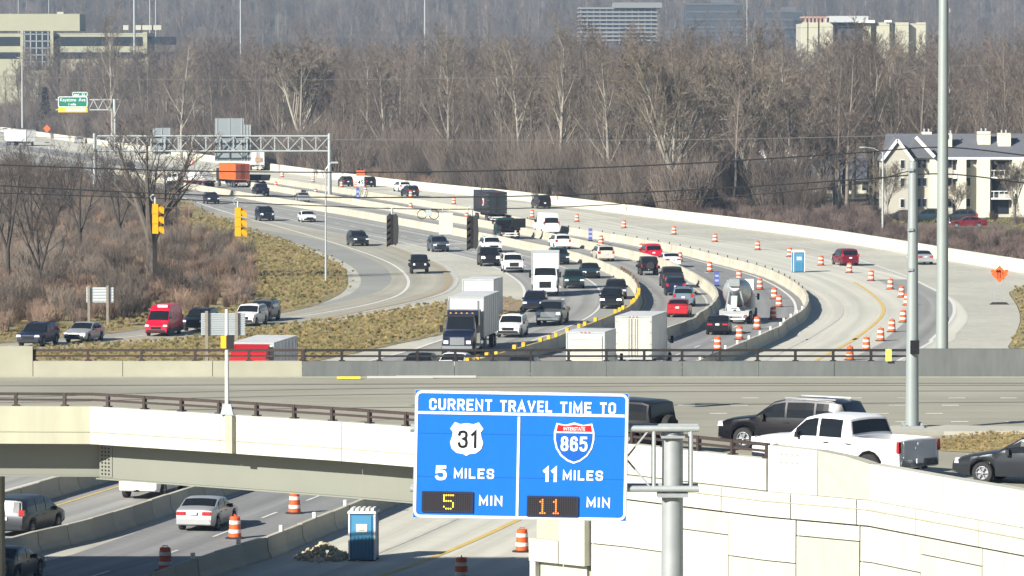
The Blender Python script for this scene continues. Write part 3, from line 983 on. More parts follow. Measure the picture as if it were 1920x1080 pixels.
KIT = {}
def boxm(name, *boxes):
    b = MB()
    for x in boxes:
        b.box(*x)
    return b.mesh(name)
def car_kit(kind):
    """list of (name, mesh, role, location, mirrored, sub-parts) for each kind of road vehicle"""
    if kind in KIT:
        return KIT[kind]
    K = {'parts': [], 'wheels': [], 'L': 0}
    def add(nm, me, role, loc=(0, 0, 0), rz=0.0):
        K['parts'].append((nm, me, role, loc, rz))
    if kind == 'sedan':
        s = Shell(4.85, 1.85, [(2.425, .55), (2.38, .70), (2.1, .80), (1.6, .89), (1.0, .98), (.25, 1.40), (-.15, 1.45), (-.55, 1.45), (-1.0, 1.40), (-1.72, 1.09), (-2.2, 1.06), (-2.36, .98), (-2.425, .60)], .93, wheel=.33, axles=(1.45, -1.40), extra=(.75, -.2, -.28, -1.3))
        ws, rw_, sg = (.28, .97), (-1.66, -1.02), [(.72, -.20), (-.28, -1.32)]
        hl, tl, gz, mir = (.66, 2.26, .68), (.68, -2.36, .86), .52, (.92, .62, .98)
    elif kind == 'suv':
        s = Shell(4.75, 1.92, [(2.375, .62), (2.33, .88), (2.05, .99), (1.6, 1.05), (1.05, 1.11), (.38, 1.60), (0, 1.69), (-.8, 1.71), (-1.6, 1.68), (-2.02, 1.62), (-2.27, 1.14), (-2.35, 1.0), (-2.375, .60)], 1.06, wheel=.37, axles=(1.43, -1.42), extra=(.8, -.05, -.13, -1.08, -1.16, -1.85), zb=.27)
        ws, rw_, sg = (.40, 1.03), (-2.25, -2.05), [(.80, -.05), (-.13, -1.08), (-1.16, -1.82)]
        hl, tl, gz, mir = (.70, 2.28, .84), (.76, -2.31, 1.0), .66, (.95, .70, 1.12)
    elif kind == 'bigsuv':
        s = Shell(5.2, 2.03, [(2.6, .68), (2.57, 1.02), (2.3, 1.13), (1.6, 1.19), (1.2, 1.23), (.62, 1.76), (.25, 1.87), (-.8, 1.89), (-2.0, 1.86), (-2.38, 1.80), (-2.54, 1.24), (-2.59, 1.05), (-2.6, .62)], 1.17, wheel=.40, axles=(1.55, -1.5), extra=(.9, .05, -.03, -1.08, -1.16, -2.25), zb=.30, tumble=.18)
        ws, rw_, sg = (.64, 1.18), (-2.53, -2.40), [(.95, .05), (-.03, -1.08), (-1.16, -2.2)]
        hl, tl, gz, mir = (.76, 2.52, .95), (.86, -2.55, 1.15), .80, (1.0, .85, 1.24)
    elif kind == 'minivan':
        s = Shell(5.05, 1.96, [(2.525, .55), (2.48, .78), (2.1, .92), (1.55, 1.08), (.55, 1.62), (.1, 1.72), (-.8, 1.75), (-2.0, 1.70), (-2.25, 1.62), (-2.45, 1.05), (-2.5, .9), (-2.525, .55)], 1.0, wheel=.34, axles=(1.55, -1.5), extra=(1.2, .1, .02, -1.0, -1.08, -2.0))
        ws, rw_, sg = (.57, 1.5), (-2.43, -2.27), [(1.15, .1), (.02, -1.0), (-1.08, -2.02)]
        hl, tl, gz, mir = (.70, 2.36, .74), (.82, -2.44, 1.12), .56, (.97, 1.0, 1.06)
    elif kind == 'pickup':
        s = Shell(5.9, 2.04, [(2.95, .70), (2.92, 1.08), (2.6, 1.17), (1.9, 1.22), (1.45, 1.25), (.78, 1.83), (.42, 1.92), (-.3, 1.93), (-.72, 1.91), (-.95, 1.84), (-1.10, 1.32), (-2.88, 1.32), (-2.93, 1.28), (-2.95, .70)], 1.21, wheel=.42, axles=(1.92, -1.75), extra=(1.1, .28, .18, -.72), zb=.36, bed=(-2.86, -1.14), bed_floor=.92, tumble=.20, endk=.08, arch=.11)
        ws, rw_, sg = (.80, 1.42), (-1.08, -.97), [(1.12, .28), (.18, -.70)]
        hl, tl, gz, mir = (.82, 2.90, 1.0), (.93, -2.915, 1.10), .86, (1.02, .98, 1.30)
    elif kind == 'jeep':
        s = Shell(4.25, 1.78, [(2.125, .62), (2.12, 1.02), (2.05, 1.14), (1.4, 1.17), (.72, 1.20), (.52, 1.74), (.35, 1.82), (-.6, 1.85), (-1.8, 1.82), (-2.02, 1.76), (-2.10, 1.18), (-2.12, 1.0), (-2.125, .60)], 1.17, wheel=.42, axles=(1.35, -1.28), extra=(.6, -.22, -.30, -1.15, -1.24), zb=.42, tumble=.10, endk=.05, arch=.10)
        ws, rw_, sg = (.54, .71), (-2.09, -2.03), [(.50, -.22), (-.30, -1.15), (-1.24, -1.95)]
        hl, tl, gz, mir = (.55, 2.12, .98), (.78, -2.13, .98), .88, (.95, .50, 1.30)
    elif kind == 'van':
        s = Shell(6.0, 2.06, [(3.0, .62), (2.96, .95), (2.6, 1.20), (2.25, 1.36), (1.5, 2.20), (1.22, 2.55), (.9, 2.66), (0, 2.70), (-1.5, 2.70), (-2.75, 2.68), (-2.95, 2.58), (-2.99, 1.3), (-3.0, .55)], 1.34, wheel=.36, axles=(2.0, -1.75), extra=(1.95, .95), zb=.30, tumble=.11, endk=.05)
        ws, rw_, sg = (1.52, 2.20), (-2.985, -2.965), [(1.95, .98)]
        hl, tl, gz, mir = (.80, 2.86, .98), (.94, -2.99, 1.5), .72, (1.04, 1.75, 1.6)
    K['L'] = s.L
    K['W'] = s.W
    add('body', s.body('body_' + kind), 'paint')
    add('windshield', s.top_glass('windshield', *ws), 'glass')
    add('rear_window', s.top_glass('rear_window', *rw_), 'glass')
    for q0, q1 in sg:
        for g in (1, -1):
            add('side_window', s.side_glass('side_window', q1, q0, g), 'glass')
    x, y, z = hl
    hs = (.20, .10, .20) if kind == 'jeep' else ((.40, .14, .24) if kind in ('pickup', 'bigsuv') else (.40, .26, .15))
    hm = boxm('headlight', ((0, 0, 0), hs, 0, 0, .8))
    for g in (1, -1):
        add('headlight', hm, 'head', (g * x, y, z), -g * .25)
    ts = (.13, .10, .34) if kind in ('pickup', 'van', 'bigsuv', 'jeep') else ((.42, .16, .15) if kind == 'sedan' else (.26, .16, .26))
    tm = boxm('taillight', ((0, 0, 0), ts, 0, 0, .9))
    for g in (1, -1):
        add('taillight', tm, 'tail', (g * .60 if kind == 'sedan' else g * tl[0], tl[1], tl[2]))
    gw = .9 if kind != 'pickup' else 1.2
    g_h = .40 if kind in ('pickup', 'bigsuv') else .22
    gr = MB(); gr.box((0, 0, 0), (gw, .08, g_h))
    for k in range(3):
        gr.box((0, .045, -g_h / 2 + g_h * (k + .7) / 3.4), (gw * .94, .03, .03))
    add('grille', gr.mesh('grille'), 'grille', (0, s.L / 2 - .02, gz + .05))
    fb = boxm('front_bumper', ((0, 0, 0), (s.W * .86, .22, .20), 0, 0, .92))
    add('front_bumper', fb, 'trim', (0, s.L / 2 - .09, s.zb + .20))
    add('rear_bumper', boxm('rear_bumper', ((0, 0, 0), (s.W * .88, .20, .22), 0, 0, .92)), 'rearbump', (0, -s.L / 2 + .07, s.zb + .24))
    add('license_plate', boxm('license_plate', ((0, 0, 0), (.30, .03, .15))), 'plate', (0, -s.L / 2 - .03, .86 if kind not in ('pickup', 'jeep', 'van') else (.66 if kind != 'van' else .8)))
    mm = boxm('mirror', ((0, 0, 0), (.20, .12, .17), 0, 0, .85))
    for g in (1, -1):
        add('mirror', mm, 'black', (g * (mir[0] + .04), mir[1], mir[2]))
    hd = boxm('door_handle', ((0, 0, 0), (.03, .20, .03)))
    if kind != 'van':
        for g in (1, -1):
            for yy in (-.12, -1.0):
                add('door_handle', hd, 'handle', (g * (s.W / 2 + .005), yy, s.belt - .10))
    if kind == 'jeep':
        fl = MB()
        for a in s.axles:
            for g in (1, -1):
                fl.box((g * .93, a, .93), (.24, 1.02, .06)); fl.beam((g * .93, a + .50, .93), (g * .93, a + .66, .72), .24, .05); fl.beam((g * .93, a - .50, .93), (g * .93, a - .66, .72), .24, .05)
        add('fender_flare', fl.mesh('fender_flare'), 'black')
        sp = MB(); sp.lathe([(.16, -.12), (.36, -.12), (.40, -.06), (.40, .06), (.36, .12), (.12, .10)], 18, axis='y')
        add('spare_wheel', sp.mesh('spare_wheel', smooth_angle=40), 'rubber', (.08, -2.28, .98))
    if kind in ('suv', 'bigsuv'):
        rr = MB()
        zz = 1.745 if kind == 'suv' else 1.925
        for g in (1, -1):
            rr.beam((g * .62, .05, zz), (g * .62, -1.75, zz - .02), .05, .05)
        add('roof_rail', rr.mesh('roof_rail'), 'roofrail')
    if kind == 'pickup':
        tg = MB(); tg.box((0, 0, 0), (1.50, .03, .50)); tg.box((0, -.02, .16), (.20, .03, .07)); tg.box((0, -.018, .03), (.42, .02, .05))
        add('tailgate', tg.mesh('tailgate'), 'gate', (0, -2.955, 1.02))
        st = MB(); st.box((0, 0, 0), (.06, .30, .06)); st.box((0, -.1, -.04), (.28, .10, .08))
        add('tow_hitch', st.mesh('tow_hitch'), 'black', (0, -3.02, .50))
    wm, rm = wheel_mesh(s.wr, .24 if kind not in ('jeep', 'pickup') else .28)
    K['wm'], K['rm'] = wm, rm
    for a in s.axles:
        for g in (1, -1):
            K['wheels'].append((g * (s.W / 2 - .125), a, s.wr, g))
    KIT[kind] = K
    return K

def put_parts(root, K, p, opts):
    role = {'paint': p, 'glass': M_GLASS, 'head': opts.get('lamp', M_HEAD), 'tail': M_TAIL, 'grille': opts.get('grille', M_BLACK), 'trim': opts.get('trim', M_BLACK), 'black': M_BLACK,
            'rearbump': opts.get('rearbump', p), 'plate': M_PLATE, 'handle': opts.get('handle', M_BLACK), 'rubber': M_RUBBER, 'roofrail': opts.get('roofrail', M_BLACK), 'gate': opts.get('gate', p),
            'chrome': M_CHROME, 'rim': opts.get('rim', M_RIM)}
    body = None
    for nm, me, r, loc, rz in K['parts']:
        if nm == 'rear_window' and opts.get('panel_van'):
            continue
        o = obj(nm, me, root, loc, rz, mat=role[r])
        if nm == 'body':
            body = o
    for x, y, z, g in K['wheels']:
        w = obj('wheel', K['wm'], root, (x, y, z), 0.0 if g > 0 else math.pi, mat=M_RUBBER)
        obj('rim', K['rm'], w, mat=role['rim'])
    return body

def heading_of(Q, p, way):
    i = int(np.argmin(((Q - np.array((p[0], p[1]))) ** 2).sum(1)))
    _, T = normals(Q)
    t = T[i] if way == 'in' else -T[i]
    return Vector((t[0], t[1], 0)).normalized()

def place(kind, colour, px, py, label, cat, Q=None, way='in', head=None, z=0.0, name=None, group=None, anchor='near', **opts):
    """a vehicle whose nearer end stands at this spot of the photograph (anchor near), or its middle (anchor mid)"""
    K = car_kit(kind)
    p = G(px, py, z)
    if head is not None:
        a = math.radians(head)          # 0 = straight away from the camera, 90 = to the left
        f = Vector((-math.sin(a), math.cos(a), 0))
    else:
        f = heading_of(Q, p, way)
    c = p
    if anchor == 'near':
        s = 1 if f.y > 0 else -1
        c = p + f * (s * K['L'] / 2)
    root = thing(name or {'suv': 'parked_suv', 'sedan': 'sedan'}.get(kind, kind), label, cat, (c.x, c.y, z), math.atan2(-f.x, f.y), group)
    root.name = name or {'bigsuv': 'suv', 'suv': 'suv', 'sedan': 'sedan', 'jeep': 'off_road_car', 'van': 'van', 'pickup': 'pickup_truck', 'minivan': 'minivan'}[kind]
    put_parts(root, K, PAINT[colour] if isinstance(colour, str) else colour, opts)
    return root

# ---- trucks
def truck_root(name, label, px, py, L, Q=None, way='in', head=None, cat='truck', anchor='near'):
    p = G(px, py)
    if head is not None:
        a = math.radians(head); f = Vector((-math.sin(a), math.cos(a), 0))
    else:
        f = heading_of(Q, p, way)
    s = (1 if f.y > 0 else -1) if anchor == 'near' else 0
    c = p + f * (s * L / 2)
    return thing(name, label, cat, (c.x, c.y, 0), math.atan2(-f.x, f.y))
TW = wheel_mesh(.51, .30, 8)
def truck_wheels(root, ys, x=1.05, dual=False):
    for y in ys:
        for g in (1, -1):
            w = obj('wheel', TW[0], root, (g * x, y, .51), 0.0 if g > 0 else math.pi, mat=M_RUBBER)
            obj('rim', TW[1], w, mat=M_RIM)
def cargo_box(root, y0, y1, w, z0, z1, m, rear_m=None, doors=True, ribs=0, frame=M_GALV, name='cargo_box'):
    b = MB(); b.box((0, (y0 + y1) / 2, (z0 + z1) / 2), (w, y1 - y0, z1 - z0))
    bx = b.build(name, m, root)
    f = MB()
    for yy in (y0 - .01, y1 + .01):
        for g in (1, -1):
            f.box((g * (w / 2 - .03), yy, (z0 + z1) / 2), (.10, .07, z1 - z0 + .02))
        f.box((0, yy, z1 - .05), (w - .14, .06, .11)); f.box((0, yy, z0 + .05), (w - .14, .06, .11))
    for g in (1, -1):
        f.box((g * (w / 2 + .012), (y0 + y1) / 2, z1 - .05), (.03, y1 - y0 - .12, .10)); f.box((g * (w / 2 + .012), (y0 + y1) / 2, z0 + .06), (.03, y1 - y0 - .12, .12))
    f.build('box_frame', frame, bx)
    for k in range(3):
        l_ = MB(); l_.box((-.25 + .25 * k, y0 - .05, z1 - .05), (.10, .04, .05)); l_.build('marker_lamp', M_TAIL, bx)
    for g in (1, -1):
        l_ = MB(); l_.box((g * (w / 2 + .03), y0 + .25, z0 + .06), (.03, .14, .07)); l_.build('marker_lamp', M_TAIL, bx)
    if ribs:
        for g in (1, -1):
            for k in range(ribs):
                r = MB(); r.box((g * (w / 2 + .012), y0 + (y1 - y0) * (k + .5) / ribs, (z0 + z1) / 2), (.028, .05, z1 - z0 - .26))
                r.build('rib', m, bx)
    if doors:
        for g in (1, -1):
            d = MB(); d.box((g * w * .245, y0 - .035, (z0 + z1) / 2), (w * .455, .04, z1 - z0 - .26))
            dd_ = d.build('rear_door', rear_m or m, bx)
            for zz in (.12, .36, .62, .88):
                h_ = MB(); h_.box((g * (w / 2 - .10), y0 - .065, z0 + (z1 - z0) * zz), (.16, .03, .06)); h_.build('hinge', M_GALV_D, dd_)
            for xx in (.12, .30):
                r = MB(); r.tube([(g * xx, y0 - .075, z0 + .18), (g * xx, y0 - .075, z1 - .18)], .018, 6)
                r.build('lock_rod', M_DARK, dd_)
    return bx
def truck_tail(root, y, w=2.3, z=.75):
    b = MB(); b.box((0, y + .05, z), (w, .10, .12)); b.box((0, y + .02, z - .28), (w * .78, .08, .10))
    for g in (1, -1):
        b.box((g * w * .3, y + .03, z - .15), (.08, .06, .28))
    b.build('rear_underride_bar', M_TRIM, root)
    for g in (1, -1):
        t = MB(); t.box((g * (w / 2 - .22), y - .02, z), (.30, .05, .10)); t.build('taillight', M_TAIL, root)
def hood_cab(root, y0, m, name='cab', tall=2.65, front=M_BLACK, chrome=False):
    """a bonneted lorry cab whose back wall is at y0; about 3.0 m long"""
    s = Shell(3.1, 2.25, [(1.55, .75), (1.53, 1.45), (1.25, 1.62), (.55, 1.74), (.2, 1.80), (-.22, tall - .12), (-.45, tall), (-1.3, tall + .03), (-1.54, tall - .02), (-1.55, .8)], 1.72, wheel=.51, axles=(.62,), extra=(.1, -.3, -1.2), zb=.52, tumble=.10, endk=.10)
    me = s.body('cab')
    c = obj(name, me, root, (0, y0 + 1.55, 0), mat=m)
    obj('windshield', s.top_glass('windshield', -.22, .16, inset=.08), c, mat=M_GLASS)
    for g in (1, -1):
        obj('side_window', s.side_glass('side_window', -1.15, -.18, g), c, mat=M_GLASS)
        h = MB(); h.box((g * .82, 1.50, 1.05), (.34, .14, .24)); h.build('headlight', M_HEAD, c)
        mr = MB(); mr.beam((g * 1.02, -.05, 1.9), (g * 1.32, .02, 1.95), .04); mr.box((g * 1.36, .04, 1.95), (.20, .10, .52)); mr.build('mirror', M_BLACK, c)
    gr = MB(); gr.box((0, 1.55, 1.12), (1.05, .07, .56))
    for k in range(5):
        gr.box((0, 1.595, .90 + .11 * k), (.98, .02, .035))
    gr.build('grille', M_CHROME if chrome else front, c)
    bp = MB(); bp.box((0, 1.52, .66), (2.2, .24, .26)); bp.build('front_bumper', M_CHROME if chrome else M_TRIM, c)
    return c
def chassis(root, y0, y1, z=.80):
    b = MB()
    for g in (1, -1):
        b.box((g * .42, (y0 + y1) / 2, z), (.12, y1 - y0, .26))
    for k in range(3):
        b.box((0, y0 + (y1 - y0) * (k + .5) / 3, z - .02), (.8, .12, .16))
    b.build('chassis', M_DARK, root)

def box_truck(label, px, py, Q, way, L=8.6, zt=3.85, cab='white', box='white', rear_m=None, doors=True, anchor='near'):
    r = truck_root('box_truck', label, px, py, L, Q, way, anchor=anchor)
    h = L / 2
    hood_cab(r, h - 3.1, PAINT[cab])
    cargo_box(r, -h + .15, h - 3.25, 2.5, 1.05, zt, PAINT[box], rear_m, doors=doors, ribs=0)
    chassis(r, -h + .2, h - .4)
    truck_wheels(r, (h - .93, -h + 2.2))
    truck_tail(r, -h + .05)
    return r

def semi(label, px, py, Q, way, trailer_L=9.0, cab='navy', trailer='white', zt=4.05, fair=None, rear_m=None, chrome=True, head=None):
    L = 6.4 + trailer_L
    r = truck_root('semi_truck', label, px, py, L, Q, way, head=head, cat='truck')
    h = L / 2
    c = hood_cab(r, h - 3.15, PAINT[cab], tall=2.95, chrome=chrome)
    b = MB(); b.box((0, h - 3.95, 2.05), (2.3, 1.5, 2.3)); b.build('sleeper', PAINT[cab], r)
    if fair:
        b = MB(); b.prism([(h - 4.7, 3.15), (h - 3.1, 3.0), (h - 3.5, 3.55), (h - 4.7, 4.0)], -1.1, 1.1, 'yz'); b.build('roof_fairing', PAINT[fair], r)
    if chrome:
        for g in (1, -1):
            b = MB(); b.tube([(g * 1.12, h - 3.3, 1.0), (g * 1.12, h - 3.3, 3.9)], .085, 10); b.build('exhaust_stack', M_CHROME, r)
            b = MB(); b.lathe([(.20, -.4), (.24, -.36), (.24, .36), (.20, .4)], 12, (g * 1.05, h - 2.9, 1.2), 'z'); b.build('air_filter', M_CHROME, r)
            b = MB(); b.tube([(g * .75, h - 4.2, .68), (g * .75 + g * .3, h - 4.2, .68)], .0, 4) if False else b.lathe([(.33, -.7), (.33, .7)], 12, (g * .98, h - 4.1, .75), 'y'); b.build('fuel_tank', M_CHROME, r)
        b = MB(); b.box((0, h - 1.95, 2.86), (2.1, .34, .10)); b.build('sun_visor', M_DARK, r)
        for k in range(5):
            b = MB(); b.box((-.8 + .4 * k, h - 2.5, 3.03), (.12, .16, .07)); b.build('roof_lamp', M_AMBER, r)
    cargo_box(r, -h + .1, h - 4.95, 2.6, 1.15, zt, PAINT[trailer], rear_m, ribs=7)
    chassis(r, -h + .3, h - .5, .85)
    truck_wheels(r, (h - .93, h - 5.2, h - 6.4, -h + 2.4, -h + 1.2))
    truck_tail(r, -h)
    b = MB()
    for g in (1, -1):
        b.box((g * .9, h - 9.3, .75), (.12, .14, .75)); b.box((g * .9, h - 9.3, .35), (.26, .26, .06))
    b.build('landing_gear', M_GALV_D, r)
    return r
PAINT['dirty'] = mat('grimy_white_box', (.60, .60, .585), .5, 0, var=.16, scale=1.2, stretch=(2.0, 2.0, .35), var2=.10, scale2=.5)
# ------------------------------------------------------------------ traffic, oncoming side (between the left verge and barrier 1)
ON = dict(head=M_HEAD)
place('suv', 'navy', 401, 383, 'dark SUV farthest up the oncoming lanes, just below the leaning bare tree twigs', 'car', B1, 'in')
place('bigsuv', 'navy', 502, 415, 'dark blue SUV driving beside the white sedan in the oncoming lanes', 'car', B1, 'in')
place('sedan', 'white', 581, 417, 'white sedan in the far oncoming lane behind the tall lamp post', 'car', B1, 'in')
place('suv', 'charcoal', 678, 462, 'charcoal SUV taking the exit lane, left of the hanging black signal', 'car', GORE, 'in', head=180 + 13)
place('jeep', 'black', 787, 514, 'black boxy off-road car turning onto the exit ramp', 'car', GORE, 'in', rim=M_RIM_D)
dk = place('suv', 'bluegrey', 828, 473, 'blue-grey SUV with a white paper mark on its bonnet, below the hanging white sign', 'car', B1, 'in')
b = MB(); b.box((.38, 2.05, 1.01), (.36, .34, .02)); b.build('white_marking', M_PLATE, dk)
place('suv', 'white', 927, 474, 'white SUV mostly hidden behind the black SUV with bright headlights', 'car', B1, 'in')
place('bigsuv', 'black', 920, 500, 'black SUV with bright lit headlights in the oncoming lanes', 'car', B1, 'in', lamp=M_HEAD_ON, rim=M_RIM_D)
place('bigsuv', 'white', 964, 512, 'white full-size SUV in front of the white box truck', 'car', B1, 'in', grille=M_DARK)
place('suv', 'teal', 1052, 497, 'dark SUV half hidden behind the box of the white box truck', 'car', B1, 'in')
place('sedan', 'teal', 1109, 523, 'dark teal sedan hugging the barrier near its first yellow markers', 'car', B1, 'in')
place('suv', 'darkgreen', 1077, 542, 'very dark green car right of the white box truck cab', 'car', B1, 'in')
place('suv', 'charcoal', 1155, 562, 'charcoal car partly hidden behind the black car at the yellow barrier', 'car', B1, 'in')
place('suv', 'black', 1145, 580, 'black car with lit headlights close to the yellow barrier bend', 'car', B1, 'in', lamp=M_HEAD_ON)
place('suv', 'navy', 1000, 586, 'dark navy SUV behind the grey pickup in the oncoming lanes', 'car', B1, 'in')
place('pickup', 'grey', 1027, 611, 'dark grey pickup truck with a chrome grille coming round the bend', 'pickup', B1, 'in', grille=M_CHROME, trim=M_CHROME)
place('suv', 'white', 952, 634, 'white crossover beside the trailer of the dark blue semi truck', 'car', B1, 'in')
bt = box_truck('white box truck with a white cab among the oncoming cars', 1022, 557, B1, 'in', L=7.6, zt=3.95)
sm = semi('semi truck with a dark blue chrome-trimmed cab and dirty white trailer', 857, 669, B1, 'in', 7.5, 'navy', 'dirty', 4.1, head=180 - 7)
bt2 = box_truck('white box truck of which only the box top shows above the semi trailer', 884, 622, B1, 'in', L=8.0, zt=4.0, box='dirty')
rs = semi('red-cabbed semi truck with a white trailer behind the cream parapet', 445, 778, B1, 'in', 6.5, 'red', 'dirty', 4.1, fair='red', chrome=False, head=180 - 8)
place('sedan', 'black', 773, 706, 'black car roof just showing between the bars of the overpass railing', 'car', B1, 'in')
place('sedan', 'white', 838, 706, 'white car roof just showing through the railing below the semi truck', 'car', B1, 'in')
place('sedan', 'navy', 966, 712, 'dark car roof showing through the railing left of the small box truck', 'car', B1, 'in')

# ---- between barriers 1 and 2, driving away
place('suv', 'white', 1056, 468, 'white SUV seen from behind, right of the dark tow truck', 'car', B2, 'out')
place('suv', 'cream', 1137, 491, 'cream SUV seen from behind between the two pale barriers', 'car', B2, 'out')
place('jeep', 'black', 1218, 517, 'black off-road car with a spare wheel driving away between the barriers', 'car', B2, 'out')
place('pickup', 'charcoal', 1263, 541, 'dark pickup truck driving away just behind the off-road car', 'pickup', B2, 'out')
place('suv', 'navy', 1267, 555, 'dark blue car with a red tail lamp close behind the dark pickup', 'car', B2, 'out')
place('suv', 'steelblue', 1281, 576, 'grey-blue car ahead of the red sedan, between the barriers', 'car', B2, 'out')
place('sedan', 'red', 1270, 596, 'bright red sedan last in the queue between the two barriers', 'car', B2, 'out')
# dark tow truck with its deck
tw = truck_root('tow_truck', 'dark tow truck with a raised black deck between the barriers', 958, 449, 6.6, B2, 'out')
hood_cab(tw, .2, PAINT['darkgreen'], tall=2.45)
b = MB(); b.box((0, -1.6, 1.15), (2.3, 3.4, .18)); b.box((0, .05, 1.7), (2.3, .12, 1.0))
for g in (1, -1):
    b.box((g * 1.1, -1.6, 1.40), (.08, 3.3, .36))
b.build('flat_deck', PAINT['black'], tw)
b = MB(); b.beam((0, -3.0, 1.4), (0.6, -4.6, 1.9), .35); b.box((.7, -4.7, 2.0), (1.6, .5, 1.1)); b.build('wheel_lift', PAINT['black'], tw)
chassis(tw, -3.1, 3.0); truck_wheels(tw, (2.37, -2.0)); truck_tail(tw, -3.3)
place('pickup', 'navy', 494, 368, 'dark blue pickup driving away below the orange container', 'pickup', B2, 'out')
place('sedan', 'silver', 571, 380, 'silver sedan with a white rear beside the lamp post, driving away', 'car', B2, 'out')

# ---- between barriers 2 and 3, driving away
place('minivan', 'van_red', 1226, 489, 'crimson minivan beside an orange drum in the inner lanes', 'minivan', B3, 'out')
place('sedan', 'white', 1262, 502, 'white sedan behind the crimson minivan', 'car', B3, 'out')
place('sedan', 'black', 1345, 629, 'black sports car with red tail lamps behind the concrete mixer', 'car', B3, 'out')
wt = box_truck('large white box trailer truck seen from behind above the railing', 1187, 703, B3, 'out', L=10.0, zt=4.0, box='dirty', rear_m=PAINT['cream'])
st_ = box_truck('small white box truck with a cream roll door, left of the larger white one', 1097, 737, B3, 'out', L=7.6, zt=3.95, box='dirty', rear_m=PAINT['cream'], doors=False)
b = MB(); b.box((0, -3.70, 2.45), (2.16, .05, 2.5)); rd_ = b.build('roll_door', PAINT['cream'], st_)
for k in range(6):
    b = MB(); b.box((0, -3.735, 1.45 + .40 * k), (2.1, .02, .03)); b.build('door_seam', M_GALV_D, rd_)
bk = truck_root('box_trailer', 'black box trailer with a red and white round emblem on its side', 932, 418, 12.0, B3, 'out')
cargo_box(bk, -6.0, 6.0, 2.6, 1.2, 4.05, PAINT['charcoal'], ribs=9, frame=M_DARK)
b = MB(); b.box((-1.318, -1.4, 2.62), (.03, 9.2, .10)); b.build('red_stripe', PAINT['maroon'], bk)
b = MB(); b.lathe([(.52, 0), (.52, .05)], 18, (-1.37, -2.6, 2.65), 'x'); b.build('round_emblem', M_TRIM, bk)
b = MB(); b.lathe([(.34, 0), (.34, .03)], 5, (-1.40, -2.6, 2.65), 'x'); b.build('emblem_centre', PAINT['red'], bk)
chassis(bk, -5.5, 5.5, .9); truck_wheels(bk, (-4.8, -3.6, 4.2, 5.2)); truck_tail(bk, -6.0)
place('van', 'white', 1034, 441, 'tall white cargo van seen from behind, right of the black trailer', 'van', B3, 'out')

# concrete mixer
mx = truck_root('concrete_mixer', 'concrete mixer truck with a silver drum between the inner barriers', 1376, 609, 8.6, B3, 'out')
hood_cab(mx, 1.2, PAINT['white'], tall=2.7)
b = MB()
for a, r0, a1, r1 in ():
    pass
prof = [(.42, -.3), (.62, .0), (.95, .9), (1.16, 1.9), (1.18, 2.7), (1.0, 3.7), (.72, 4.4), (.3, 4.5)]
dm = MB(); dm.lathe(prof, 24)
tilt = Matrix.Rotation(math.radians(-104), 4, 'X')
dm.v = [tuple((Matrix.Translation((0, -3.45, 3.05)) @ tilt) @ Vector(v)) for v in dm.v]
dm.build('mixer_drum', mat('dusty_silver_drum', (.45, .47, .47), .4, .45, var=.18, scale=1.2), mx, smooth_angle=40)
bb = MB(); bb.lathe([(1.19, 2.15), (1.21, 2.2), (1.21, 2.5), (1.19, 2.55)], 24, cap=False)
bb.v = [tuple((Matrix.Translation((0, -3.45, 3.05)) @ tilt) @ Vector(v)) for v in bb.v]
bb.build('drum_band', mat('red_band', (.42, .06, .03), .5), mx, smooth_angle=40)
b = MB(); b.prism([(-4.0, 3.1), (-3.3, 3.1), (-3.1, 3.7), (-4.15, 3.7)], -.42, .42, 'yz'); b.build('loading_hopper', M_GALV, mx)
b = MB(); b.beam((0, -3.9, 2.3), (0, -4.5, 1.3), .5, .16); b.build('discharge_chute', M_GALV, mx)
b = MB()
for g in (1, -1):
    b.beam((g * .8, -3.3, .95), (g * .45, -3.6, 2.7), .12); b.box((g * 1.05, -2.6, 1.12), (.36, 2.6, .08))
b.box((0, -4.1, .95), (2.4, .16, .34))
b.build('rear_frame', M_GALV, mx)
b = MB(); b.lathe([(.30, -.6), (.30, .6)], 12, (1.0, .6, 1.7), 'z'); b.build('water_tank', M_TRIM, mx)
b = MB(); b.box((.55, 1.5, 3.0), (1.1, .35, .9)); b.build('cab_guard', M_TRIM, mx)
chassis(mx, -4.1, 4.0); truck_wheels(mx, (3.37, -1.3, -2.5)); truck_tail(mx, -4.2)

# ---- new pavement beside the white wall, driving away
place('suv', 'charcoal', 653, 350, 'dark SUV left of the orange-topped speed sign by the white wall', 'car', WW, 'out')
place('suv', 'black', 696, 351, 'black SUV right of the orange-topped speed sign by the white wall', 'car', WW, 'out')
place('suv', 'white', 760, 360, 'white SUV near the white wall, just ahead of a dark car', 'car', WW, 'out')
place('suv', 'charcoal', 776, 369, 'dark car close behind the white SUV near the white wall', 'car', WW, 'out')
place('bigsuv', 'black', 1022, 392, 'black SUV alone against the white wall, right of the black trailer', 'car', WW, 'out')
place('minivan', 'maroon', 1595, 499, 'maroon minivan driving away on the new pale pavement', 'minivan', WW, 'out')
place('sedan', 'silver', 1736, 497, 'silver sedan between the two tall poles near the white wall', 'car', WW, 'out')

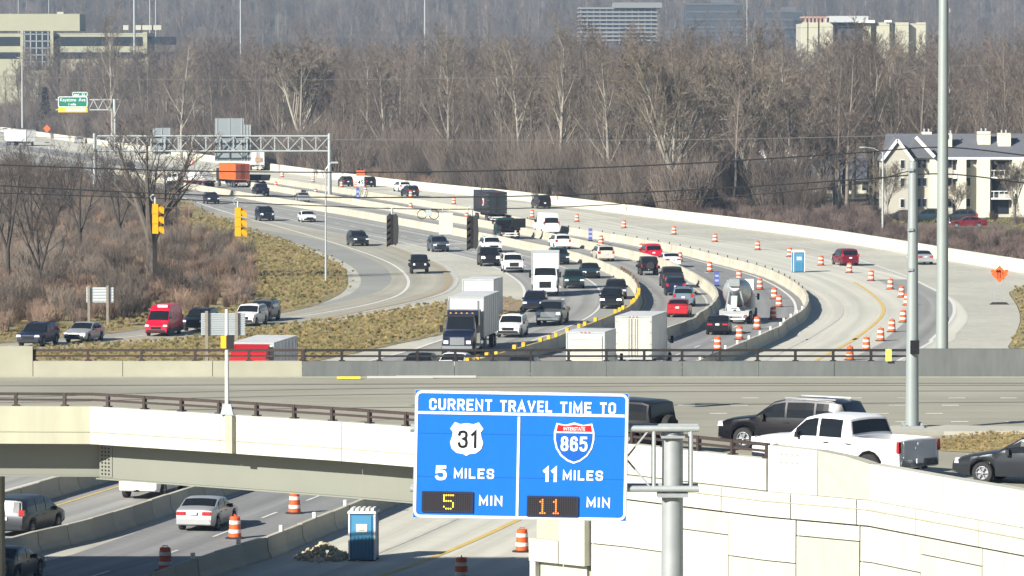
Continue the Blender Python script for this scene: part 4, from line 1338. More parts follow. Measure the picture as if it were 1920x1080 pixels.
# ---- the crowded far end at the upper left
oc = truck_root('container_truck', 'truck carrying a bright orange shipping container under the sign gantry', 455, 352, 9.0, B3, 'out', head=22)
cb = cargo_box(oc, -4.4, 4.0, 2.5, 1.3, 4.0, PAINT['orange'], mat('rust_red_doors', (.23, .045, .02), .6, var=.2, scale=2, stretch=(4, 1, .5)), ribs=12, frame=PAINT['orange'], name='container')
chassis(oc, -4.4, 5.4, 1.0); truck_wheels(oc, (-3.4, -2.2, 4.6)); truck_tail(oc, -4.5)
b = MB(); b.box((0, 5.1, 2.0), (2.3, 1.6, 2.2)); b.build('cab', PAINT['charcoal'], oc)
dt = truck_root('dump_truck', 'dark dump truck right of the orange container', 498, 351, 7.0, B3, 'out', head=55)
b = MB(); b.prism([(-3.4, 1.1), (1.2, 1.1), (1.5, 2.1), (-3.7, 2.1)], -1.2, 1.2, 'yz'); b.build('dump_body', PAINT['navy'], dt)
hood_cab(dt, 1.3, PAINT['navy'], tall=2.5); chassis(dt, -3.2, 3.2); truck_wheels(dt, (3.4, -1.0, -2.2))
wtk = truck_root('flatbed_truck', 'white and red truck with a covered load left of the orange container', 398, 353, 9.0, B2, 'out', head=48)
b = MB(); b.prism([(-4.0, 1.3), (2.4, 1.3), (1.6, 2.6), (-2.6, 2.7)], -1.15, 1.15, 'yz'); b.build('covered_load', mat('white_tarpaulin', (.62, .62, .60), .8, var=.2, scale=1.2), wtk)
b = MB(); b.box((0, -.8, 1.12), (2.4, 6.6, .26)); b.build('flat_deck', PAINT['maroon'], wtk)
hood_cab(wtk, 2.5, PAINT['white'], tall=2.4); chassis(wtk, -4.0, 4.5); truck_wheels(wtk, (4.5, -2.2, -3.4))
wbx = box_truck('white box truck with a picture on its rear, right of the gantry sign backs', 484, 320, WW, 'out', L=8.0, zt=3.7)
b = MB(); b.box((.1, -4.02, 2.1), (1.3, .03, .8)); b.build('rear_picture', mat('tan_picture', (.45, .27, .16), .6, var=.5, scale=2.5), wbx)
lt = truck_root('box_trailer', 'white box trailer at the far left edge under the hazy woods', 58, 274, 13.0, B3, 'in', head=180 + 30)
cargo_box(lt, -6.4, 6.4, 2.6, 1.15, 4.0, PAINT['white'], ribs=0); chassis(lt, -6, 6); truck_wheels(lt, (-5.2, -4.0, 5.0)); truck_tail(lt, -6.4)
place('suv', 'white', 25, 243, 'small white car at the far left top edge of the freeway', 'car', WW, 'out')
place('sedan', 'white', 10, 250, 'white sedan at the left picture edge near the white trailer', 'car', WW, 'out')
place('suv', 'silver', 150, 269, 'small silver car beside the white wall left of the gantry', 'car', WW, 'out')
place('suv', 'charcoal', 330, 360, 'dark car behind the twigs of the leaning tree', 'car', B1, 'in')
place('suv', 'black', 246, 322, 'black car behind the bare branches near the left gantry leg', 'car', B1, 'in')
place('suv', 'charcoal', 205, 342, 'grey car half hidden in twigs on the oncoming side', 'car', B1, 'in')
place('van', 'cream', 270, 300, 'pale van behind branches right of the left gantry leg', 'van', B3, 'out')

# ---- exit ramp at the left, coming toward the overpass
RH = 180 - 23.5
place('suv', 'navy', 52, 651, 'dark navy car leading the row on the ramp at the left edge', 'car', head=180 - 14)
place('sedan', 'silver', 139, 643, 'silver sedan second from the left on the ramp', 'car', head=180 - 14)
rv = place('van', 'van_red', 290, 632, 'tall red delivery van with dark sills on the ramp', 'van', head=180 - 10, panel_van=True)
rv.scale = (.88, .88, .88)
b = MB(); b.box((0, 0, 0), (2.085, 5.6, .36)); o = b.build('dark_sill', M_BLACK, rv); o.location = (0, -.15, .48)
b = MB(); b.box((-.2, 1.32, 2.62), (.9, .05, .22)); o = b.build('roof_board', M_TRIM, rv)
place('suv', 'black', 362, 622, 'black SUV with pale headlamps left of the slatted sign back', 'car', head=180 - 12)
place('suv', 'white', 455, 613, 'white SUV partly hidden behind the slatted sign back', 'car', head=180 - 12)
place('suv', 'grey', 480, 604, 'grey SUV last in the row on the ramp', 'car', head=180 - 12)

# ---- on the overpass
place('pickup', 'white', 1583, 893, 'clean white pickup truck with a tailgate greyed by shade on the overpass', 'pickup', head=46, z=DZ, anchor='mid', gate=paint('shaded_gate_white', (.60, .61, .63), .1), rearbump=M_CHROME, rim=M_RIM_D)  # tailgate shade put into a greyer copy of the white
place('suv', 'black', 1490, 843, 'glossy black SUV beside the white pickup on the overpass', 'car', head=62, z=DZ, anchor='mid', roofrail=M_RIM)
place('jeep', 'black', 1138, 852, 'black boxy car half hidden behind the blue travel sign', 'car', head=58, z=DZ, anchor='mid')
place('sedan', 'charcoal', 1945, 906, 'dark sedan entering the overpass at the right picture edge', 'car', head=66, z=DZ, anchor='mid')

# ---- under the overpass at the bottom left, driving away
place('minivan', 'charcoal', 8, 1008, 'dark minivan under the overpass at the left edge', 'minivan', B2, 'out')
place('pickup', 'white', 258, 938, 'white pickup of which only the rear shows under the girder', 'pickup', B2, 'out')
place('sedan', 'silver', 363, 998, 'silver sedan seen from behind under the overpass', 'car', B3, 'out')
place('sedan', 'teal', -22, 1100, 'dark car in the bottom left corner in shade', 'car', B3, 'out')
# ------------------------------------------------------------------ traffic drums
def drum_meshes():
    r = [(.285, .0), (.285, .20), (.275, .21), (.275, .40), (.262, .41), (.262, .60), (.25, .61), (.25, .80), (.235, .81), (.235, .92), (.20, .96)]
    o = MB(); o.lathe(r, 16)
    o.tube([(-.12, 0, .96), (-.10, 0, 1.03), (.10, 0, 1.03), (.12, 0, .96)], .022, 6)
    w = []
    for z0, z1, rr in ((.225, .385, .281), (.625, .785, .256)):
        q = MB(); q.lathe([(rr, z0), (rr - .003, z1)], 16, cap=False); w.append(q.mesh('white_band', [M_DWHITE], 50))
    k = MB(); k.lathe([(.44, .0), (.44, .05), (.30, .09)], 16)
    return o.mesh('drum_body', [M_ORANGE], 40), w, k.mesh('rubber_base', [M_RUBBER])
D_BODY, D_BANDS, D_BASE = drum_meshes()
def drum(px, py, label, group=None, z=0.0):
    p = G(px, py, z)
    p.y += .25
    t = thing('traffic_drum', label, 'drum', p, rnd.uniform(0, 6.28), group)
    o = obj('drum_body', D_BODY, t, (0, 0, .04))
    for w in D_BANDS:
        obj('white_band', w, o)
    obj('rubber_base', D_BASE, t)
    return t
ORD = 'first second third fourth fifth sixth seventh eighth ninth tenth eleventh twelfth thirteenth fourteenth fifteenth sixteenth seventeenth eighteenth nineteenth twentieth'.split()
L_NEW = 'orange and white drum in the curving row on the new pale pavement'
n_dr = 0
for p in [(529, 332), (587, 342), (851, 383), (998, 408), (1082, 416), (1170, 428), (1264, 440), (1341, 454), (1421, 469), (1540, 498), (1593, 512), (1634, 527), (1670, 543), (1691, 558), (1701, 573), (1694, 605), (1673, 623), (1652, 640), (1625, 658), (1594, 676)][::-1]:
    drum(*p, 'orange drum on the new pale pavement, ' + ORD[n_dr] + ' of the row counted from the railing', 'drums on the new pavement'); n_dr += 1
drum(1481, 482, 'orange and white drum just left of the blue portable toilet')
L_IN = 'orange and white drum in the row between the two inner barriers'
n_dr = 0
for p in [(1127, 458), (1275, 491), (1331, 510), (1386, 527), (1425, 543), (1452, 561), (1461, 576), (1450, 599), (1420, 618), (1387, 637), (1346, 658)][::-1]:
    drum(*p, 'orange drum in the row between the inner barriers, ' + ORD[n_dr] + ' from the railing', 'drums between the inner barriers'); n_dr += 1
drum(1203, 474, 'orange and white drum touching the front of the crimson minivan')
for p, lb in [((592, 366), 'small far orange drum beside the silver sedan near the lamp post'), ((770, 394), 'small orange drum above the coil of cable on the wire'), ((360, 309), 'small orange drum left of the gantry sign backs'), ((668, 352), 'small orange drum left of the speed sign posts'),
              ((640, 351), 'small orange drum behind the dark SUV left of the speed sign'), ((685, 362), 'small orange drum right of the narrow blue panel by the speed sign'), ((770, 370), 'small orange drum against the dark car near the white wall'), ((875, 413), 'small orange drum left of the black trailer'), ((517, 352), 'small orange drum right of the dark dump truck')]:
    drum(*p, lb, 'far drums below the gantry')
drum(440, 1011, 'orange and white drum right of the silver sedan under the overpass')
drum(552, 964, 'orange and white drum just below the grey girder')
drum(979, 1036, 'orange and white drum standing below the blue travel sign')
drum(309, 1072, 'shaded drum at the bottom, left of the silver sedan lane')
drum(865, 1092, 'shaded drum cut off by the bottom edge of the picture')

# ------------------------------------------------------------------ portable toilets
def toilet(px, py, label, rz, z=0.0):
    p = G(px, py, z); p.y += .55
    t = thing('portable_toilet', label, 'toilet', p, rz)
    M_TB = mat('blue_toilet_plastic', (.035, .18, .36), .5, var=.06, scale=2)
    M_TD = mat('light_blue_door', (.06, .25, .42), .5)
    b = MB(); b.box((0, 0, 1.03), (1.12, 1.10, 2.02)); bd = b.build('cabin', M_TB, t)
    for g in (1, -1):
        for yy in (-.56, .56):
            c = MB(); c.box((g * .55, yy * .98, 1.03), (.07, .06, 2.03)); c.build('corner_post', M_TRIM, bd)
    d = MB(); d.box((0, -.565, 1.05), (.84, .05, 1.80)); dr = d.build('door', M_TD, t)
    for k in range(5):
        q = MB(); q.box((-.32 + .16 * k, -.60, .62), (.035, .03, .86)); q.build('door_rib', M_TB, dr)
    pl = MB(); pl.box((0, -.61, 1.42), (.48, .02, .34)); pn = pl.build('notice', M_TRIM, dr)
    for k in range(3):
        q = MB(); q.box((0, -.623, 1.52 - .09 * k), (.36 - .06 * k, .008, .035)); q.build('notice_line', mat('notice_grey', (.25, .25, .27), .7), pn)
    r = MB()
    r.prism([(-.62, 2.04), (.62, 2.04), (.60, 2.14), (-.60, 2.14)], -.62, .62, 'xz')
    rf = r.build('roof', M_TRIM, t)
    for k in range(5):
        q = MB(); q.box((-.44 + .22 * k, 0, 2.20), (.12, 1.1, .12), 0, 0, .85); q.build('roof_vent', M_TRIM, rf)
    b = MB(); b.box((0, 0, .02), (1.2, 1.2, .06)); b.build('skid', M_BLACK, t)
toilet(1497, 511, 'bright blue portable toilet standing on the new pavement', .12)
toilet(681, 1052, 'blue portable toilet half in shade under the overpass', -.10)

# ------------------------------------------------------------------ rubble by the near toilet
rp = G(600, 1046)
rub = thing('rubble_pile', 'heap of pale broken concrete beside the shaded toilet', 'rubble', rp)
stone_m = mat('broken_concrete', (.50, .42, .27), .9, var=.2, scale=3, rand=.2, bump=.4)
stones = []
for k in range(3):
    import bmesh
    bm = bmesh.new(); bmesh.ops.create_icosphere(bm, subdivisions=1, radius=1)
    for v in bm.verts:
        v.co *= rnd.uniform(.7, 1.2)
    me = bpy.data.meshes.new('stone'); bm.to_mesh(me); bm.free(); me.materials.append(stone_m); stones.append(me)
for k in range(190):
    a, r = rnd.uniform(0, 6.28), rnd.random() ** .6
    x, y = math.cos(a) * r * 1.15 + .1, math.sin(a) * r * 2.2
    o = obj('stone', stones[k % 3], rub, (x, y, max(.02, (1 - r) * .62 * (.6 + .6 * (x + 1.2) / 2.4)) + rnd.uniform(-.04, .06)))
    s = rnd.uniform(.05, .15); o.scale = (s * rnd.uniform(.8, 1.5), s, s * rnd.uniform(.6, 1)); o.rotation_euler = (rnd.uniform(0, 3), rnd.uniform(0, 3), rnd.uniform(0, 3))

# ------------------------------------------------------------------ lettering
def text_mesh(s, size, extrude=.006, bold=0.0, spacing=1.0):
    cu = bpy.data.curves.new('lettering', 'FONT')
    cu.body = s; cu.size = size; cu.extrude = extrude; cu.offset = bold
    cu.align_x = 'CENTER'; cu.align_y = 'CENTER'; cu.space_character = spacing; cu.resolution_u = 3
    o = bpy.data.objects.new('lettering', cu); COL.objects.link(o)
    dg = bpy.context.evaluated_depsgraph_get()
    me = bpy.data.meshes.new_from_object(o.evaluated_get(dg))
    bpy.data.objects.remove(o); bpy.data.curves.remove(cu)
    v = np.zeros(len(me.vertices) * 3, np.float32); me.vertices.foreach_get('co', v); v = v.reshape(-1, 3)
    v = np.stack([v[:, 0], -v[:, 2], v[:, 1]], 1)          # stand it up, facing the camera side
    me.vertices.foreach_set('co', v.ravel()); me.update()
    return me
def lettering(s, size, m, parent, x, y, z, width=None, **k):
    me = text_mesh(s, size, **k)
    me.materials.clear(); me.materials.append(m)
    co = np.array([v.co for v in me.vertices])
    cx, cz = (co[:, 0].min() + co[:, 0].max()) / 2, (co[:, 2].min() + co[:, 2].max()) / 2
    w = co[:, 0].max() - co[:, 0].min()
    sx = width / w if width else 1.0
    for v in me.vertices:
        v.co.x = (v.co.x - cx) * sx; v.co.z -= cz
    return obj('lettering', me, parent, (x, y, z))
def round_ring(b, w, h, r, t, y0, y1, cx=0, cz=0, n=6):
    """a rounded rectangular frame, outer size w x h, bar width t"""
    def loop(w, h, r):
        P = []
        for sx, sz, a0 in ((1, -1, -90), (1, 1, 0), (-1, 1, 90), (-1, -1, 180)):
            for k in range(n + 1):
                a = math.radians(a0 + 90 * k / n)
                P.append((cx + sx * (w / 2 - r) + r * math.cos(a), cz + sz * (h / 2 - r) + r * math.sin(a)))
        return P
    A, B = loop(w, h, r), loop(w - 2 * t, h - 2 * t, max(.01, r - t))
    m = len(A)
    vs = [(x, y0, z) for x, z in A] + [(x, y0, z) for x, z in B] + [(x, y1, z) for x, z in A] + [(x, y1, z) for x, z in B]
    fs = []
    for i in range(m):
        j = (i + 1) % m
        fs += [(i, j, m + j, m + i), (2 * m + j, 2 * m + i, 3 * m + i, 3 * m + j), (i, 2 * m + i, 2 * m + j, j), (m + j, 3 * m + j, 3 * m + i, m + i)]
    b.add(vs, fs); return b


# highway lettering drawn as strokes of even width
_BOWL = [(0, .72), (.03, .87), (.16, .96), (.36, 1), (.64, 1), (.84, .96), (.97, .87), (1, .72)]
_CUP = [(1, .28), (.97, .13), (.84, .04), (.64, 0), (.36, 0), (.16, .04), (.03, .13), (0, .28)]
GLYPH = {
    'C': (.66, [_BOWL[::-1] + _CUP[::-1]]), 'O': (.70, [_BOWL + _CUP + [_BOWL[0]]]),
    'U': (.66, [[(0, 1)] + _CUP[::-1] + [(1, 1)]]),
    'R': (.68, [[(0, 0), (0, 1), (.62, 1), (.86, .96), (1, .84), (1, .64), (.86, .52), (.62, .47), (0, .47)], [(.52, .47), (1, 0)]]),
    'E': (.60, [[(1, 1), (0, 1), (0, 0), (1, 0)], [(0, .52), (.85, .52)]]), 'N': (.70, [[(0, 0), (0, 1), (1, 0), (1, 1)]]),
    'T': (.62, [[(0, 1), (1, 1)], [(.5, 1), (.5, 0)]]), 'A': (.80, [[(0, 0), (.5, 1), (1, 0)], [(.17, .30), (.83, .30)]]),
    'V': (.76, [[(0, 1), (.5, 0), (1, 1)]]), 'L': (.58, [[(0, 1), (0, 0), (1, 0)]]), 'I': (.0, [[(.5, 0), (.5, 1)]]),
    'M': (.84, [[(0, 0), (0, 1), (.5, .2), (1, 1), (1, 0)]]),
    'S': (.66, [[(1, .78), (.95, .92), (.75, 1), (.3, 1), (.08, .94), (0, .8), (0, .68), (.1, .57), (.35, .52), (.65, .48), (.9, .43), (1, .32), (1, .2), (.92, .06), (.7, 0), (.25, 0), (.05, .08), (0, .22)]]),
    '5': (.62, [[(.95, 1), (.08, 1), (.05, .60), (.3, .645), (.62, .64), (.88, .57), (1, .42), (1, .22), (.88, .06), (.6, 0), (.3, 0), (.08, .06), (0, .16)]]),
    '1': (.26, [[(0, .80), (.95, 1), (.95, 0)]]),
    '3': (.62, [[(.02, .80), (.12, .95), (.38, 1), (.65, 1), (.9, .93), (.97, .77), (.88, .6), (.6, .53), (.92, .45), (1, .28), (.92, .07), (.62, 0), (.35, 0), (.1, .06), (0, .22)]]),
    '8': (.62, [[(.5, .53), (.12, .60), (.04, .77), (.14, .94), (.4, 1), (.6, 1), (.86, .94), (.96, .77), (.88, .60), (.5, .53), (.08, .44), (0, .26), (.1, .06), (.38, 0), (.62, 0), (.9, .06), (1, .26), (.92, .44), (.5, .53)]]),
    '6': (.62, [[(.95, .82), (.82, .96), (.6, 1), (.4, 1), (.14, .94), (.02, .76), (0, .5), (0, .26), (.1, .06), (.38, 0), (.62, 0), (.9, .06), (1, .24), (1, .36), (.9, .52), (.62, .58), (.36, .58), (.1, .50), (0, .36)]]),
}
def strokes(text, height, m, parent, x, y, z, width, t=.19, gap=.30):
    """one object for each letter; x, z is the middle of the word"""
    th = height * t
    hh = height - th
    ws = [(GLYPH[c][0] * height) for c in text]
    total = sum(ws) + len(text) * th + gap * height * (len(text) - 1) - (len(text)) * 0
    sx = width / total
    cur = x - width / 2
    for c, w in zip(text, ws):
        b = MB()
        for si, path in enumerate(GLYPH[c][1]):
            P = [np.array((cur + sx * (th / 2 + (w * u if w else 0)), z - height / 2 + th / 2 + hh * v)) for u, v in path]
            n = len(P)
            Lp, Rp = [], []
            for i in range(n):
                d0 = P[i] - P[i - 1] if i else P[1] - P[0]
                d1 = P[i + 1] - P[i] if i < n - 1 else d0
                d0 = d0 / np.linalg.norm(d0); d1 = d1 / np.linalg.norm(d1)
                nn = np.array((-d0[1] - d1[1], d0[0] + d1[0])); nn /= (np.linalg.norm(nn) + 1e-9)
                k = th / 2 / max(.42, nn.dot(np.array((-d0[1], d0[0]))))
                e = d0 * 0
                if i == 0: e = -d1 * th / 2 * .9
                if i == n - 1: e = d0 * th / 2 * .9
                Lp.append(P[i] + nn * k + e); Rp.append(P[i] - nn * k + e)
            yo = y - .004 - .0012 * si
            vs = [(p[0], yo, p[1]) for p in Lp] + [(p[0], yo, p[1]) for p in Rp] + [(p[0], y + .003, p[1]) for p in Lp] + [(p[0], y + .003, p[1]) for p in Rp]
            fs = []
            for i in range(n - 1):
                fs += [(i, i + 1, n + i + 1, n + i), (i, 2 * n + i, 2 * n + i + 1, i + 1), (n + i + 1, 3 * n + i + 1, 3 * n + i, n + i)]
            b.add(vs, fs)
        b.build('letter', m, parent)
        cur += sx * (w + th + gap * height)

# ------------------------------------------------------------------ the blue travel time sign
SD = 124.0
M_BLUE = mat('blue_sign_sheet', (.004, .155, .60), .45, var=.05, scale=.8, stretch=(2, 2, .3))
M_SWHITE = mat('white_sign_sheet', (.84, .85, .86), .5)
base = AT(1262, 1080, SD)
sg = thing('travel_time_sign', 'large blue travel time sign on a galvanised cantilever pole', 'sign', (base.x, SD, 0))
def S(px, py):
    p = AT(px, py, SD); return p.x - base.x, p.z
b = MB(); b.tube([(0, .55, 0), (0, .55, S(1262, 815)[1])], [.33, .27], 20); pole = b.build('pole', M_GALV_D, sg, smooth_angle=40)
b = MB(); b.lathe([(.30, 0), (.30, .03), (.05, .10)], 16, (0, .55, S(1262, 815)[1])); b.build('pole_cap', M_GALV_D, pole)
zt_, zb_ = S(0, 805)[1], S(0, 918)[1]
xl, xr = S(768, 0)[0], S(1313, 0)[0]
for z in (zt_, zb_):
    for y in (.22, .92):
        b = MB(); b.tube([(xl, y, z), (xr, y, z)], .085, 10); b.build('truss_chord', M_GALV, sg, smooth_angle=40)
for px in (1228, 1298, 1110, 980, 850):
    x = S(px, 0)[0]
    for y in (.22, .92):
        b = MB(); b.tube([(x, y, zb_), (x, y, zt_)], .05, 8); b.build('truss_post', M_GALV, sg, smooth_angle=40)
    b = MB(); b.beam((x, .22, zt_), (x, .92, zt_), .06); b.beam((x, .22, zb_), (x, .92, zb_), .06); b.build('cross_tie', M_GALV, sg)
for xa, xb, y in ((1220, 1172, .22), (1172, 1225, .92)):
    x0, x1 = S(xa, 0)[0], S(xb, 0)[0]
    b = MB(); b.beam((x0, y, zt_), (x0 - .62, y + .1, (zt_ + zb_) / 2), .045); b.beam((x0 - .62, y + .1, (zt_ + zb_) / 2), (x0 + .05, y, zb_), .045); b.build('truss_brace', M_GALV_D, sg)
b = MB(); b.box((0, .55, zb_ - .17), (.80, .85, .10)); b.box((0, .55, zt_ - .22), (.62, .75, .06)); b.build('saddle_plate', M_GALV_D, sg)
# panel, turned a little out of level as it hangs
cx, cz = S(976.5, 854)
PWID, PHEI = 402 / (FPX / SD), 241 / (FPX / SD)
pn = thing('panel_tmp', '', '', (0, 0, 0))
bpy.data.objects.remove(pn)
b = MB(); b.box((0, 0, 0), (PWID, .06, PHEI)); panel = b.build('sign_panel', M_BLUE, sg)
panel.location = (cx, 0, cz)
panel.rotation_euler = (0, math.radians(1.15), math.radians(2))
kx = lambda px: (px - 976.5) / (FPX / SD)
kz = lambda py: (854 - py) / (FPX / SD)
yf = -.034
bb = MB(); round_ring(bb, PWID + .01, PHEI + .01, .02, .015, -.036, .03); bb.build('panel_edge', M_ALU, panel)
bb = MB(); round_ring(bb, PWID - .03, PHEI - .03, .17, .065, yf - .010, yf + .004); bb.build('border', M_SWHITE, panel)
bb = MB(); bb.box((0, yf - .004, kz(776)), (PWID - .12, .012, .07)); bb.build('divider', M_SWHITE, panel)
bb = MB(); zc0, zc1 = kz(779), kz(971); bb.box((kx(971.5), yf - .005, (zc0 + zc1) / 2), (.065, .012, zc0 - zc1 - .05)); bb.build('divider', M_SWHITE, panel)
strokes('CURRENT', .300, M_SWHITE, panel, kx(861.5), yf, kz(760), kx(920) - kx(803))
strokes('TRAVEL', .300, M_SWHITE, panel, kx(984.5), yf, kz(761), kx(1033) - kx(936))
strokes('TIME', .300, M_SWHITE, panel, kx(1078), yf, kz(762), kx(1107) - kx(1049))
strokes('TO', .300, M_SWHITE, panel, kx(1138.5), yf, kz(762), kx(1153) - kx(1124))
for num, px, pxm in (('5', 827, 889), ('11', 1032, 1094)):
    strokes(num, .385, M_SWHITE, panel, kx(px), yf, kz(889), .29 if num == '5' else .34, t=.21)
    strokes('MILES', .262, M_SWHITE, panel, kx(pxm), yf, kz(889.5), kx(927) - kx(852))
for px in (921.5, 1124):
    strokes('MIN', .262, M_SWHITE, panel, kx(px), yf, kz(940), .60)
for zz in (-.55, .55):
    bb = MB(); bb.box((0, yf + .001, zz * 1.02 - .02), (PWID - .16, .004, .012)); bb.build('panel_seam', mat('seam_blue', (.003, .09, .42), .5), panel)
# route markers
def poly_plate(pts, m, parent, y0, y1, name):
    b = MB(); b.prism(pts, y0, y1, 'xz'); return b.build(name, m, parent)
def us_shield(s, cx_, cz_):
    half = [(0, -.52), (.10, -.46), (.30, -.43), (.45, -.30), (.50, -.12), (.44, .06), (.42, .20), (.50, .30), (.36, .50), (.20, .44), (.0, .47)]
    P = [(x, z) for x, z in half] + [(-x, z) for x, z in half[-2:0:-1]]
    return [(cx_ + x * s, cz_ + z * s) for x, z in P]
u = poly_plate(us_shield(.86, kx(874), kz(824)), M_SWHITE, panel, yf - .012, yf + .002, 'route_shield')
strokes('31', .46, M_BLACK, u, kx(875), yf - .013, kz(825), .47, t=.15)
def is_shield(s, cx_, cz_, top=.46):
    half = [(0, -.52), (.16, -.46), (.33, -.33), (.45, -.14), (.50, .08), (.50, .26), (.44, .48), (.22, .44), (0, .50)]
    P = [(x, min(z, top)) for x, z in half] + [(-x, min(z, top)) for x, z in half[-2:0:-1]]
    return [(cx_ + x * s, cz_ + z * s) for x, z in P]
ix, iz = kx(1076), kz(828)
i0 = poly_plate(is_shield(1.05, ix, iz, .5), M_SWHITE, panel, yf - .010, yf + .002, 'route_shield')
poly_plate(is_shield(.95, ix, iz, .26), mat('shield_blue', (.006, .11, .48), .45), i0, yf - .016, yf - .009, 'shield_field')
poly_plate([(ix - .46, iz + .29), (ix + .46, iz + .29), (ix + .43, iz + .46), (ix + .2, iz + .43), (ix, iz + .47), (ix - .2, iz + .43), (ix - .43, iz + .46)], mat('shield_red', (.50, .012, .022), .45), i0, yf - .016, yf - .009, 'shield_head')
lettering('INTERSTATE', .125, M_SWHITE, i0, ix, yf - .016, iz + .36, width=.56, bold=.002)
strokes('865', .385, M_SWHITE, i0, ix, yf - .017, iz - .03, .67, t=.17)
# dot matrix displays
M_LED_OFF = mat('unlit_dot', (.05, .045, .055), .6)
M_LED_Y = mat('lit_amber_dot', (.9, .5, .02), .5, emit=(1.0, .55, .03, 1.3))
M_LED_R = mat('lit_red_amber_dot', (.9, .2, .02), .5, emit=(1.0, .22, .03, 1.2))
F5 = ['11111', '1....', '1....', '1111.', '....1', '....1', '1...1', '.111.']
F1 = ['.1.', '11.', '.1.', '.1.', '.1.', '.1.', '.1.', '111']
for pxc, pyc, glyphs, m in ((840, 943.5, [(F5, 9)], M_LED_Y), (1038, 949, [(F1, 5), (F1, 11)], M_LED_R)):
    w, h = 93 / (FPX / SD), 36 / (FPX / SD)
    b = MB(); b.box((kx(pxc), yf - .012, kz(pyc)), (w, .03, h)); scr = b.build('dot_display', mat('display_black', (.012, .010, .013), .5), panel)
    bb = MB(); round_ring(bb, w + .05, h + .05, .02, .03, yf - .034, yf - .004, kx(pxc), kz(pyc)); bb.build('display_frame', mat('display_frame', (.02, .03, .09), .5), scr)
    lit = set()
    for gl, c0 in glyphs:
        for r_, row in enumerate(gl):
            for c_, ch in enumerate(row):
                if ch == '1':
                    lit.add((c0 + c_, r_ + 1))
    bo_, bl_ = MB(), MB()
    for c_ in range(22):
        for r_ in range(10):
            x = kx(pxc) - w / 2 + w * (c_ + .5) / 22; z = kz(pyc) + h / 2 - h * (r_ + .5) / 10
            (bl_ if (c_, r_) in lit else bo_).box((x, yf - .03, z), (.030, .012, .030) if (c_, r_) not in lit else (.034, .014, .034))
    tag(bo_.build('unlit_dots', M_LED_OFF, scr), kind='stuff')
    tag(bl_.build('lit_dots', m, scr), kind='stuff')

# ------------------------------------------------------------------ tall poles
def pole_thing(name, label, x, y, z0, z1, r0, r1, m, n=14):
    t = thing(name, label, 'pole', (x, y, z0))
    b = MB(); b.tube([(0, 0, 0), (0, 0, z1 - z0)], [r0, r1], n); b.build('shaft', m, t, smooth_angle=40)
    return t
BPY = 300.0
bp_ = AT(1767, 500, BPY)
big = pole_thing('power_pole', 'tallest pale steel pole reaching beyond the top of the picture', bp_.x, BPY, 0, 40, .40, .24, M_POLE, 16)
for z in (5.2, 11.5, 16.6, 19.5, 24.5):
    b = MB(); b.box((.30, -.05, z), (.22, .10, .26)); b.build('step_bracket', M_GALV_D, big)
sp_ = G(1710, 808, DZ)
sig = pole_thing('signal_pole', 'thick grey steel signal pole standing on the overpass island', sp_.x, sp_.y, DZ + .13, AT(1710, 303, sp_.y).z, .235, .155, mat('signal_pole_grey', (.30, .335, .33), .45, .25, var=.06, scale=.8))
b = MB(); b.box((0, 0, .03), (.78, .78, .06)); 
for x in (-.3, .3):
    for y in (-.3, .3):
        b.box((x, y, .10), (.07, .07, .12))
b.build('base_plate', M_GALV_D, sig)
b = MB(); b.box((.06, -.24, AT(0, 650, sp_.y).z - DZ - .13), (.30, .24, .46)); b.build('signal_box', M_BLACK, sig)
for py in (430, 505, 318):
    b = MB(); b.box((-.10, -.18, AT(0, py, sp_.y).z - DZ - .13), (.20, .10, .09)); b.build('clamp', M_GALV_D, sig)
# small pole on the near parapet with a yellow box
sm_ = n_at(424); smy = sm_[1] + .12
small = thing('signal_post', 'slim pale post with a yellow signal box on the near parapet', 'post', (sm_[0], smy, 9.30))
b = MB(); b.box((0, 0, .18), (.44, .40, .36), 0, 0, .62); b.build('cast_base', M_ALU, small)
b = MB(); b.tube([(0, 0, .3), (0, 0, AT(424, 580, smy).z - 9.3)], [.075, .06], 12); b.build('shaft', mat('pale_post', (.62, .62, .56), .5), small, smooth_angle=40)
b = MB(); b.box((-.03, -.02, AT(0, 641, smy).z - 9.3), (.34, .26, .42)); sb_ = b.build('signal_box', M_YEL, small)
b = MB(); b.box((.12, -.10, AT(0, 641, smy).z - 9.3), (.26, .20, .46)); b.build('hood', M_DARK, sb_)
# street lamps
def lamp(label, px, py, ptop, arm, z=0.0, dist=None, r=.11):
    p = G(px, py, z) if dist is None else AT(px, py, dist)
    zt = AT(px, ptop, p.y).z
    t = thing('street_lamp', label, 'lamp post', p)
    b = MB(); b.tube([(0, 0, 0), (0, 0, zt - p.z)], [r, r * .6], 10); b.build('shaft', M_GALV, t, smooth_angle=40)
    b = MB(); b.tube([(0, 0, zt - p.z - .1), (arm * .5, 0, zt - p.z + .45), (arm, 0, zt - p.z + .6)], [.06, .05, .05], 8); am = b.build('arm', M_GALV, t)
    b = MB(); b.box((arm * 1.12, 0, zt - p.z + .58), (.75, .32, .16), 0, 0, .8); b.build('lamp_head', M_GALV_D, am)
lamp('slim street lamp on the left verge with a short arm', 611, 531, 316, .75)
lamp('street lamp behind the white wall with an arm to the left', 1655, 447, 285, -2.3, dist=590, r=.16)
lamp('thin far lamp post near the green exit sign', 42, 240, 112, -.8, dist=1225, r=.26)

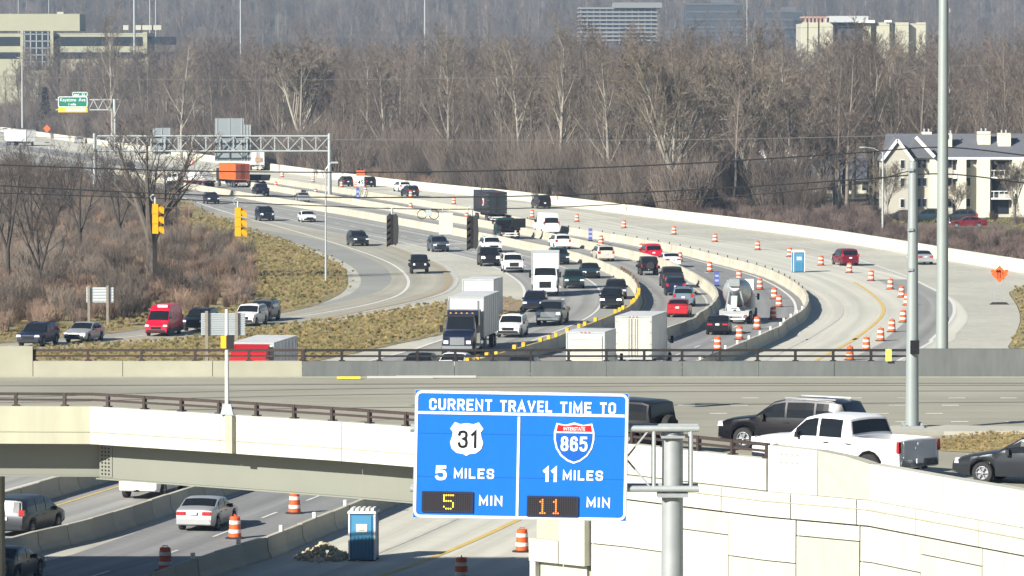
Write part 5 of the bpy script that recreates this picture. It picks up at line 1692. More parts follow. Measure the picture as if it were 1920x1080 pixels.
# ------------------------------------------------------------------ wires
def wire(name, label, pts, r, m, cat='cable'):
    P = smooth3(pts)
    p0 = P[0]
    b = MB(); b.tube([p - p0 for p in P], r, 5)
    return tag(b.build(name, m, loc=p0), label, cat)
def smooth3(pts):
    out = []
    P = [pts[0] * 2 - pts[1]] + list(pts) + [pts[-1] * 2 - pts[-2]]
    for i in range(1, len(P) - 2):
        p0, p1, p2, p3 = P[i - 1:i + 3]
        for k in range(8):
            t = k / 8
            out.append(.5 * (2 * p1 + (p2 - p0) * t + (2 * p0 - 5 * p1 + 4 * p2 - p3) * t * t + (3 * p1 - p0 - 3 * p2 + p3) * t ** 3))
    out.append(P[-2]); return out
M_WIRE = mat('black_cable', (.014, .014, .015), .6)
M_WIRE_G = mat('grey_conductor', (.17, .17, .165), .7)
wire('overhead_cable', 'upper thick black cable running to the tallest pole', [AT(x, y, BPY) for x, y in [(-80, 306), (0, 309), (330, 320), (700, 323), (1000, 318), (1280, 307), (1600, 287), (1767, 276), (1920, 291), (2000, 300)]], .042, M_WIRE)
wire('overhead_cable', 'lower thick black cable running to the tallest pole', [AT(x, y, BPY) for x, y in [(-80, 343), (0, 348), (330, 364), (640, 370), (960, 368), (1280, 357), (1600, 337), (1767, 326), (1920, 343), (2000, 352)]], .042, M_WIRE)
SPY = 168.0
span_px = [(-80, 358), (0, 362), (298, 372), (451, 380), (600, 386), (737, 391), (886, 392), (1100, 386), (1400, 366), (1600, 345), (1708, 320)]
wire('span_wire', 'thin wire carrying the hanging traffic signals', [AT(x, y, SPY + (sp_.y - SPY) * max(0, (x - 886) / 822.0)) for x, y in span_px], .018, M_WIRE)
for k, (pts, d) in enumerate([([(-60, 143), (400, 150), (900, 146), (1400, 132), (1990, 120)], 760), ([(-60, 62), (500, 67), (1000, 66), (1500, 52), (1990, 40)], 760), ([(-60, 256), (640, 262), (1280, 262), (1700, 254), (1990, 250)], 520), ([(-60, 420), (300, 428), (420, 432)], 420)][:3]):
    wire('power_line', ['middle faint grey wire across the woods', 'upper faint grey wire across the tree tops', 'lowest faint wire across the woods above the cables'][k], [AT(x, y, d) for x, y in pts], .028, M_WIRE_G)

# ------------------------------------------------------------------ hanging signals, seen from the side
def signal(label, px, ptop, pbot, n, m, face, rz, bw=.20, vl=.20):
    """face +1: hoods to the right, -1: hoods to the left"""
    top, bot = AT(px, ptop, SPY), AT(px, pbot, SPY)
    t = thing('traffic_signal', label, 'traffic signal', (top.x, SPY, bot.z), rz)
    h = top.z - bot.z
    s = h / n
    for k in range(n):
        z = s * (k + .5)
        b = MB(); b.box((0, 0, z), (bw, .34, s * .96), 0, 0, .93); sec = b.build('signal_head', m, t)
        v = MB()
        # open-bottomed hood: half tube
        N_ = 9; L_ = vl
        for q in range(N_ + 1):
            a = math.radians(-35 + 250 * q / N_)
            y, zz = .155 * math.cos(a), .155 * math.sin(a)
            v.v += [(face * bw / 2, y, z + zz), (face * (bw / 2 + L_), y, z + zz - .10), (face * bw / 2, y * .92, z + zz * .92), (face * (bw / 2 + L_), y * .92, z + zz * .92 - .10)]
        for q in range(N_):
            i, j = 4 * q, 4 * q + 4
            v.f += [(i, i + 1, j + 1, j), (i + 2, j + 2, j + 3, i + 3), (i + 1, i + 3, j + 3, j + 1)]; v.m += [0, 0, 0]
        v.build('visor', m, sec)
        ln = MB(); ln.lathe([(.14, 0), (.14, .03)], 14, (face * (bw / 2 + .015) if face > 0 else face * (bw / 2 + .015) - .03, 0, z), 'x'); ln.build('lens', M_DARK, sec)
    b = MB(); b.tube([(0, 0, h), (0, 0, h + .22)], .035, 8); b.tube([(-.10, 0, h + .10), (-.17, 0, h + .25), (-.05, 0, h + .33)], .018, 6); b.build('hanger', M_ALU, t)
    return t
M_SIGY = mat('signal_yellow', (.80, .36, .012), .45)
signal('yellow traffic signal hanging before the leaning tree, left of the pair', 291, 382, 438, 3, M_SIGY, 1, .12)
signal('yellow traffic signal on the right of the yellow pair', 446, 389, 443, 3, M_SIGY, 1, .12)
for px, t0, t1, lb in ((742, 402, 459, 'black many-light signal hanging left of the white hanging sign'), (892, 405, 466, 'black many-light signal hanging right of the white hanging sign')):
    t = signal(lb, px - 7, t0, t1, 5, M_BLACK, -1, -.03, .10, .13)
    h = (t1 - t0) / (FPX / SPY)
    b = MB(); b.prism([(.055, .06), (.12, -.03), (.20, .06), (.225, h * .5), (.20, h - .08), (.13, h + .03), (.055, h - .02)], -.20, .20, 'xz'); b.build('back_housing', mat('dark_signal_back', (.03, .032, .036), .45), t)
# white sign on the span wire, and a coil of cable
p = AT(836, 419, SPY)
hs = thing('hanging_sign', 'pale blank sign board hanging on the wire between the black signals', 'sign', p, .03)
b = MB(); b.box((0, 0, 0), (26 / 53.6, .03, 41 / 53.6)); b.build('board', mat('pale_sign_back', (.50, .52, .46), .6, var=.04, scale=4), hs)
b = MB(); b.box((.14, -.02, -.30), (.13, .02, .13)); b.build('sticker', M_SWHITE, hs)
b = MB()
for x in (-.12, .12):
    b.box((x, .0, .43), (.03, .03, .16))
b.build('strap', M_GALV, hs)
p = AT(803, 402, SPY)
ck = thing('cable_coil', 'coil of black cable with a white splice box hanging on the wire', 'cable', p)
for x, r in ((-.22, .16), (.20, .17)):
    b = MB(); b.tube([(x + r * math.cos(a * math.pi / 9), .02 * math.sin(a), r * math.sin(a * math.pi / 9)) for a in range(19)], .014, 5); b.build('loop', M_WIRE, ck)
b = MB(); b.box((.02, -.03, .06), (.22, .12, .20), 0, 0, .8); b.build('splice_box', M_ALU, ck)

# ------------------------------------------------------------------ roadside signs
def back_sign(label, corners, posts, base_py, m, slats=7):
    (x0, y0), (x1, y1) = corners
    p = G((x0 + x1) / 2, base_py)
    t = thing('road_sign', label, 'sign', p)
    a, c = AT(x0, y0, p.y), AT(x1, y1, p.y)
    w, h = c.x - a.x, a.z - c.z
    zc = (a.z + c.z) / 2
    b = MB(); b.box(((a.x + c.x) / 2 - p.x, 0, zc), (w, .04, h)); bd = b.build('board', m, t)
    for k in range(slats):
        q = MB(); q.box(((a.x + c.x) / 2 - p.x, -.045, zc - h / 2 + h * (k + .5) / slats), (w * .98, .05, h / slats * .45)); q.build('stiffener', M_ALU, bd)
    for px in posts:
        x = AT(px, base_py, p.y).x - p.x
        b = MB(); b.box((x, -.16, (a.z + .15) / 2), (.20, .16, a.z + .15)); b.build('post', M_WOODPOST, t)
back_sign('back of a pale road sign on two posts before the brown brush', ((162, 539), (213, 567)), (167, 202), 614, mat('bright_sign_back', (.62, .66, .66), .5, .2), 5)
back_sign('back of a slatted road sign beside the slim parapet post', ((377, 587), (460, 629)), (388, 444), 700, M_ALU, 10)

def diamond(label, px, py, half_px, post_px, base_py, dist=None, marks=True):
    p = G(px, base_py) if dist is None else Vector((AT(px, base_py, dist).x, dist, 0))
    c = AT(px, py, p.y)
    r = half_px / (FPX / p.y)
    t = thing('warning_sign', label, 'sign', p)
    zc = c.z
    b = MB(); b.prism([(-r, zc), (0, zc - r), (r, zc), (0, zc + r)], -.03, .02, 'xz'); bd = b.build('diamond_board', M_SIGNORANGE, t)
    if marks:
        for k, x in enumerate((-.22, .05)):
            q = MB(); q.beam((x * r, -.045, zc - .45 * r), (x * r - .05 * r, -.045, zc + .45 * r), .03, .12 * r); q.beam((x * r - .05 * r, -.045, zc + .5 * r), (x * r - .22 * r, -.045, zc + .22 * r), .03, .09 * r); q.beam((x * r - .05 * r, -.045, zc + .5 * r), (x * r + .12 * r, -.045, zc + .22 * r), .03, .09 * r); q.build('arrow', M_BLACK, bd)
        q = MB(); q.beam((.36 * r, -.045, zc - .1 * r), (.34 * r, -.045, zc + .3 * r), .03, .12 * r); q.build('arrow', M_BLACK, bd)
        for g in (1, -1):
            f = MB(); f.box((g * r * .82, .0, zc + r * .35), (r * .40, .02, r * .36), 0); f.build('flag', M_SIGNORANGE, t)
    for px_ in post_px:
        x = AT(px_, base_py, p.y).x - p.x
        b = MB(); b.box((x, .06, zc / 2 + .1), (.09, .09, zc + .1)); b.build('post', M_GALV_D, t)
    b = MB(); b.box((0, .1, .10), (abs(post_px[0] - post_px[-1]) / (FPX / p.y) + .9, .5, .20), 0, 0, .7); b.build('sandbag_base', M_DARK, t)
diamond('orange diamond lane shift sign on two posts at the right edge', 1874, 514, 16, (1864, 1882), 571)
diamond('small far orange diamond sign near the upper left corner', 88, 241, 7, (86, 90), 268, marks=False)
# speed sign with an orange header
p = G(676, 357)
t = thing('speed_sign', 'white speed sign under an orange header board by the white wall', 'sign', p)
z0, z1, z2 = AT(0, 349, p.y).z, AT(0, 330, p.y).z, AT(0, 320, p.y).z
b = MB(); b.box((0, 0, (z0 + z1) / 2), (1.15, .04, z1 - z0)); bd = b.build('board', M_SWHITE, t)
lettering('45', 1.0, M_BLACK, bd, 0, -.03, z0 + .62, bold=.02)
b = MB(); b.box((0, 0, (z1 + z2) / 2 + .02), (1.35, .05, z2 - z1)); b.build('header_board', M_SIGNORANGE, t)
for g in (-.45, .45):
    b = MB(); b.box((g, .08, z0 / 2 + .3), (.10, .10, z0 + .6)); b.build('post', M_GALV_D, t)
# narrow blue panels standing between the lanes
for px, py, h, lb in ((1107, 452, 1.5, 'narrow blue upright panel by the barrier, right of the white cargo van'), (1344, 537, 1.4, 'narrow blue upright panel left of the concrete mixer'), (671, 379, 2.2, 'narrow blue upright panel below the speed sign')):
    p = G(px, py)
    t = thing('upright_panel', lb, 'marker', p, .1)
    b = MB(); b.box((0, 0, h * .55), (.46, .08, h * .9)); bd = b.build('panel', mat('blue_violet_panel', (.09, .12, .36), .6), t)
    for k in range(2):
        q = MB(); q.box((0, -.05, h * (.40 + .32 * k)), (.36, .02, h * .14)); q.build('pale_stripe', mat('pale_blue_stripe', (.35, .42, .62), .6), bd)
    b = MB(); b.box((0, 0, .06), (.6, .5, .12), 0, 0, .7); b.build('base', M_BLACK, t)
# yellow-green marker on the parapet rail at the right
p = AT(1666, 666, FAR_Y - .12)
b = MB(); b.box((0, 0, 0), (.24, .05, .48)); b.box((0, .06, 0), (.06, .08, .5)); 
tag(b.build('marker_plate', mat('lime_reflector', (.62, .72, .12), .5), loc=p), 'lime yellow plate fixed to the black railing at the right', 'marker')

# ------------------------------------------------------------------ sign gantry over the oncoming lanes
gy = G(620, 372).y
gr_ = thing('sign_gantry', 'long steel truss sign gantry with grey sign backs over the freeway', 'gantry', (AT(620, 372, gy).x, gy, 0))
ox = gr_.location.x
def gx(px): return AT(px, 270, gy).x - ox
zt2, zb2 = AT(0, 255, gy).z, AT(0, 283, gy).z
for y in (-.7, .7):
    for z in (zt2, zb2):
        b = MB(); b.tube([(gx(176), y, z), (gx(621), y, z)], .13, 8); b.build('truss_chord', M_GALV, gr_, smooth_angle=40)
n = 17
for k in range(n + 1):
    x = gx(180) + (gx(618) - gx(180)) * k / n
    for y in (-.7, .7):
        b = MB(); b.beam((x, y, zb2), (x, y, zt2), .13); b.build('truss_post', M_GALV, gr_)
    if k < n:
        x2 = gx(180) + (gx(618) - gx(180)) * (k + 1) / n
        b = MB(); b.beam((x if k % 2 else x2, -.7, zt2), (x2 if k % 2 else x, -.7, zb2), .12); b.build('truss_diagonal', M_GALV, gr_)
        b = MB(); b.beam((x2 if k % 2 else x, .7, zt2), (x if k % 2 else x2, .7, zb2), .10); b.build('truss_diagonal', M_GALV_D, gr_)
for px in (618, 178):
    for y in (-.9, .9):
        b = MB(); b.tube([(gx(px), y, 0), (gx(px), y, zt2 + .4)], [.30, .24], 10); b.build('leg', M_GALV, gr_, smooth_angle=40)
    for z in (2.5, 5.0):
        b = MB(); b.beam((gx(px), -.9, z), (gx(px), .9, z + 2.0), .12); b.build('leg_brace', M_GALV, gr_)
for (xa, xb, ya, yb) in ((402, 457, 222, 303), (457, 470, 234, 303), (285, 320, 240, 290)):
    za, zb3 = AT(0, ya, gy).z, AT(0, yb, gy).z
    b = MB(); b.box(((gx(xa) + gx(xb)) / 2, 1.0, (za + zb3) / 2), (gx(xb) - gx(xa) - .04, .08, za - zb3)); bd = b.build('sign_back', mat('grey_sign_back', (.24, .27, .28), .55, .2, var=.06, scale=.6), gr_)
    for k in range(3):
        x = gx(xa) + (gx(xb) - gx(xa)) * (.08 + .42 * k)
        q = MB(); q.beam((x, .92, zb3), (x, .92, za), .12, .10); q.build('stiffener', M_GALV, bd)
# ------------------------------------------------------------------ far green exit sign
ey = 1105.0
es = thing('exit_sign', 'green overhead exit sign on a cantilever truss at the upper left', 'sign', (AT(215, 245, ey).x, ey, 0))
ex = es.location.x
def EX(px): return AT(px, 195, ey).x - ex
def EZ(py): return AT(0, py, ey).z
b = MB(); b.tube([(0, 0, 0), (0, 0, EZ(186))], [.55, .45], 12); b.build('pole', M_GALV, es, smooth_angle=40)
for py in (187, 206):
    b = MB(); b.tube([(EX(104), .5, EZ(py)), (EX(221), .5, EZ(py))], .16, 8); b.build('truss_chord', M_GALV, es)
for k in range(6):
    xa, xb = EX(166 + 9 * k), EX(175 + 9 * k)
    b = MB(); b.beam((xa, .5, EZ(187 if k % 2 else 206)), (xb, .5, EZ(206 if k % 2 else 187)), .18); b.build('truss_diagonal', M_GALV, es)
M_GREEN = mat('green_sign_sheet', (.002, .17, .095), .5)
xa, xb = EX(109), EX(164)
b = MB(); b.box(((xa + xb) / 2, 0, (EZ(181) + EZ(201)) / 2), (xb - xa, .1, EZ(181) - EZ(201))); gp = b.build('sign_panel', M_GREEN, es)
bb = MB(); round_ring(bb, xb - xa, EZ(181) - EZ(201), .4, .15, -.08, -.04, (xa + xb) / 2, (EZ(181) + EZ(201)) / 2); bb.build('border', M_SWHITE, gp)
b = MB(); b.box(((EX(136) + xb) / 2, 0, (EZ(172.5) + EZ(180.6)) / 2), (xb - EX(136), .1, EZ(172.5) - EZ(180.6))); et = b.build('exit_tab', M_GREEN, es)
bb = MB(); round_ring(bb, xb - EX(136), EZ(172.5) - EZ(180.6), .25, .12, -.08, -.04, (EX(136) + xb) / 2, (EZ(172.5) + EZ(180.6)) / 2); bb.build('border', M_SWHITE, et)
lettering('EXIT', .6, M_SWHITE, et, EX(144), -.07, EZ(177.8), bold=.01)
lettering('33', .8, M_SWHITE, et, EX(156), -.07, EZ(177.6), bold=.01)
lettering('Keystone  Ave', 1.1, M_SWHITE, gp, (xa + xb) / 2, -.07, EZ(188), bold=.0, width=(xb - xa) * .86)
lettering('1 mile', .75, M_SWHITE, gp, (xa + xb) / 2 - .1, -.07, EZ(195.5), bold=.015)
b = MB(); b.box(((xa + xb) / 2, 0, (EZ(201.4) + EZ(210.5)) / 2), (xb - xa, .1, EZ(201.4) - EZ(210.5))); b.build('yellow_panel', mat('yellow_sign_sheet', (.78, .50, .02), .5), es)
b = MB(); b.box((EX(142), -.08, (EZ(203) + EZ(209)) / 2), (EX(161) - EX(123), .04, EZ(203) - EZ(209))); b.build('sun_glare_patch', mat('painted_sun_glare', (.52, .51, .46), .6), es)  # sun reflection on the yellow panel, painted as a pale sheet
# ------------------------------------------------------------------ bare winter trees
def grow(seed, H, r0, n1=15, n2=6, n3=5, n4=3, first=.32, ang=(32, 52), spread=.36, lean=0.0, up=.18, twig=.016, fork=False, bare_top=False):
    """returns two lists of (p0, p1, r0, r1): limbs and twigs"""
    R = random.Random(seed)
    limbs, twigs = [], []
    def perp(d):
        a = Vector((R.uniform(-1, 1), R.uniform(-1, 1), R.uniform(-1, 1)))
        p = a - d * a.dot(d)
        return p.normalized()
    def branch(p, d, length, r, level):
        ns = (9, 5, 3, 2, 1)[level]
        step = length / ns
        pts, rad = [p.copy()], [r]
        q, dd = p.copy(), d.copy()
        for i in range(ns):
            wob = (.05, .13, .20, .25, .2)[level]
            dd = (dd + perp(dd) * R.uniform(0, wob) + Vector((0, 0, up * (.2 if level == 0 else .5 if level < 3 else .25)))).normalized()
            q = q + dd * step
            t = (i + 1) / ns
            pts.append(q.copy())
            rad.append(max(r * (1 - t * (.80 if level < 3 else .5)), twig * .6))
        dst = limbs if level < 2 else twigs
        for i in range(ns):
            dst.append((pts[i], pts[i + 1], rad[i], rad[i + 1], level))
        if level >= 4:
            return
        cnt = (n1, n2, n3, n4)[level]
        for k in range(cnt):
            lo = (first, .22, .15, .1)[level]
            t = lo + (1 - lo) * (k + R.random()) / cnt
            f = t * ns
            i = min(int(f), ns - 1)
            base = pts[i].lerp(pts[i + 1], f - i)
            bd = (pts[i + 1] - pts[i]).normalized()
            a = math.radians(R.uniform(*ang)) * (1.0 if level else (1.15 - .45 * t))
            cd = (bd * math.cos(a) + perp(bd) * math.sin(a)).normalized()
            if level == 0:
                ln = H * spread * (1.15 - .65 * t) * R.uniform(.75, 1.15)
                rr = rad[i] * R.uniform(.36, .55)
            else:
                ln = length * (.52, .52, .55, .6)[level] * R.uniform(.7, 1.15) * (1.1 - .35 * t)
                rr = max(rad[i] * R.uniform(.45, .65), twig)
            branch(base, cd, ln, max(rr, twig), level + 1)
    d0 = Vector((lean, R.uniform(-.05, .05), 1)).normalized()
    if fork:
        h = H * .28
        limbs.append((Vector((0, 0, -.2)), Vector((lean * h, 0, h)), r0, r0 * .8, 0))
        for k in range(fork):
            a = 2 * math.pi * k / fork + R.random()
            dd = Vector((math.cos(a) * .42 + lean, math.sin(a) * .42, 1)).normalized()
            branch(Vector((lean * h, 0, h - .1)), dd, H * R.uniform(.6, .74), r0 * .62, 0)
    else:
        branch(Vector((0, 0, -.2)), d0, H, r0, 0)
    return limbs, twigs

def sticks(segs, name, m, sides=(7, 5, 4, 3, 3)):
    V, F = [], []
    for p0, p1, r0, r1, lv in segs:
        n = sides[lv]
        d = p1 - p0
        if d.length < 1e-5:
            continue
        d.normalize()
        u = d.cross(Vector((.31, .77, .55))).normalized()
        w = d.cross(u)
        b = len(V)
        for c, r in ((p0, r0), (p1, r1)):
            for k in range(n):
                a = 2 * math.pi * k / n
                V.append(tuple(c + u * (math.cos(a) * r) + w * (math.sin(a) * r)))
        for k in range(n):
            k2 = (k + 1) % n
            F.append((b + k, b + k2, b + n + k2, b + n + k))
    me = bpy.data.meshes.new(name)
    me.from_pydata(V, [], F)
    me.materials.append(m)
    return me

def join_mesh(name, a, b):
    na = len(a.vertices)
    va = [v.co[:] for v in a.vertices] + [v.co[:] for v in b.vertices]
    fa = [tuple(p.vertices) for p in a.polygons] + [tuple(i + na for i in p.vertices) for p in b.polygons]
    me = bpy.data.meshes.new(name)
    me.from_pydata(va, [], fa)
    me.materials.append(a.materials[0]); me.materials.append(b.materials[0])
    me.polygons.foreach_set('material_index', [0] * len(a.polygons) + [1] * len(b.polygons))
    return me

TREES = {}
def tree_kind(kind, n, bark, twigm, **k):
    TREES[kind] = []
    for i in range(n):
        kk = dict(k)
        h = kk.pop('H'); r = kk.pop('r0')
        lm, tw_ = grow(hash(kind) % 1 + 100 * len(kind) + 17 * i + 3, h * (1 + .06 * (i - n / 2)), r, **kk)
        TREES[kind].append((sticks(lm, 'trunk', bark), sticks(tw_, 'crown', twigm)))
tree_kind('wood', 4, M_BARK, M_TWIG, H=21, r0=.30, n1=14, n2=5, n3=5, n4=3, first=.35, ang=(25, 46), spread=.32, twig=.020)
tree_kind('slim', 3, M_BARK, M_TWIG, H=19, r0=.20, n1=12, n2=5, n3=4, n4=3, first=.5, ang=(20, 38), spread=.24, twig=.020)
tree_kind('oak', 3, mat('brown_oak_bark', (.12, .10, .085), .95, rand=.3), mat('russet_twigs', (.15, .112, .085), .95, rand=.3), H=17, r0=.34, n1=12, n2=6, n3=5, n4=3, first=.22, ang=(35, 62), spread=.42, twig=.022)
tree_kind('lean', 1, mat('lit_dark_bark', (.105, .088, .072), .95, var=.3, scale=2), mat('dark_brown_twigs', (.075, .060, .050), .95, rand=.2), H=13, r0=.56, n1=9, n2=5, n3=4, n4=2, first=.2, ang=(28, 55), spread=.40, twig=.018, fork=3)
tree_kind('pale', 3, M_BARK_P, M_TWIG_P, H=22, r0=.34, n1=15, n2=6, n3=5, n4=3, first=.25, ang=(24, 44), spread=.38, twig=.024)
tree_kind('bushy', 3, M_BARK_P, M_TWIG_P, H=13, r0=.30, n1=9, n2=6, n3=6, n4=4, first=.10, ang=(22, 42), spread=.42, twig=.020, fork=4)
tree_kind('dark', 3, M_BARK_D, mat('dark_brown_twigs', (.075, .060, .050), .95, rand=.2), H=13, r0=.26, n1=9, n2=5, n3=4, n4=1, first=.2, ang=(28, 55), spread=.42, twig=.016, fork=3)
def shrub_kind(kind, n, m, H, stems, fan=.35, twig=.013, sub=4):
    TREES[kind] = []
    for i in range(n):
        R = random.Random(900 + i + stems)
        seg = []
        for k in range(stems):
            a, rr = R.uniform(0, 6.28), R.random() ** .6
            p = Vector((math.cos(a) * rr * H * .35, math.sin(a) * rr * H * .35, 0))
            d = Vector((math.cos(a) * fan * R.random(), math.sin(a) * fan * R.random(), 1)).normalized()
            l = H * R.uniform(.55, 1.05)
            q = p + d * l * .5
            d2 = (d + Vector((R.uniform(-.35, .35), R.uniform(-.35, .35), 0))).normalized()
            e = q + d2 * l * .5
            seg += [(p, q, twig * 1.6, twig * 1.2, 3), (q, e, twig * 1.2, twig * .7, 3)]
            for s in range(sub):
                t = R.uniform(.25, 1)
                b0 = p.lerp(q, t * 2) if t < .5 else q.lerp(e, t * 2 - 1)
                dd = (d2 + Vector((R.uniform(-1, 1), R.uniform(-1, 1), R.uniform(-.1, .6))) * .8).normalized()
                seg.append((b0, b0 + dd * l * R.uniform(.15, .34), twig * .9, twig * .5, 3))
        TREES[kind].append((sticks(seg, kind, m), None))
shrub_kind('brush_red', 3, M_TWIG_R, 2.0, 90, twig=.016)
shrub_kind('scrub_dark', 3, mat('dark_scrub_stems', (.118, .086, .072), .95, rand=.35), 1.9, 95, twig=.016)
shrub_kind('brush_grey', 3, M_TWIG_G, 4.2, 90, twig=.020, sub=6)
shrub_kind('thicket', 3, M_TWIG, 8.0, 110, fan=.45, twig=.026, sub=8)
shrub_kind('straw', 2, M_STRAW, .55, 46, fan=.7, twig=.012, sub=1)
shrub_kind('grass', 2, M_GRASSB, .22, 40, fan=1.0, twig=.010, sub=0)

def scatter(name, kinds, pts, sc, label, cat):
    """one object of uncountable growth: instances of the shapes above on its own points"""
    pts = np.array(pts, np.float32)
    n = len(pts)
    me = bpy.data.meshes.new(name)
    me.vertices.add(n)
    me.vertices.foreach_set('co', pts.ravel())
    for an, val in (('turn', npr.uniform(0, 6.28, n)), ('grow', np.array(sc))):
        at = me.attributes.new(an, 'FLOAT', 'POINT')
        at.data.foreach_set('value', val.astype(np.float32))
    at = me.attributes.new('pick', 'INT', 'POINT')
    coll = bpy.data.collections.new(name + '_shapes')
    cnt = 0
    for k in kinds:
        for tr, cr in TREES[k]:
            m_ = join_mesh(k, tr, cr) if cr else tr
            o = bpy.data.objects.new(k + '_shape', m_)
            coll.objects.link(o); cnt += 1
    at.data.foreach_set('value', npr.randint(0, cnt, n).astype(np.int32))
    o = obj(name, me)
    ng = bpy.data.node_groups.new(name, 'GeometryNodeTree')
    ng.interface.new_socket('Geometry', in_out='INPUT', socket_type='NodeSocketGeometry')
    ng.interface.new_socket('Geometry', in_out='OUTPUT', socket_type='NodeSocketGeometry')
    N, L = ng.nodes, ng.links
    gi_, go_ = N.new('NodeGroupInput'), N.new('NodeGroupOutput')
    ci = N.new('GeometryNodeCollectionInfo')
    ci.inputs['Collection'].default_value = coll
    ci.inputs['Separate Children'].default_value = True
    ci.inputs['Reset Children'].default_value = True
    ip = N.new('GeometryNodeInstanceOnPoints')
    ip.inputs['Pick Instance'].default_value = True
    def attr(a, t):
        q = N.new('GeometryNodeInputNamedAttribute'); q.data_type = t
        q.inputs['Name'].default_value = a
        return [s for s in q.outputs if s.enabled and s.name == 'Attribute'][0]
    cx_ = N.new('ShaderNodeCombineXYZ')
    L.new(attr('turn', 'FLOAT'), cx_.inputs[2])
    L.new(gi_.outputs[0], ip.inputs['Points'])
    L.new(ci.outputs[0], ip.inputs['Instance'])
    L.new(attr('pick', 'INT'), ip.inputs['Instance Index'])
    L.new(cx_.outputs[0], ip.inputs['Rotation'])
    L.new(attr('grow', 'FLOAT'), ip.inputs['Scale'])
    L.new(ip.outputs[0], go_.inputs[0])
    md = o.modifiers.new('growth', 'NODES'); md.node_group = ng
    return tag(o, label, cat, kind='stuff')

def single_tree(kind, i, x, y, scale, label, group=None, rz=None, name='bare_tree', z=None):
    tr, cr = TREES[kind][i % len(TREES[kind])]
    t = thing(name, label, 'tree', (x, y, terrain_z(x, y) if z is None else z), rnd.uniform(0, 6.28) if rz is None else rz, group)
    t.scale = (scale, scale, scale)
    obj('trunk', tr, t)
    if cr:
        obj('crown', cr, t)
    return t

# where things may grow
wall_y = lambda x: float(np.interp(x, WW[:, 0], WW[:, 1])) if x < 51 else 482.0
WXs = WW[np.argsort(WW[:, 0])]
def beyond_wall(x):
    """distance of the white wall at this x (the wall bends away to the left)"""
    return float(np.interp(x, WXs[:, 0], WXs[:, 1]))
def in_view(x, y, m=1.12):
    return abs(x) < .1067 * y * m + 6
BLDG = []          # (x0, x1, y0, y1) kept clear
def clear(x, y, pad=1.5):
    return all(not (a - pad < x < b + pad and c - pad < y < d + pad) for a, b, c, d in BLDG)
APT_Y = 650.0
aX = lambda px, d=APT_Y: (px - 960) * d / FPX
BLDG += [(aX(1645), aX(2060), APT_Y - 4, APT_Y + 16), (aX(1300, 765), aX(1640, 765), 758, 782), (aX(1690, 610), aX(1900, 610), 600, 626)]
BLDG += [(aX(1280, 2250), aX(1400, 2250), 2245, 2280), (aX(1430, 2150), aX(1510, 2150), 2145, 2180)]
BLDG += [(aX(-60, 1520), aX(285, 1520), 1500, 1560), (aX(1085, 2000), aX(1250, 2000), 1990, 2040), (aX(1495, 1420), aX(1740, 1420), 1400, 1460)]

def jitter_grid(x0, x1, y0, y1, sx, sy):
    y = y0
    while y < y1:
        x = x0 + npr.uniform(0, sx)
        while x < x1:
            yield x + npr.uniform(-.45, .45) * sx, y + npr.uniform(-.45, .45) * sy
            x += sx
        y += sy

# 1. thick brush right behind the white wall (low at the right, where the apartments look over it)
low, mid, thick = [], [], []
for x, y in jitter_grid(-190, 90, 490, 1460, 2.3, 2.6):
    w = beyond_wall(x)
    g = y - w
    px = 960 + x / y * FPX
    if g < 6 or not in_view(x, y) or not clear(x, y, .5):
        continue
    if px > 1290 and y < 655 + max(0, (1500 - px) * .3):
        if (g < 30 or npr.rand() < .75) and not (px > 1655 and y > 580 and npr.rand() < .9):
            low.append((x, y, terrain_z(x, y)))
    elif g < 60:
        if npr.rand() < .55:
            mid.append((x, y, terrain_z(x, y)))
        if g > 12 and npr.rand() < .20:
            thick.append((x, y, terrain_z(x, y)))
    elif g < 130 and npr.rand() < .12:
        thick.append((x, y, terrain_z(x, y)))
scatter('low_scrub', ['scrub_dark'], low, npr.uniform(.55, 1.05, len(low)), 'low reddish scrub between the white wall and the apartments', 'scrub')
scatter('roadside_brush', ['brush_grey', 'brush_red'], mid, npr.uniform(.8, 1.5, len(mid)), 'dense grey-brown brush right behind the white wall', 'brush')
scatter('thicket', ['thicket'], thick, npr.uniform(.6, 1.25, len(thick)), 'tall tangled thicket between the brush and the woods', 'thicket')

# 2. the woods behind
woods = []
front = []
for x, y in jitter_grid(-330, 330, 540, 2000, 6.4, 7.0):
    w = beyond_wall(x)
    g = y - w
    px = 960 + x / y * FPX
    if g < 42 or not in_view(x, y, 1.08) or not clear(x, y):
        continue
    if px > 1290 and y < 690:
        continue
    if y > 1000 and g > 260 and npr.rand() < .55:
        continue
    if (g < 95 or (px > 1290 and y < 790)) and npr.rand() < .42:
        front.append((x, y))
    else:
        woods.append((x, y, terrain_z(x, y)))
scatter('woods', ['wood', 'slim', 'wood', 'oak'], woods, npr.uniform(.62, 1.15, len(woods)), 'bare grey-brown winter woods filling the background', 'woods')
front = [f for f in front]
front.sort(key=lambda f: f[1])
picked = front[:240]
for k, (x, y) in enumerate(picked):
    kd = ('slim', 'wood', 'oak', 'wood', 'pale', 'slim', 'wood')[k % 7]
    px = 960 + x / y * FPX
    part_ = ['far left', 'left', 'centre', 'right of the centre', 'right'][max(0, min(4, int(px / 384)))]
    lk = {'slim': 'slim upright bare tree', 'wood': 'tall-limbed grey bare tree', 'oak': 'broad russet-twigged bare tree', 'pale': 'pale-barked bare tree'}[kd]
    ly = 'near the roadside brush' if y - beyond_wall(x) < 75 else 'set back from the brush'
    lb_ = lk + ' ' + ly + ', ' + part_ + ' of the woods'
    single_tree(kd, k, x, y, npr.uniform(.62, 1.10), lb_, lb_)
rest = [(x, y, terrain_z(x, y)) for x, y in front[240:]]
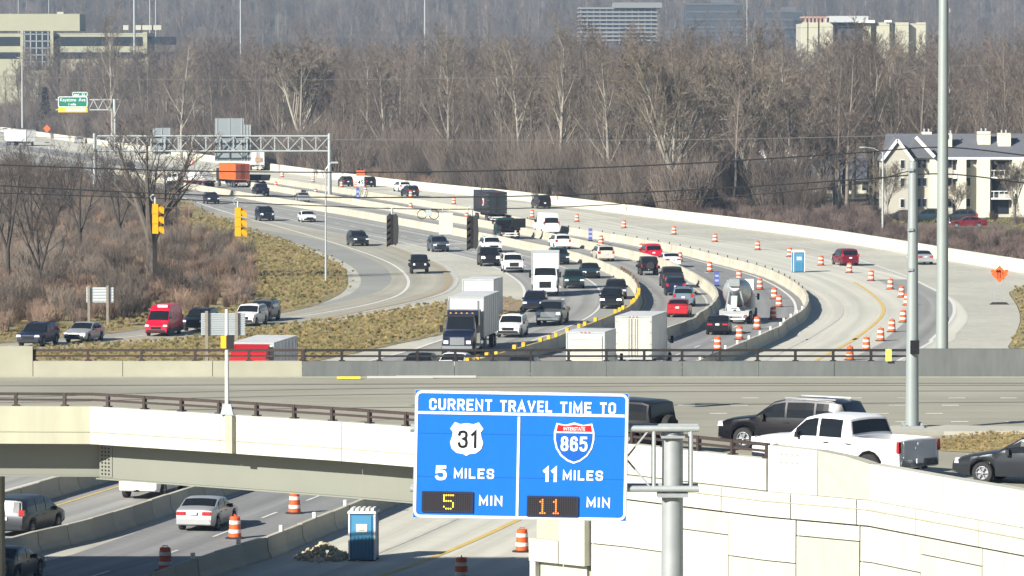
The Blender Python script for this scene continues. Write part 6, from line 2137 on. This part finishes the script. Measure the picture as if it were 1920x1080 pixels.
if rest:
    scatter('woods', ['wood'], rest, npr.uniform(.7, 1.05, len(rest)), 'bare trees deeper in the winter woods', 'woods')
# 3. the trees that stand out
for k, (kind, px, base_py, top_py, lb) in enumerate([
        ('bushy', 565, 300, 112, 'broad pale many-stemmed tree left of centre above the gantry end'),
        ('bushy', 1262, 330, 150, 'broad tan many-stemmed tree right of centre in the woods'),
        ('bushy', 1400, 330, 165, 'reddish-tipped broad tree left of the apartment roofs'),
        ('pale', 1485, 300, 85, 'tall pale straight tree above the low grey roofs'),
        ('pale', 1565, 310, 95, 'forked pale tree left of the apartment gable'),
        ('pale', 1632, 320, 120, 'pale tree directly behind the apartment gable'),
        ('pale', 975, 250, 62, 'tall pale tree with spreading limbs at the top centre'),
        ('pale', 842, 250, 62, 'pale crooked tree left of the top centre'),
        ('pale', 1052, 250, 70, 'clump of slim pale stems right of the top centre'),
        ('pale', 720, 262, 75, 'pale slim tree among the woods, left of the centre'),
        ('pale', 1145, 262, 80, 'pale leaning tree in front of the tall far office block'),
        ('pale', 210, 240, 40, 'tall pale forked tree behind the green exit sign truss'),
        ('pale', 340, 250, 60, 'tall pale tree right of the far white office wing')]):
    d = beyond_wall(aX(px, 860)) + 46 if px < 1290 else 700 + 6 * (k % 3)
    x = aX(px, d)
    ht = (CAM_H - (top_py - 110) * d / FPX)
    h0 = {'bushy': 11.5, 'pale': 24}[kind]
    single_tree(kind, k, x, d, max(.5, min(2.1 if kind == 'bushy' else 1.25, ht / h0)), lb)

for k, (px, d, sc_, lb) in enumerate(((1903, 636, .62, 'small bare tree before the right end of the apartments'), (1664, 640, .55, 'small bare tree before the apartment gable'), (1795, 642, .34, 'bare sapling between the two middle bays of the apartments'), (1340, 700, .75, 'broad bare tree before the low grey roof'), (1545, 705, .8, 'broad bare tree before the second low roof'))):
    single_tree('bushy', k, aX(px, d), d, sc_, lb)
# 4. the left side: dark trees and reddish brush inside the bend
lb_pts, lb2, st1, gr1 = [], [], [], []
LE = smooth(left_e, 3.0)
LEx = np.array(LE)
def left_gap(x, y):
    """how far this spot lies outside the pavement on the left"""
    d = np.sqrt(((LEx - np.array((x, y))) ** 2).sum(1))
    return d.min()
def in_left(x, y):
    c = False
    P = [(-260, LEx[0, 1])] + [tuple(p) for p in LEx] + [(-260, LEx[-1, 1])]
    for i in range(len(P)):
        x1, y1 = P[i]; x2, y2 = P[i - 1]
        if (y1 > y) != (y2 > y) and x < (x2 - x1) * (y - y1) / (y2 - y1) + x1:
            c = not c
    return c
q_clear = lambda x, y: npr.rand() < .8
for x, y in jitter_grid(-125, -10, 362, 1000, 1.9, 2.2):
    if not in_view(x, y, 1.06) or not in_left(x, y):
        continue
    g = left_gap(x, y)
    px = 960 + x / y * FPX
    edge = 5.5 if y < 470 else 9 if y < 640 else 5
    if px > 470 and y < 560:
        edge = 13
    if math.hypot(x - G(285, 530).x, y - G(285, 530).y + 6) < 7 and q_clear(x, y):
        continue
    if g < edge:
        if npr.rand() < .55: st1.append((x, y, .25))
        if npr.rand() < .3: gr1.append((x + .6, y + .4, .25))
        continue
    q_ = npr.rand()
    if q_ < .50: lb_pts.append((x, y, .1))
    elif q_ < .60: lb2.append((x, y, .1))
    elif q_ < .85: st1.append((x, y, .16))
scatter('left_brush', ['brush_red'], lb_pts, npr.uniform(.35, .95, len(lb_pts)), 'reddish brown brush inside the bend on the left', 'brush')
scatter('left_brush_tall', ['brush_grey'], lb2, npr.uniform(.35, .8, len(lb2)), 'taller grey stems among the brush on the left', 'brush')
for x, y in jitter_grid(-45, 6, 300, 430, .62, .85):
    if in_infield(x, y):
        (st1 if npr.rand() < .6 else gr1).append((x, y, .2))
for x, y in jitter_grid(34, 80, 335, 450, 1.0, 1.3):
    if in_rv(x, y):
        (st1 if npr.rand() < .5 else gr1).append((x, y, .22))
for x, y in jitter_grid(11, 20, 145, 170, .22, .3):
    if in_isl(x, y):
        st1.append((x, y, DZ + .08))
for x, y in jitter_grid(50, 75, 560, 650, 1.0, 1.4):
    if clear(x, y, 0) and npr.rand() < .7: gr1.append((x, y, 0))
for x, y in jitter_grid(-75, -10, 362, 640, .75, 1.1):
    if in_view(x, y, 1.04) and in_left(x, y):
        g = left_gap(x, y)
        if .6 < g < (13 if (960 + x / y * FPX > 470 and y < 560) else 6):
            (st1 if npr.rand() < .6 else gr1).append((x, y, .25))
scatter('dry_grass', ['straw'], st1, npr.uniform(.20, .48, len(st1)) * np.where(np.array(st1)[:, 2] > 5, .4, np.where(np.array(st1)[:, 2] < .18, 2.0, 1.0)), 'dry straw grass on the verges', 'grass')
scatter('green_grass', ['grass'], gr1, npr.uniform(.7, 1.4, len(gr1)), 'short olive grass on the verges', 'grass')
LT = [('lean', 285, 530, 262, 'dark leaning tree with a thick pale-lit trunk left of the lamp post', .05),
      ('dark', 150, 490, 262, 'dark forked tree left of the hanging yellow signals', 0),
      ('dark', 60, 500, 258, 'dark tree at the far left of the brush', 0),
      ('dark', 100, 470, 265, 'slim dark tree second from the left edge', 0),
      ('dark', 225, 470, 280, 'dark slim tree just left of the leaning tree', 0),
      ('dark', 15, 540, 250, 'dark tree cut by the left picture edge', 0),
      ('dark', 75, 560, 330, 'small dark tree low in the brush above the pale sign back', 0),
      ('dark', 130, 420, 270, 'thin dark tree farther back on the left', 0),
      ('dark', 195, 400, 262, 'thin dark tree in front of the left gantry leg', 0),
      ('dark', 330, 415, 275, 'thin dark tree right of the leaning tree', 0),
      ('dark', 40, 410, 268, 'thin dark tree behind the left edge brush', 0)]
for k, (kind, px, bpy_, tpy, lb, ln) in enumerate(LT):
    p = G(px, bpy_)
    h = (bpy_ - tpy) / (FPX / p.y)
    single_tree(kind, k, p.x, p.y, h / 12.3 * (1.0 if kind == 'lean' else .84), lb)
# 5. the wooded ridge on the horizon, and a few evergreens
far = []
for x, y in jitter_grid(-560, 560, 2050, 4300, 15, 22):
    if in_view(x, y, 1.1) and clear(x, y):
        far.append((x, y, terrain_z(x, y)))
scatter('far_ridge_woods', ['wood', 'thicket'], far, npr.uniform(.9, 1.6, len(far)), 'hazy wooded ridge along the top of the picture', 'woods')
def evergreen(seed, H, R0):
    R = random.Random(seed); V, F = [], []
    for k in range(1500):
        t = R.random() ** .8; z = H * (.06 + .94 * t); rad = R0 * (1 - t) + .1
        a, rr = R.uniform(0, 6.28), rad * math.sqrt(R.uniform(.15, 1))
        c = Vector((math.cos(a) * rr, math.sin(a) * rr, z - rr * .25))
        d = Vector((math.cos(a), math.sin(a), R.uniform(-.5, .1))) * R.uniform(.3, .7)
        s = Vector((-math.sin(a), math.cos(a), R.uniform(-.3, .3))) * R.uniform(.1, .22)
        b = len(V); V += [tuple(c - s), tuple(c + s), tuple(c + d)]; F.append((b, b + 1, b + 2))
    me = bpy.data.meshes.new('crown'); me.from_pydata(V, [], F); me.materials.append(M_EVER); return me
ev = evergreen(5, 11, 2.4)
tk = MB(); tk.tube([(0, 0, 0), (0, 0, 9)], [.22, .05], 7); tkm = tk.mesh('trunk', [M_BARK_D])
for px, d, s, lb in ((85, 1330, 1.25, 'dark evergreen left of the green exit sign'), (140, 1340, 1.0, 'shorter dark evergreen just above the green exit sign'), (1640, 640, .34, 'small dark evergreen beside the street lamp behind the wall'), (1905, 632, .34, 'evergreen shrub at the right end of the apartments')):
    t = thing('evergreen_tree', lb, 'tree', (aX(px, d), d, 0)); t.scale = (s, s, s); obj('trunk', tkm, t); obj('crown', ev, t)
# ------------------------------------------------------------------ apartments at the right
ap_root = thing('apartment_building', 'cream three-storey apartment block with grey roof and chimneys at the right', 'building', (aX(1650), APT_Y, 0))
AO = Vector((aX(1650), APT_Y, 0))
def ab_(b, name, m, parent=ap_root):
    o = b.build(name, m, parent)
    if parent is ap_root:
        o.location = -AO
    return o
def az(py, d=APT_Y): return CAM_H - (py - 110) * d / FPX
E = az(296)
b = MB(); b.box(((aX(1672) + aX(2050)) / 2, APT_Y + 7, E / 2), (aX(2050) - aX(1672), 12, E)); wall_ = ab_(b, 'wall', M_SIDING2)
rz_ = az(252)
b = MB(); b.prism([(APT_Y + .2, E - .15), (APT_Y + 13.8, E - .15), (APT_Y + 13.8, E + .15), (APT_Y + 7, rz_), (APT_Y + .2, E + .12)], aX(1668), aX(2054), 'yz'); roof_ = ab_(b, 'roof', M_ROOF)
b = MB(); b.box(((aX(1668) + aX(2054)) / 2, APT_Y + .12, E - .05), (aX(2054) - aX(1668), .2, .3)); ab_(b, 'fascia', M_TRIM)
# left gable end wing
gx0, gx1 = aX(1655), aX(1706)
b = MB(); b.prism([(gx0, 0), (gx1, 0), (gx1, az(300)), ((gx0 + gx1) / 2, az(265)), (gx0, az(300))], APT_Y - 1.6, APT_Y + 6, 'xz'); ab_(b, 'gable_wing', M_SIDING2)
for sx, xa, xb in ((1, (gx0 + gx1) / 2, gx1 + .3), (-1, (gx0 + gx1) / 2, gx0 - .3)):
    b = MB(); b.prism([(xa, az(262)), (xb, az(302)), (xb, az(302) + .3), (xa, az(262) + .3)] if sx > 0 else [(xb, az(302)), (xa, az(262)), (xa, az(262) + .3), (xb, az(302) + .3)], APT_Y - 1.9, APT_Y + 6, 'xz'); ab_(b, 'gable_roof', M_ROOF)
    b = MB(); b.beam((xa, APT_Y - 1.95, az(262) + .05), (xb, APT_Y - 1.95, az(302) + .05), .12, .38); ab_(b, 'barge_board', M_TRIM)
# white raking gable edge over the middle
b = MB(); b.beam((aX(1716), APT_Y - .7, az(257)), (aX(1751), APT_Y - .7, az(294)), .7, .45); ab_(b, 'barge_board', M_TRIM)
b = MB(); b.prism([(aX(1716), az(260)), (aX(1751), az(296)), (aX(1700), az(296))], APT_Y - .4, APT_Y + 5, 'xz'); ab_(b, 'cross_gable', M_ROOF)
# bays, columns
for pa, pb, pr, m in ((1743, 1757, 1.3, M_SIDING), (1795, 1811, 1.6, M_SIDING), (1832, 1856, 1.3, M_SIDING), (1898, 1925, 1.5, M_SIDING), (1940, 1975, 1.3, M_SIDING), (1708, 1743, .5, M_SIDING2)):
    b = MB(); b.box(((aX(pa) + aX(pb)) / 2, APT_Y + 1 - pr / 2 - .01, E / 2 - .1), (aX(pb) - aX(pa), pr, E - .2)); ab_(b, 'bay', m)
# windows on three floors
for px, w, dy in ((1724, .55, -.55), (1734, .55, -.55), (1777, .6, .0), (1783, .5, .0), (1817, .7, .0), (1836, .6, -.36), (1845, .4, -.36), (1690, .6, -2.62), (1908, .6, -.56), (1957, .7, -.36)):
    for py in (307, 341, 380):
        x = aX(px)
        b = MB(); b.box((x, APT_Y + .97 + dy, az(py)), (w, .08, 1.25)); f = ab_(b, 'window', M_TRIM)
        q = MB(); q.box((x, APT_Y + .92 + dy, az(py)), (w * .8, .06, 1.08)); q.build('pane', M_WIN, f)
# balconies: dark sheet painting the recess shade, white slab, railing posts
for pa, pb in ((1858, 1897), (1760, 1772), (1787, 1794)):
    for py in (333, 372):
        xa, xb = aX(pa), aX(pb)
        b = MB(); b.box(((xa + xb) / 2, APT_Y + .2, az(py)), (xb - xa, 1.6, .22)); bal = ab_(b, 'balcony', M_TRIM)
        for k in range(4):
            q = MB(); q.box((xa + (xb - xa) * (k + .5) / 4, APT_Y - .55, az(py) + .55), (.08, .08, .95)); q.build('railing_post', M_TRIM, bal)
        q = MB(); q.box(((xa + xb) / 2, APT_Y - .55, az(py) + 1.0), (xb - xa, .1, .1)); q.build('handrail', M_TRIM, bal)
    for py in (315, 350, 388):
        b = MB(); b.box(((aX(pa) + aX(pb)) / 2, APT_Y + .97, az(py)), ((aX(pb) - aX(pa)) * .8, .06, 1.9)); ab_(b, 'recess_shade_sheet', M_WIN)
for pa, pb, ya, yb, dy in ((1772, 1784, 250, 280, 3.5), (1832, 1856, 246, 279, 4.5), (1870, 1894, 249, 282, 4.0), (1728, 1746, 247, 262, 7.5)):
    d = APT_Y + dy
    b = MB(); b.box(((aX(pa, d) + aX(pb, d)) / 2, d, (az(ya, d) + az(yb, d) - .8) / 2), (aX(pb, d) - aX(pa, d), 1.4, az(ya, d) - az(yb, d) + .8)); c_ = ab_(b, 'chimney', M_SIDING)
    for k in (-.3, .3):
        q = MB(); q.lathe([(.14, 0), (.14, .4), (.2, .45)], 8, ((aX(pa, d) + aX(pb, d)) / 2 + k, d, az(ya, d))); q.build('flue', M_GALV_D, c_)
# low roofs left of them
LB = 765.0
for k, (pa, pb, yr, ye, lb) in enumerate(((1318, 1470, 290, 340, 'low grey-roofed building with a white gable edge among bare trees'), (1474, 1640, 292, 338, 'second low grey-roofed building next to the apartment gable'))):
    t = thing('low_building', lb, 'building', (aX(pa, LB), LB, 0))
    o_ = Vector((aX(pa, LB), LB, 0))
    e_, r_ = az(ye, LB), az(yr, LB + 6)
    def pb_(b, nm, m):
        o = b.build(nm, m, t); o.location = -o_; return o
    b = MB(); b.box(((aX(pa, LB) + aX(pb, LB)) / 2, LB + 6, e_ / 2), (aX(pb, LB) - aX(pa, LB) - .8, 11, e_)); pb_(b, 'wall', M_SIDING)
    b = MB(); b.prism([(LB - .3, e_ - .1), (LB + 12.3, e_ - .1), (LB + 6, r_)], aX(pa, LB), aX(pb, LB), 'yz'); pb_(b, 'roof', M_ROOF)
    xg = aX(1430 if k == 0 else 1480, LB)
    b = MB(); b.beam((xg, LB + 5.8, az(284, LB)), (xg + 2.9, LB - .4, az(329, LB)), .4, .5); pb_(b, 'barge_board', M_TRIM)
    b = MB(); b.box((xg + 4, LB + 5, r_ + .1), (1.2, 1.2, 1.2)); pb_(b, 'chimney', M_SIDING)
    for j in range(5):
        x = aX(pa, LB) + (aX(pb, LB) - aX(pa, LB)) * (j + .5) / 5
        b = MB(); b.box((x, LB + .46, e_ * .55), (1.1, .1, 1.2)); pb_(b, 'window', M_WIN)
# cars parked by the apartments
for kind, colr, px, py, hd, lb in (('suv', 'charcoal', 1799, 417, 80, 'dark car parked behind the red one by the apartments'), ('sedan', 'maroon', 1815, 427, 84, 'dark red sedan parked on the grass edge by the apartments'),
                                   ('suv', 'teal', 1738, 416, 84, 'teal car parked just right of the signal pole by the apartments'), ('sedan', 'charcoal', 1690, 414, 84, 'dark car parked left of the signal pole by the apartments')):
    place(kind, colr, px, py, lb, 'car', head=hd, anchor='mid')

# ------------------------------------------------------------------ far offices
def slab_building(name, label, d, pxa, pxb, ytop, depth, m):
    t = thing(name, label, 'building', (aX((pxa + pxb) / 2, d), d, 0))
    return t
OD = 1520.0
of = thing('office_building', 'long pale office block with dark ribbon windows at the upper left', 'building', (aX(100, OD), OD, 0))
oo = Vector((aX(100, OD), OD, 0))
M_TAN = mat('tan_precast', (.34, .335, .235), .8, var=.05, scale=.3)
def ob(pa, pb, ya, yb, y0, y1, nm, m, parent=of):
    b = MB(); za, zb3 = az(ya, OD), (az(yb, OD) if yb else 0)
    b.box(((aX(pa, OD) + aX(pb, OD)) / 2, OD + (y0 + y1) / 2, (za + zb3) / 2), (aX(pb, OD) - aX(pa, OD), y1 - y0, za - zb3))
    o = b.build(nm, m, parent)
    if parent is of: o.location = -oo
    return o
ob(-60, 278, 62, None, 4, 30, 'wall', M_TAN)
ob(-60, 149, 26, 58, 3, 24, 'penthouse', M_TAN)
gl = ob(44, 94, 59, 125, 2.4, 4.2, 'glass_tower', M_WIN)
for k in range(5):
    b = MB(); b.box((aX(46 + 11 * k, OD), OD + 2.3, (az(59, OD) + az(125, OD)) / 2), (.35, .2, az(59, OD) - az(125, OD))); b.build('mullion', M_GALV_D, gl)
for k in range(5):
    b = MB(); b.box((aX(69, OD), OD + 2.28, az(64 + 13 * k, OD)), (aX(94, OD) - aX(44, OD), .16, .3)); b.build('mullion', M_GALV_D, gl)
for pa, pb in ((-60, 37), (100, 268), (276, 330)):
    for ya, yb in ((69, 84), (98, 108)):
        w_ = ob(pa, pb, ya, yb, 3.4, 4.1, 'ribbon_window', M_WIN)
ob(38, 44, 58, 130, 2, 4, 'pier', M_TAN); ob(94, 100, 58, 130, 2, 4, 'pier', M_TAN); ob(268, 276, 60, 100, 2, 4, 'pier', M_TAN)
for k, (pa, pb) in enumerate(((228, 238), (250, 262), (264, 282), (285, 300), (104, 116))):
    ob(pa, pb, 47 if k < 4 else 22, 56 if k < 4 else 27, 8, 12, 'roof_unit', M_SIDING2)
TD = 2000.0
tb = thing('tall_office_building', 'tall far office block with stacked pale floor bands at the top right of centre', 'building', (aX(1165, TD), TD, 0))
to = Vector((aX(1165, TD), TD, 0))
def tbx(pa, pb, ya, yb, y0, y1, nm, m):
    b = MB(); za, zb3 = az(ya, TD), (az(yb, TD) if yb else 0)
    b.box(((aX(pa, TD) + aX(pb, TD)) / 2, TD + (y0 + y1) / 2, (za + zb3) / 2), (aX(pb, TD) - aX(pa, TD), y1 - y0, za - zb3)); o = b.build(nm, m, tb); o.location = -to; return o
M_TBG = mat('smoky_glass', (.07, .08, .10), .3)
M_TBW = mat('pale_floor_band', (.20, .205, .20), .8)
tbx(1086, 1230, 15, None, 1, 30, 'glass_body', M_TBG)
for k in range(9):
    tbx(1084, 1232, 14 + 7.5 * k, 17.2 + 7.5 * k, 0, 31, 'floor_band', M_TBW)
tbx(1150, 1241, 5, 15, -1, 28, 'plant_room', M_TBW)
for k in range(12):
    tbx(1088 + 12 * k, 1090 + 12 * k, 15, 82, .4, 1.2, 'mullion', M_TBW)
CD = 1420.0
cb_ = thing('condominium_building', 'cream condominium block with a pale roof rising over the woods at the upper right', 'building', (aX(1610, CD), CD, 0))
co = Vector((aX(1610, CD), CD, 0))
def cbx(pa, pb, ya, yb, y0, y1, nm, m):
    b = MB(); za, zb3 = az(ya, CD), (az(yb, CD) if yb else 0)
    b.box(((aX(pa, CD) + aX(pb, CD)) / 2, CD + (y0 + y1) / 2, (za + zb3) / 2), (aX(pb, CD) - aX(pa, CD), y1 - y0, za - zb3)); o = b.build(nm, m, cb_); o.location = -co; return o
cbx(1503, 1735, 44, None, 5, 30, 'wall', M_SIDING2)
for pa, pb in ((1505, 1514), (1516, 1534), (1537, 1562), (1619, 1633), (1644, 1668), (1679, 1704), (1720, 1736)):
    cbx(pa, pb, 42, None, 2.5, 6, 'bay', mat('hazy_cream_stucco', (.46, .445, .33), .8))
cbx(1566, 1618, 43, None, 4, 6, 'glazed_recess', M_TBG)
cbx(1555, 1628, 30, 42, 1.5, 28, 'roof_block', mat('pale_grey_roof', (.44, .46, .46), .7))
cbx(1608, 1640, 38, 43, 1.2, 6, 'cornice', M_TRIM); cbx(1660, 1672, 38, 42, 2, 6, 'cornice', M_TRIM)
for k in range(6):
    cbx(1509 + 7 * k, 1512 + 7 * k, 33, 42, 3, 8, 'parapet_post', mat('salmon_brick', (.42, .26, .20), .8))
cbx(1503, 1556, 31, 34, 3, 12, 'cornice', mat('salmon_brick', (.42, .26, .20), .8))
# dark glass offices far behind the woods
for k, (pa, pb, yt, d, lb) in enumerate(((1286, 1392, 6, 2250, 'dark blue glass office block far behind the woods, right of the banded block'), (1436, 1504, 20, 2150, 'lower dark glass office just left of the cream condominiums'))):
    t = thing('glass_office', lb, 'building', (aX((pa + pb) / 2, d), d, 0))
    w_ = aX(pb, d) - aX(pa, d); zt_o = az(yt, d)
    b = MB(); b.box((0, 12, zt_o / 2), (w_, 24, zt_o)); b.build('glass_body', mat('dark_blue_glass', (.05, .056, .062), .5), t)
    for j in range(6):
        b = MB(); b.box((0, -.1, zt_o - .5 - 3.6 * j), (w_ + .3, .4, .7)); b.build('floor_band', mat('dim_floor_band', (.095, .10, .105), .7), t)
    b = MB(); b.box((w_ * .15, 12, zt_o + .8), (w_ * .4, 10, 1.6)); b.build('plant_room', mat('dim_floor_band', (.095, .10, .105), .7), t)
# masts that run out of the top of the picture
for k, (px, yb, d, r, lb) in enumerate(((253, 48, 1500, .45, 'thick pale mast above the far office roof'), (282, 40, 1700, .25, 'thin mast right of the thick pale one'), (293, 40, 1700, .25, 'second thin mast right of the thick pale one'), (452, 45, 1400, .30, 'thin mast in the upper left, right of the office block'), (797, 45, 1400, .28, 'thin mast left of the top centre'), (36, 28, 1600, .2, 'faint thin mast above the left office'), (93, 26, 1600, .2, 'faint mast above the glass tower of the office'), (1400, 15, 1800, .22, 'short pale mast at the upper right of centre'))):
    x = aX(px, d)
    t = thing('mast', lb, 'mast', (x, d, 0))
    b = MB(); b.tube([(0, 0, 0), (0, 0, az(-60, d))], [r * .95, r * .7], 8); b.build('shaft', M_GALV_D, t, smooth_angle=40)
    b = MB(); b.lathe([(r * 2.2, 0), (r * 2.2, .5), (r * 1.2, .9)], 8); b.build('base_flange', M_GALV_D, t)
# ------------------------------------------------------------------ the winter haze
def haze(density):
    b = MB(); b.box((0, 2500, 75), (4200, 6400, 160))
    o = b.build('haze', None)
    m = bpy.data.materials.new('haze_air'); m.use_nodes = True
    N, L = m.node_tree.nodes, m.node_tree.links
    N.remove(N['Principled BSDF'])
    v = N.new('ShaderNodeVolumePrincipled')
    v.inputs['Color'].default_value = (.50, .72, 1.0, 1)
    v.inputs['Density'].default_value = density
    v.inputs['Anisotropy'].default_value = 0.0
    L.new(v.outputs[0], N['Material Output'].inputs['Volume'])
    o.data.materials.append(m)
    tag(o, 'thin bluish winter haze over the whole view', 'haze', kind='stuff')
haze(0.00010)
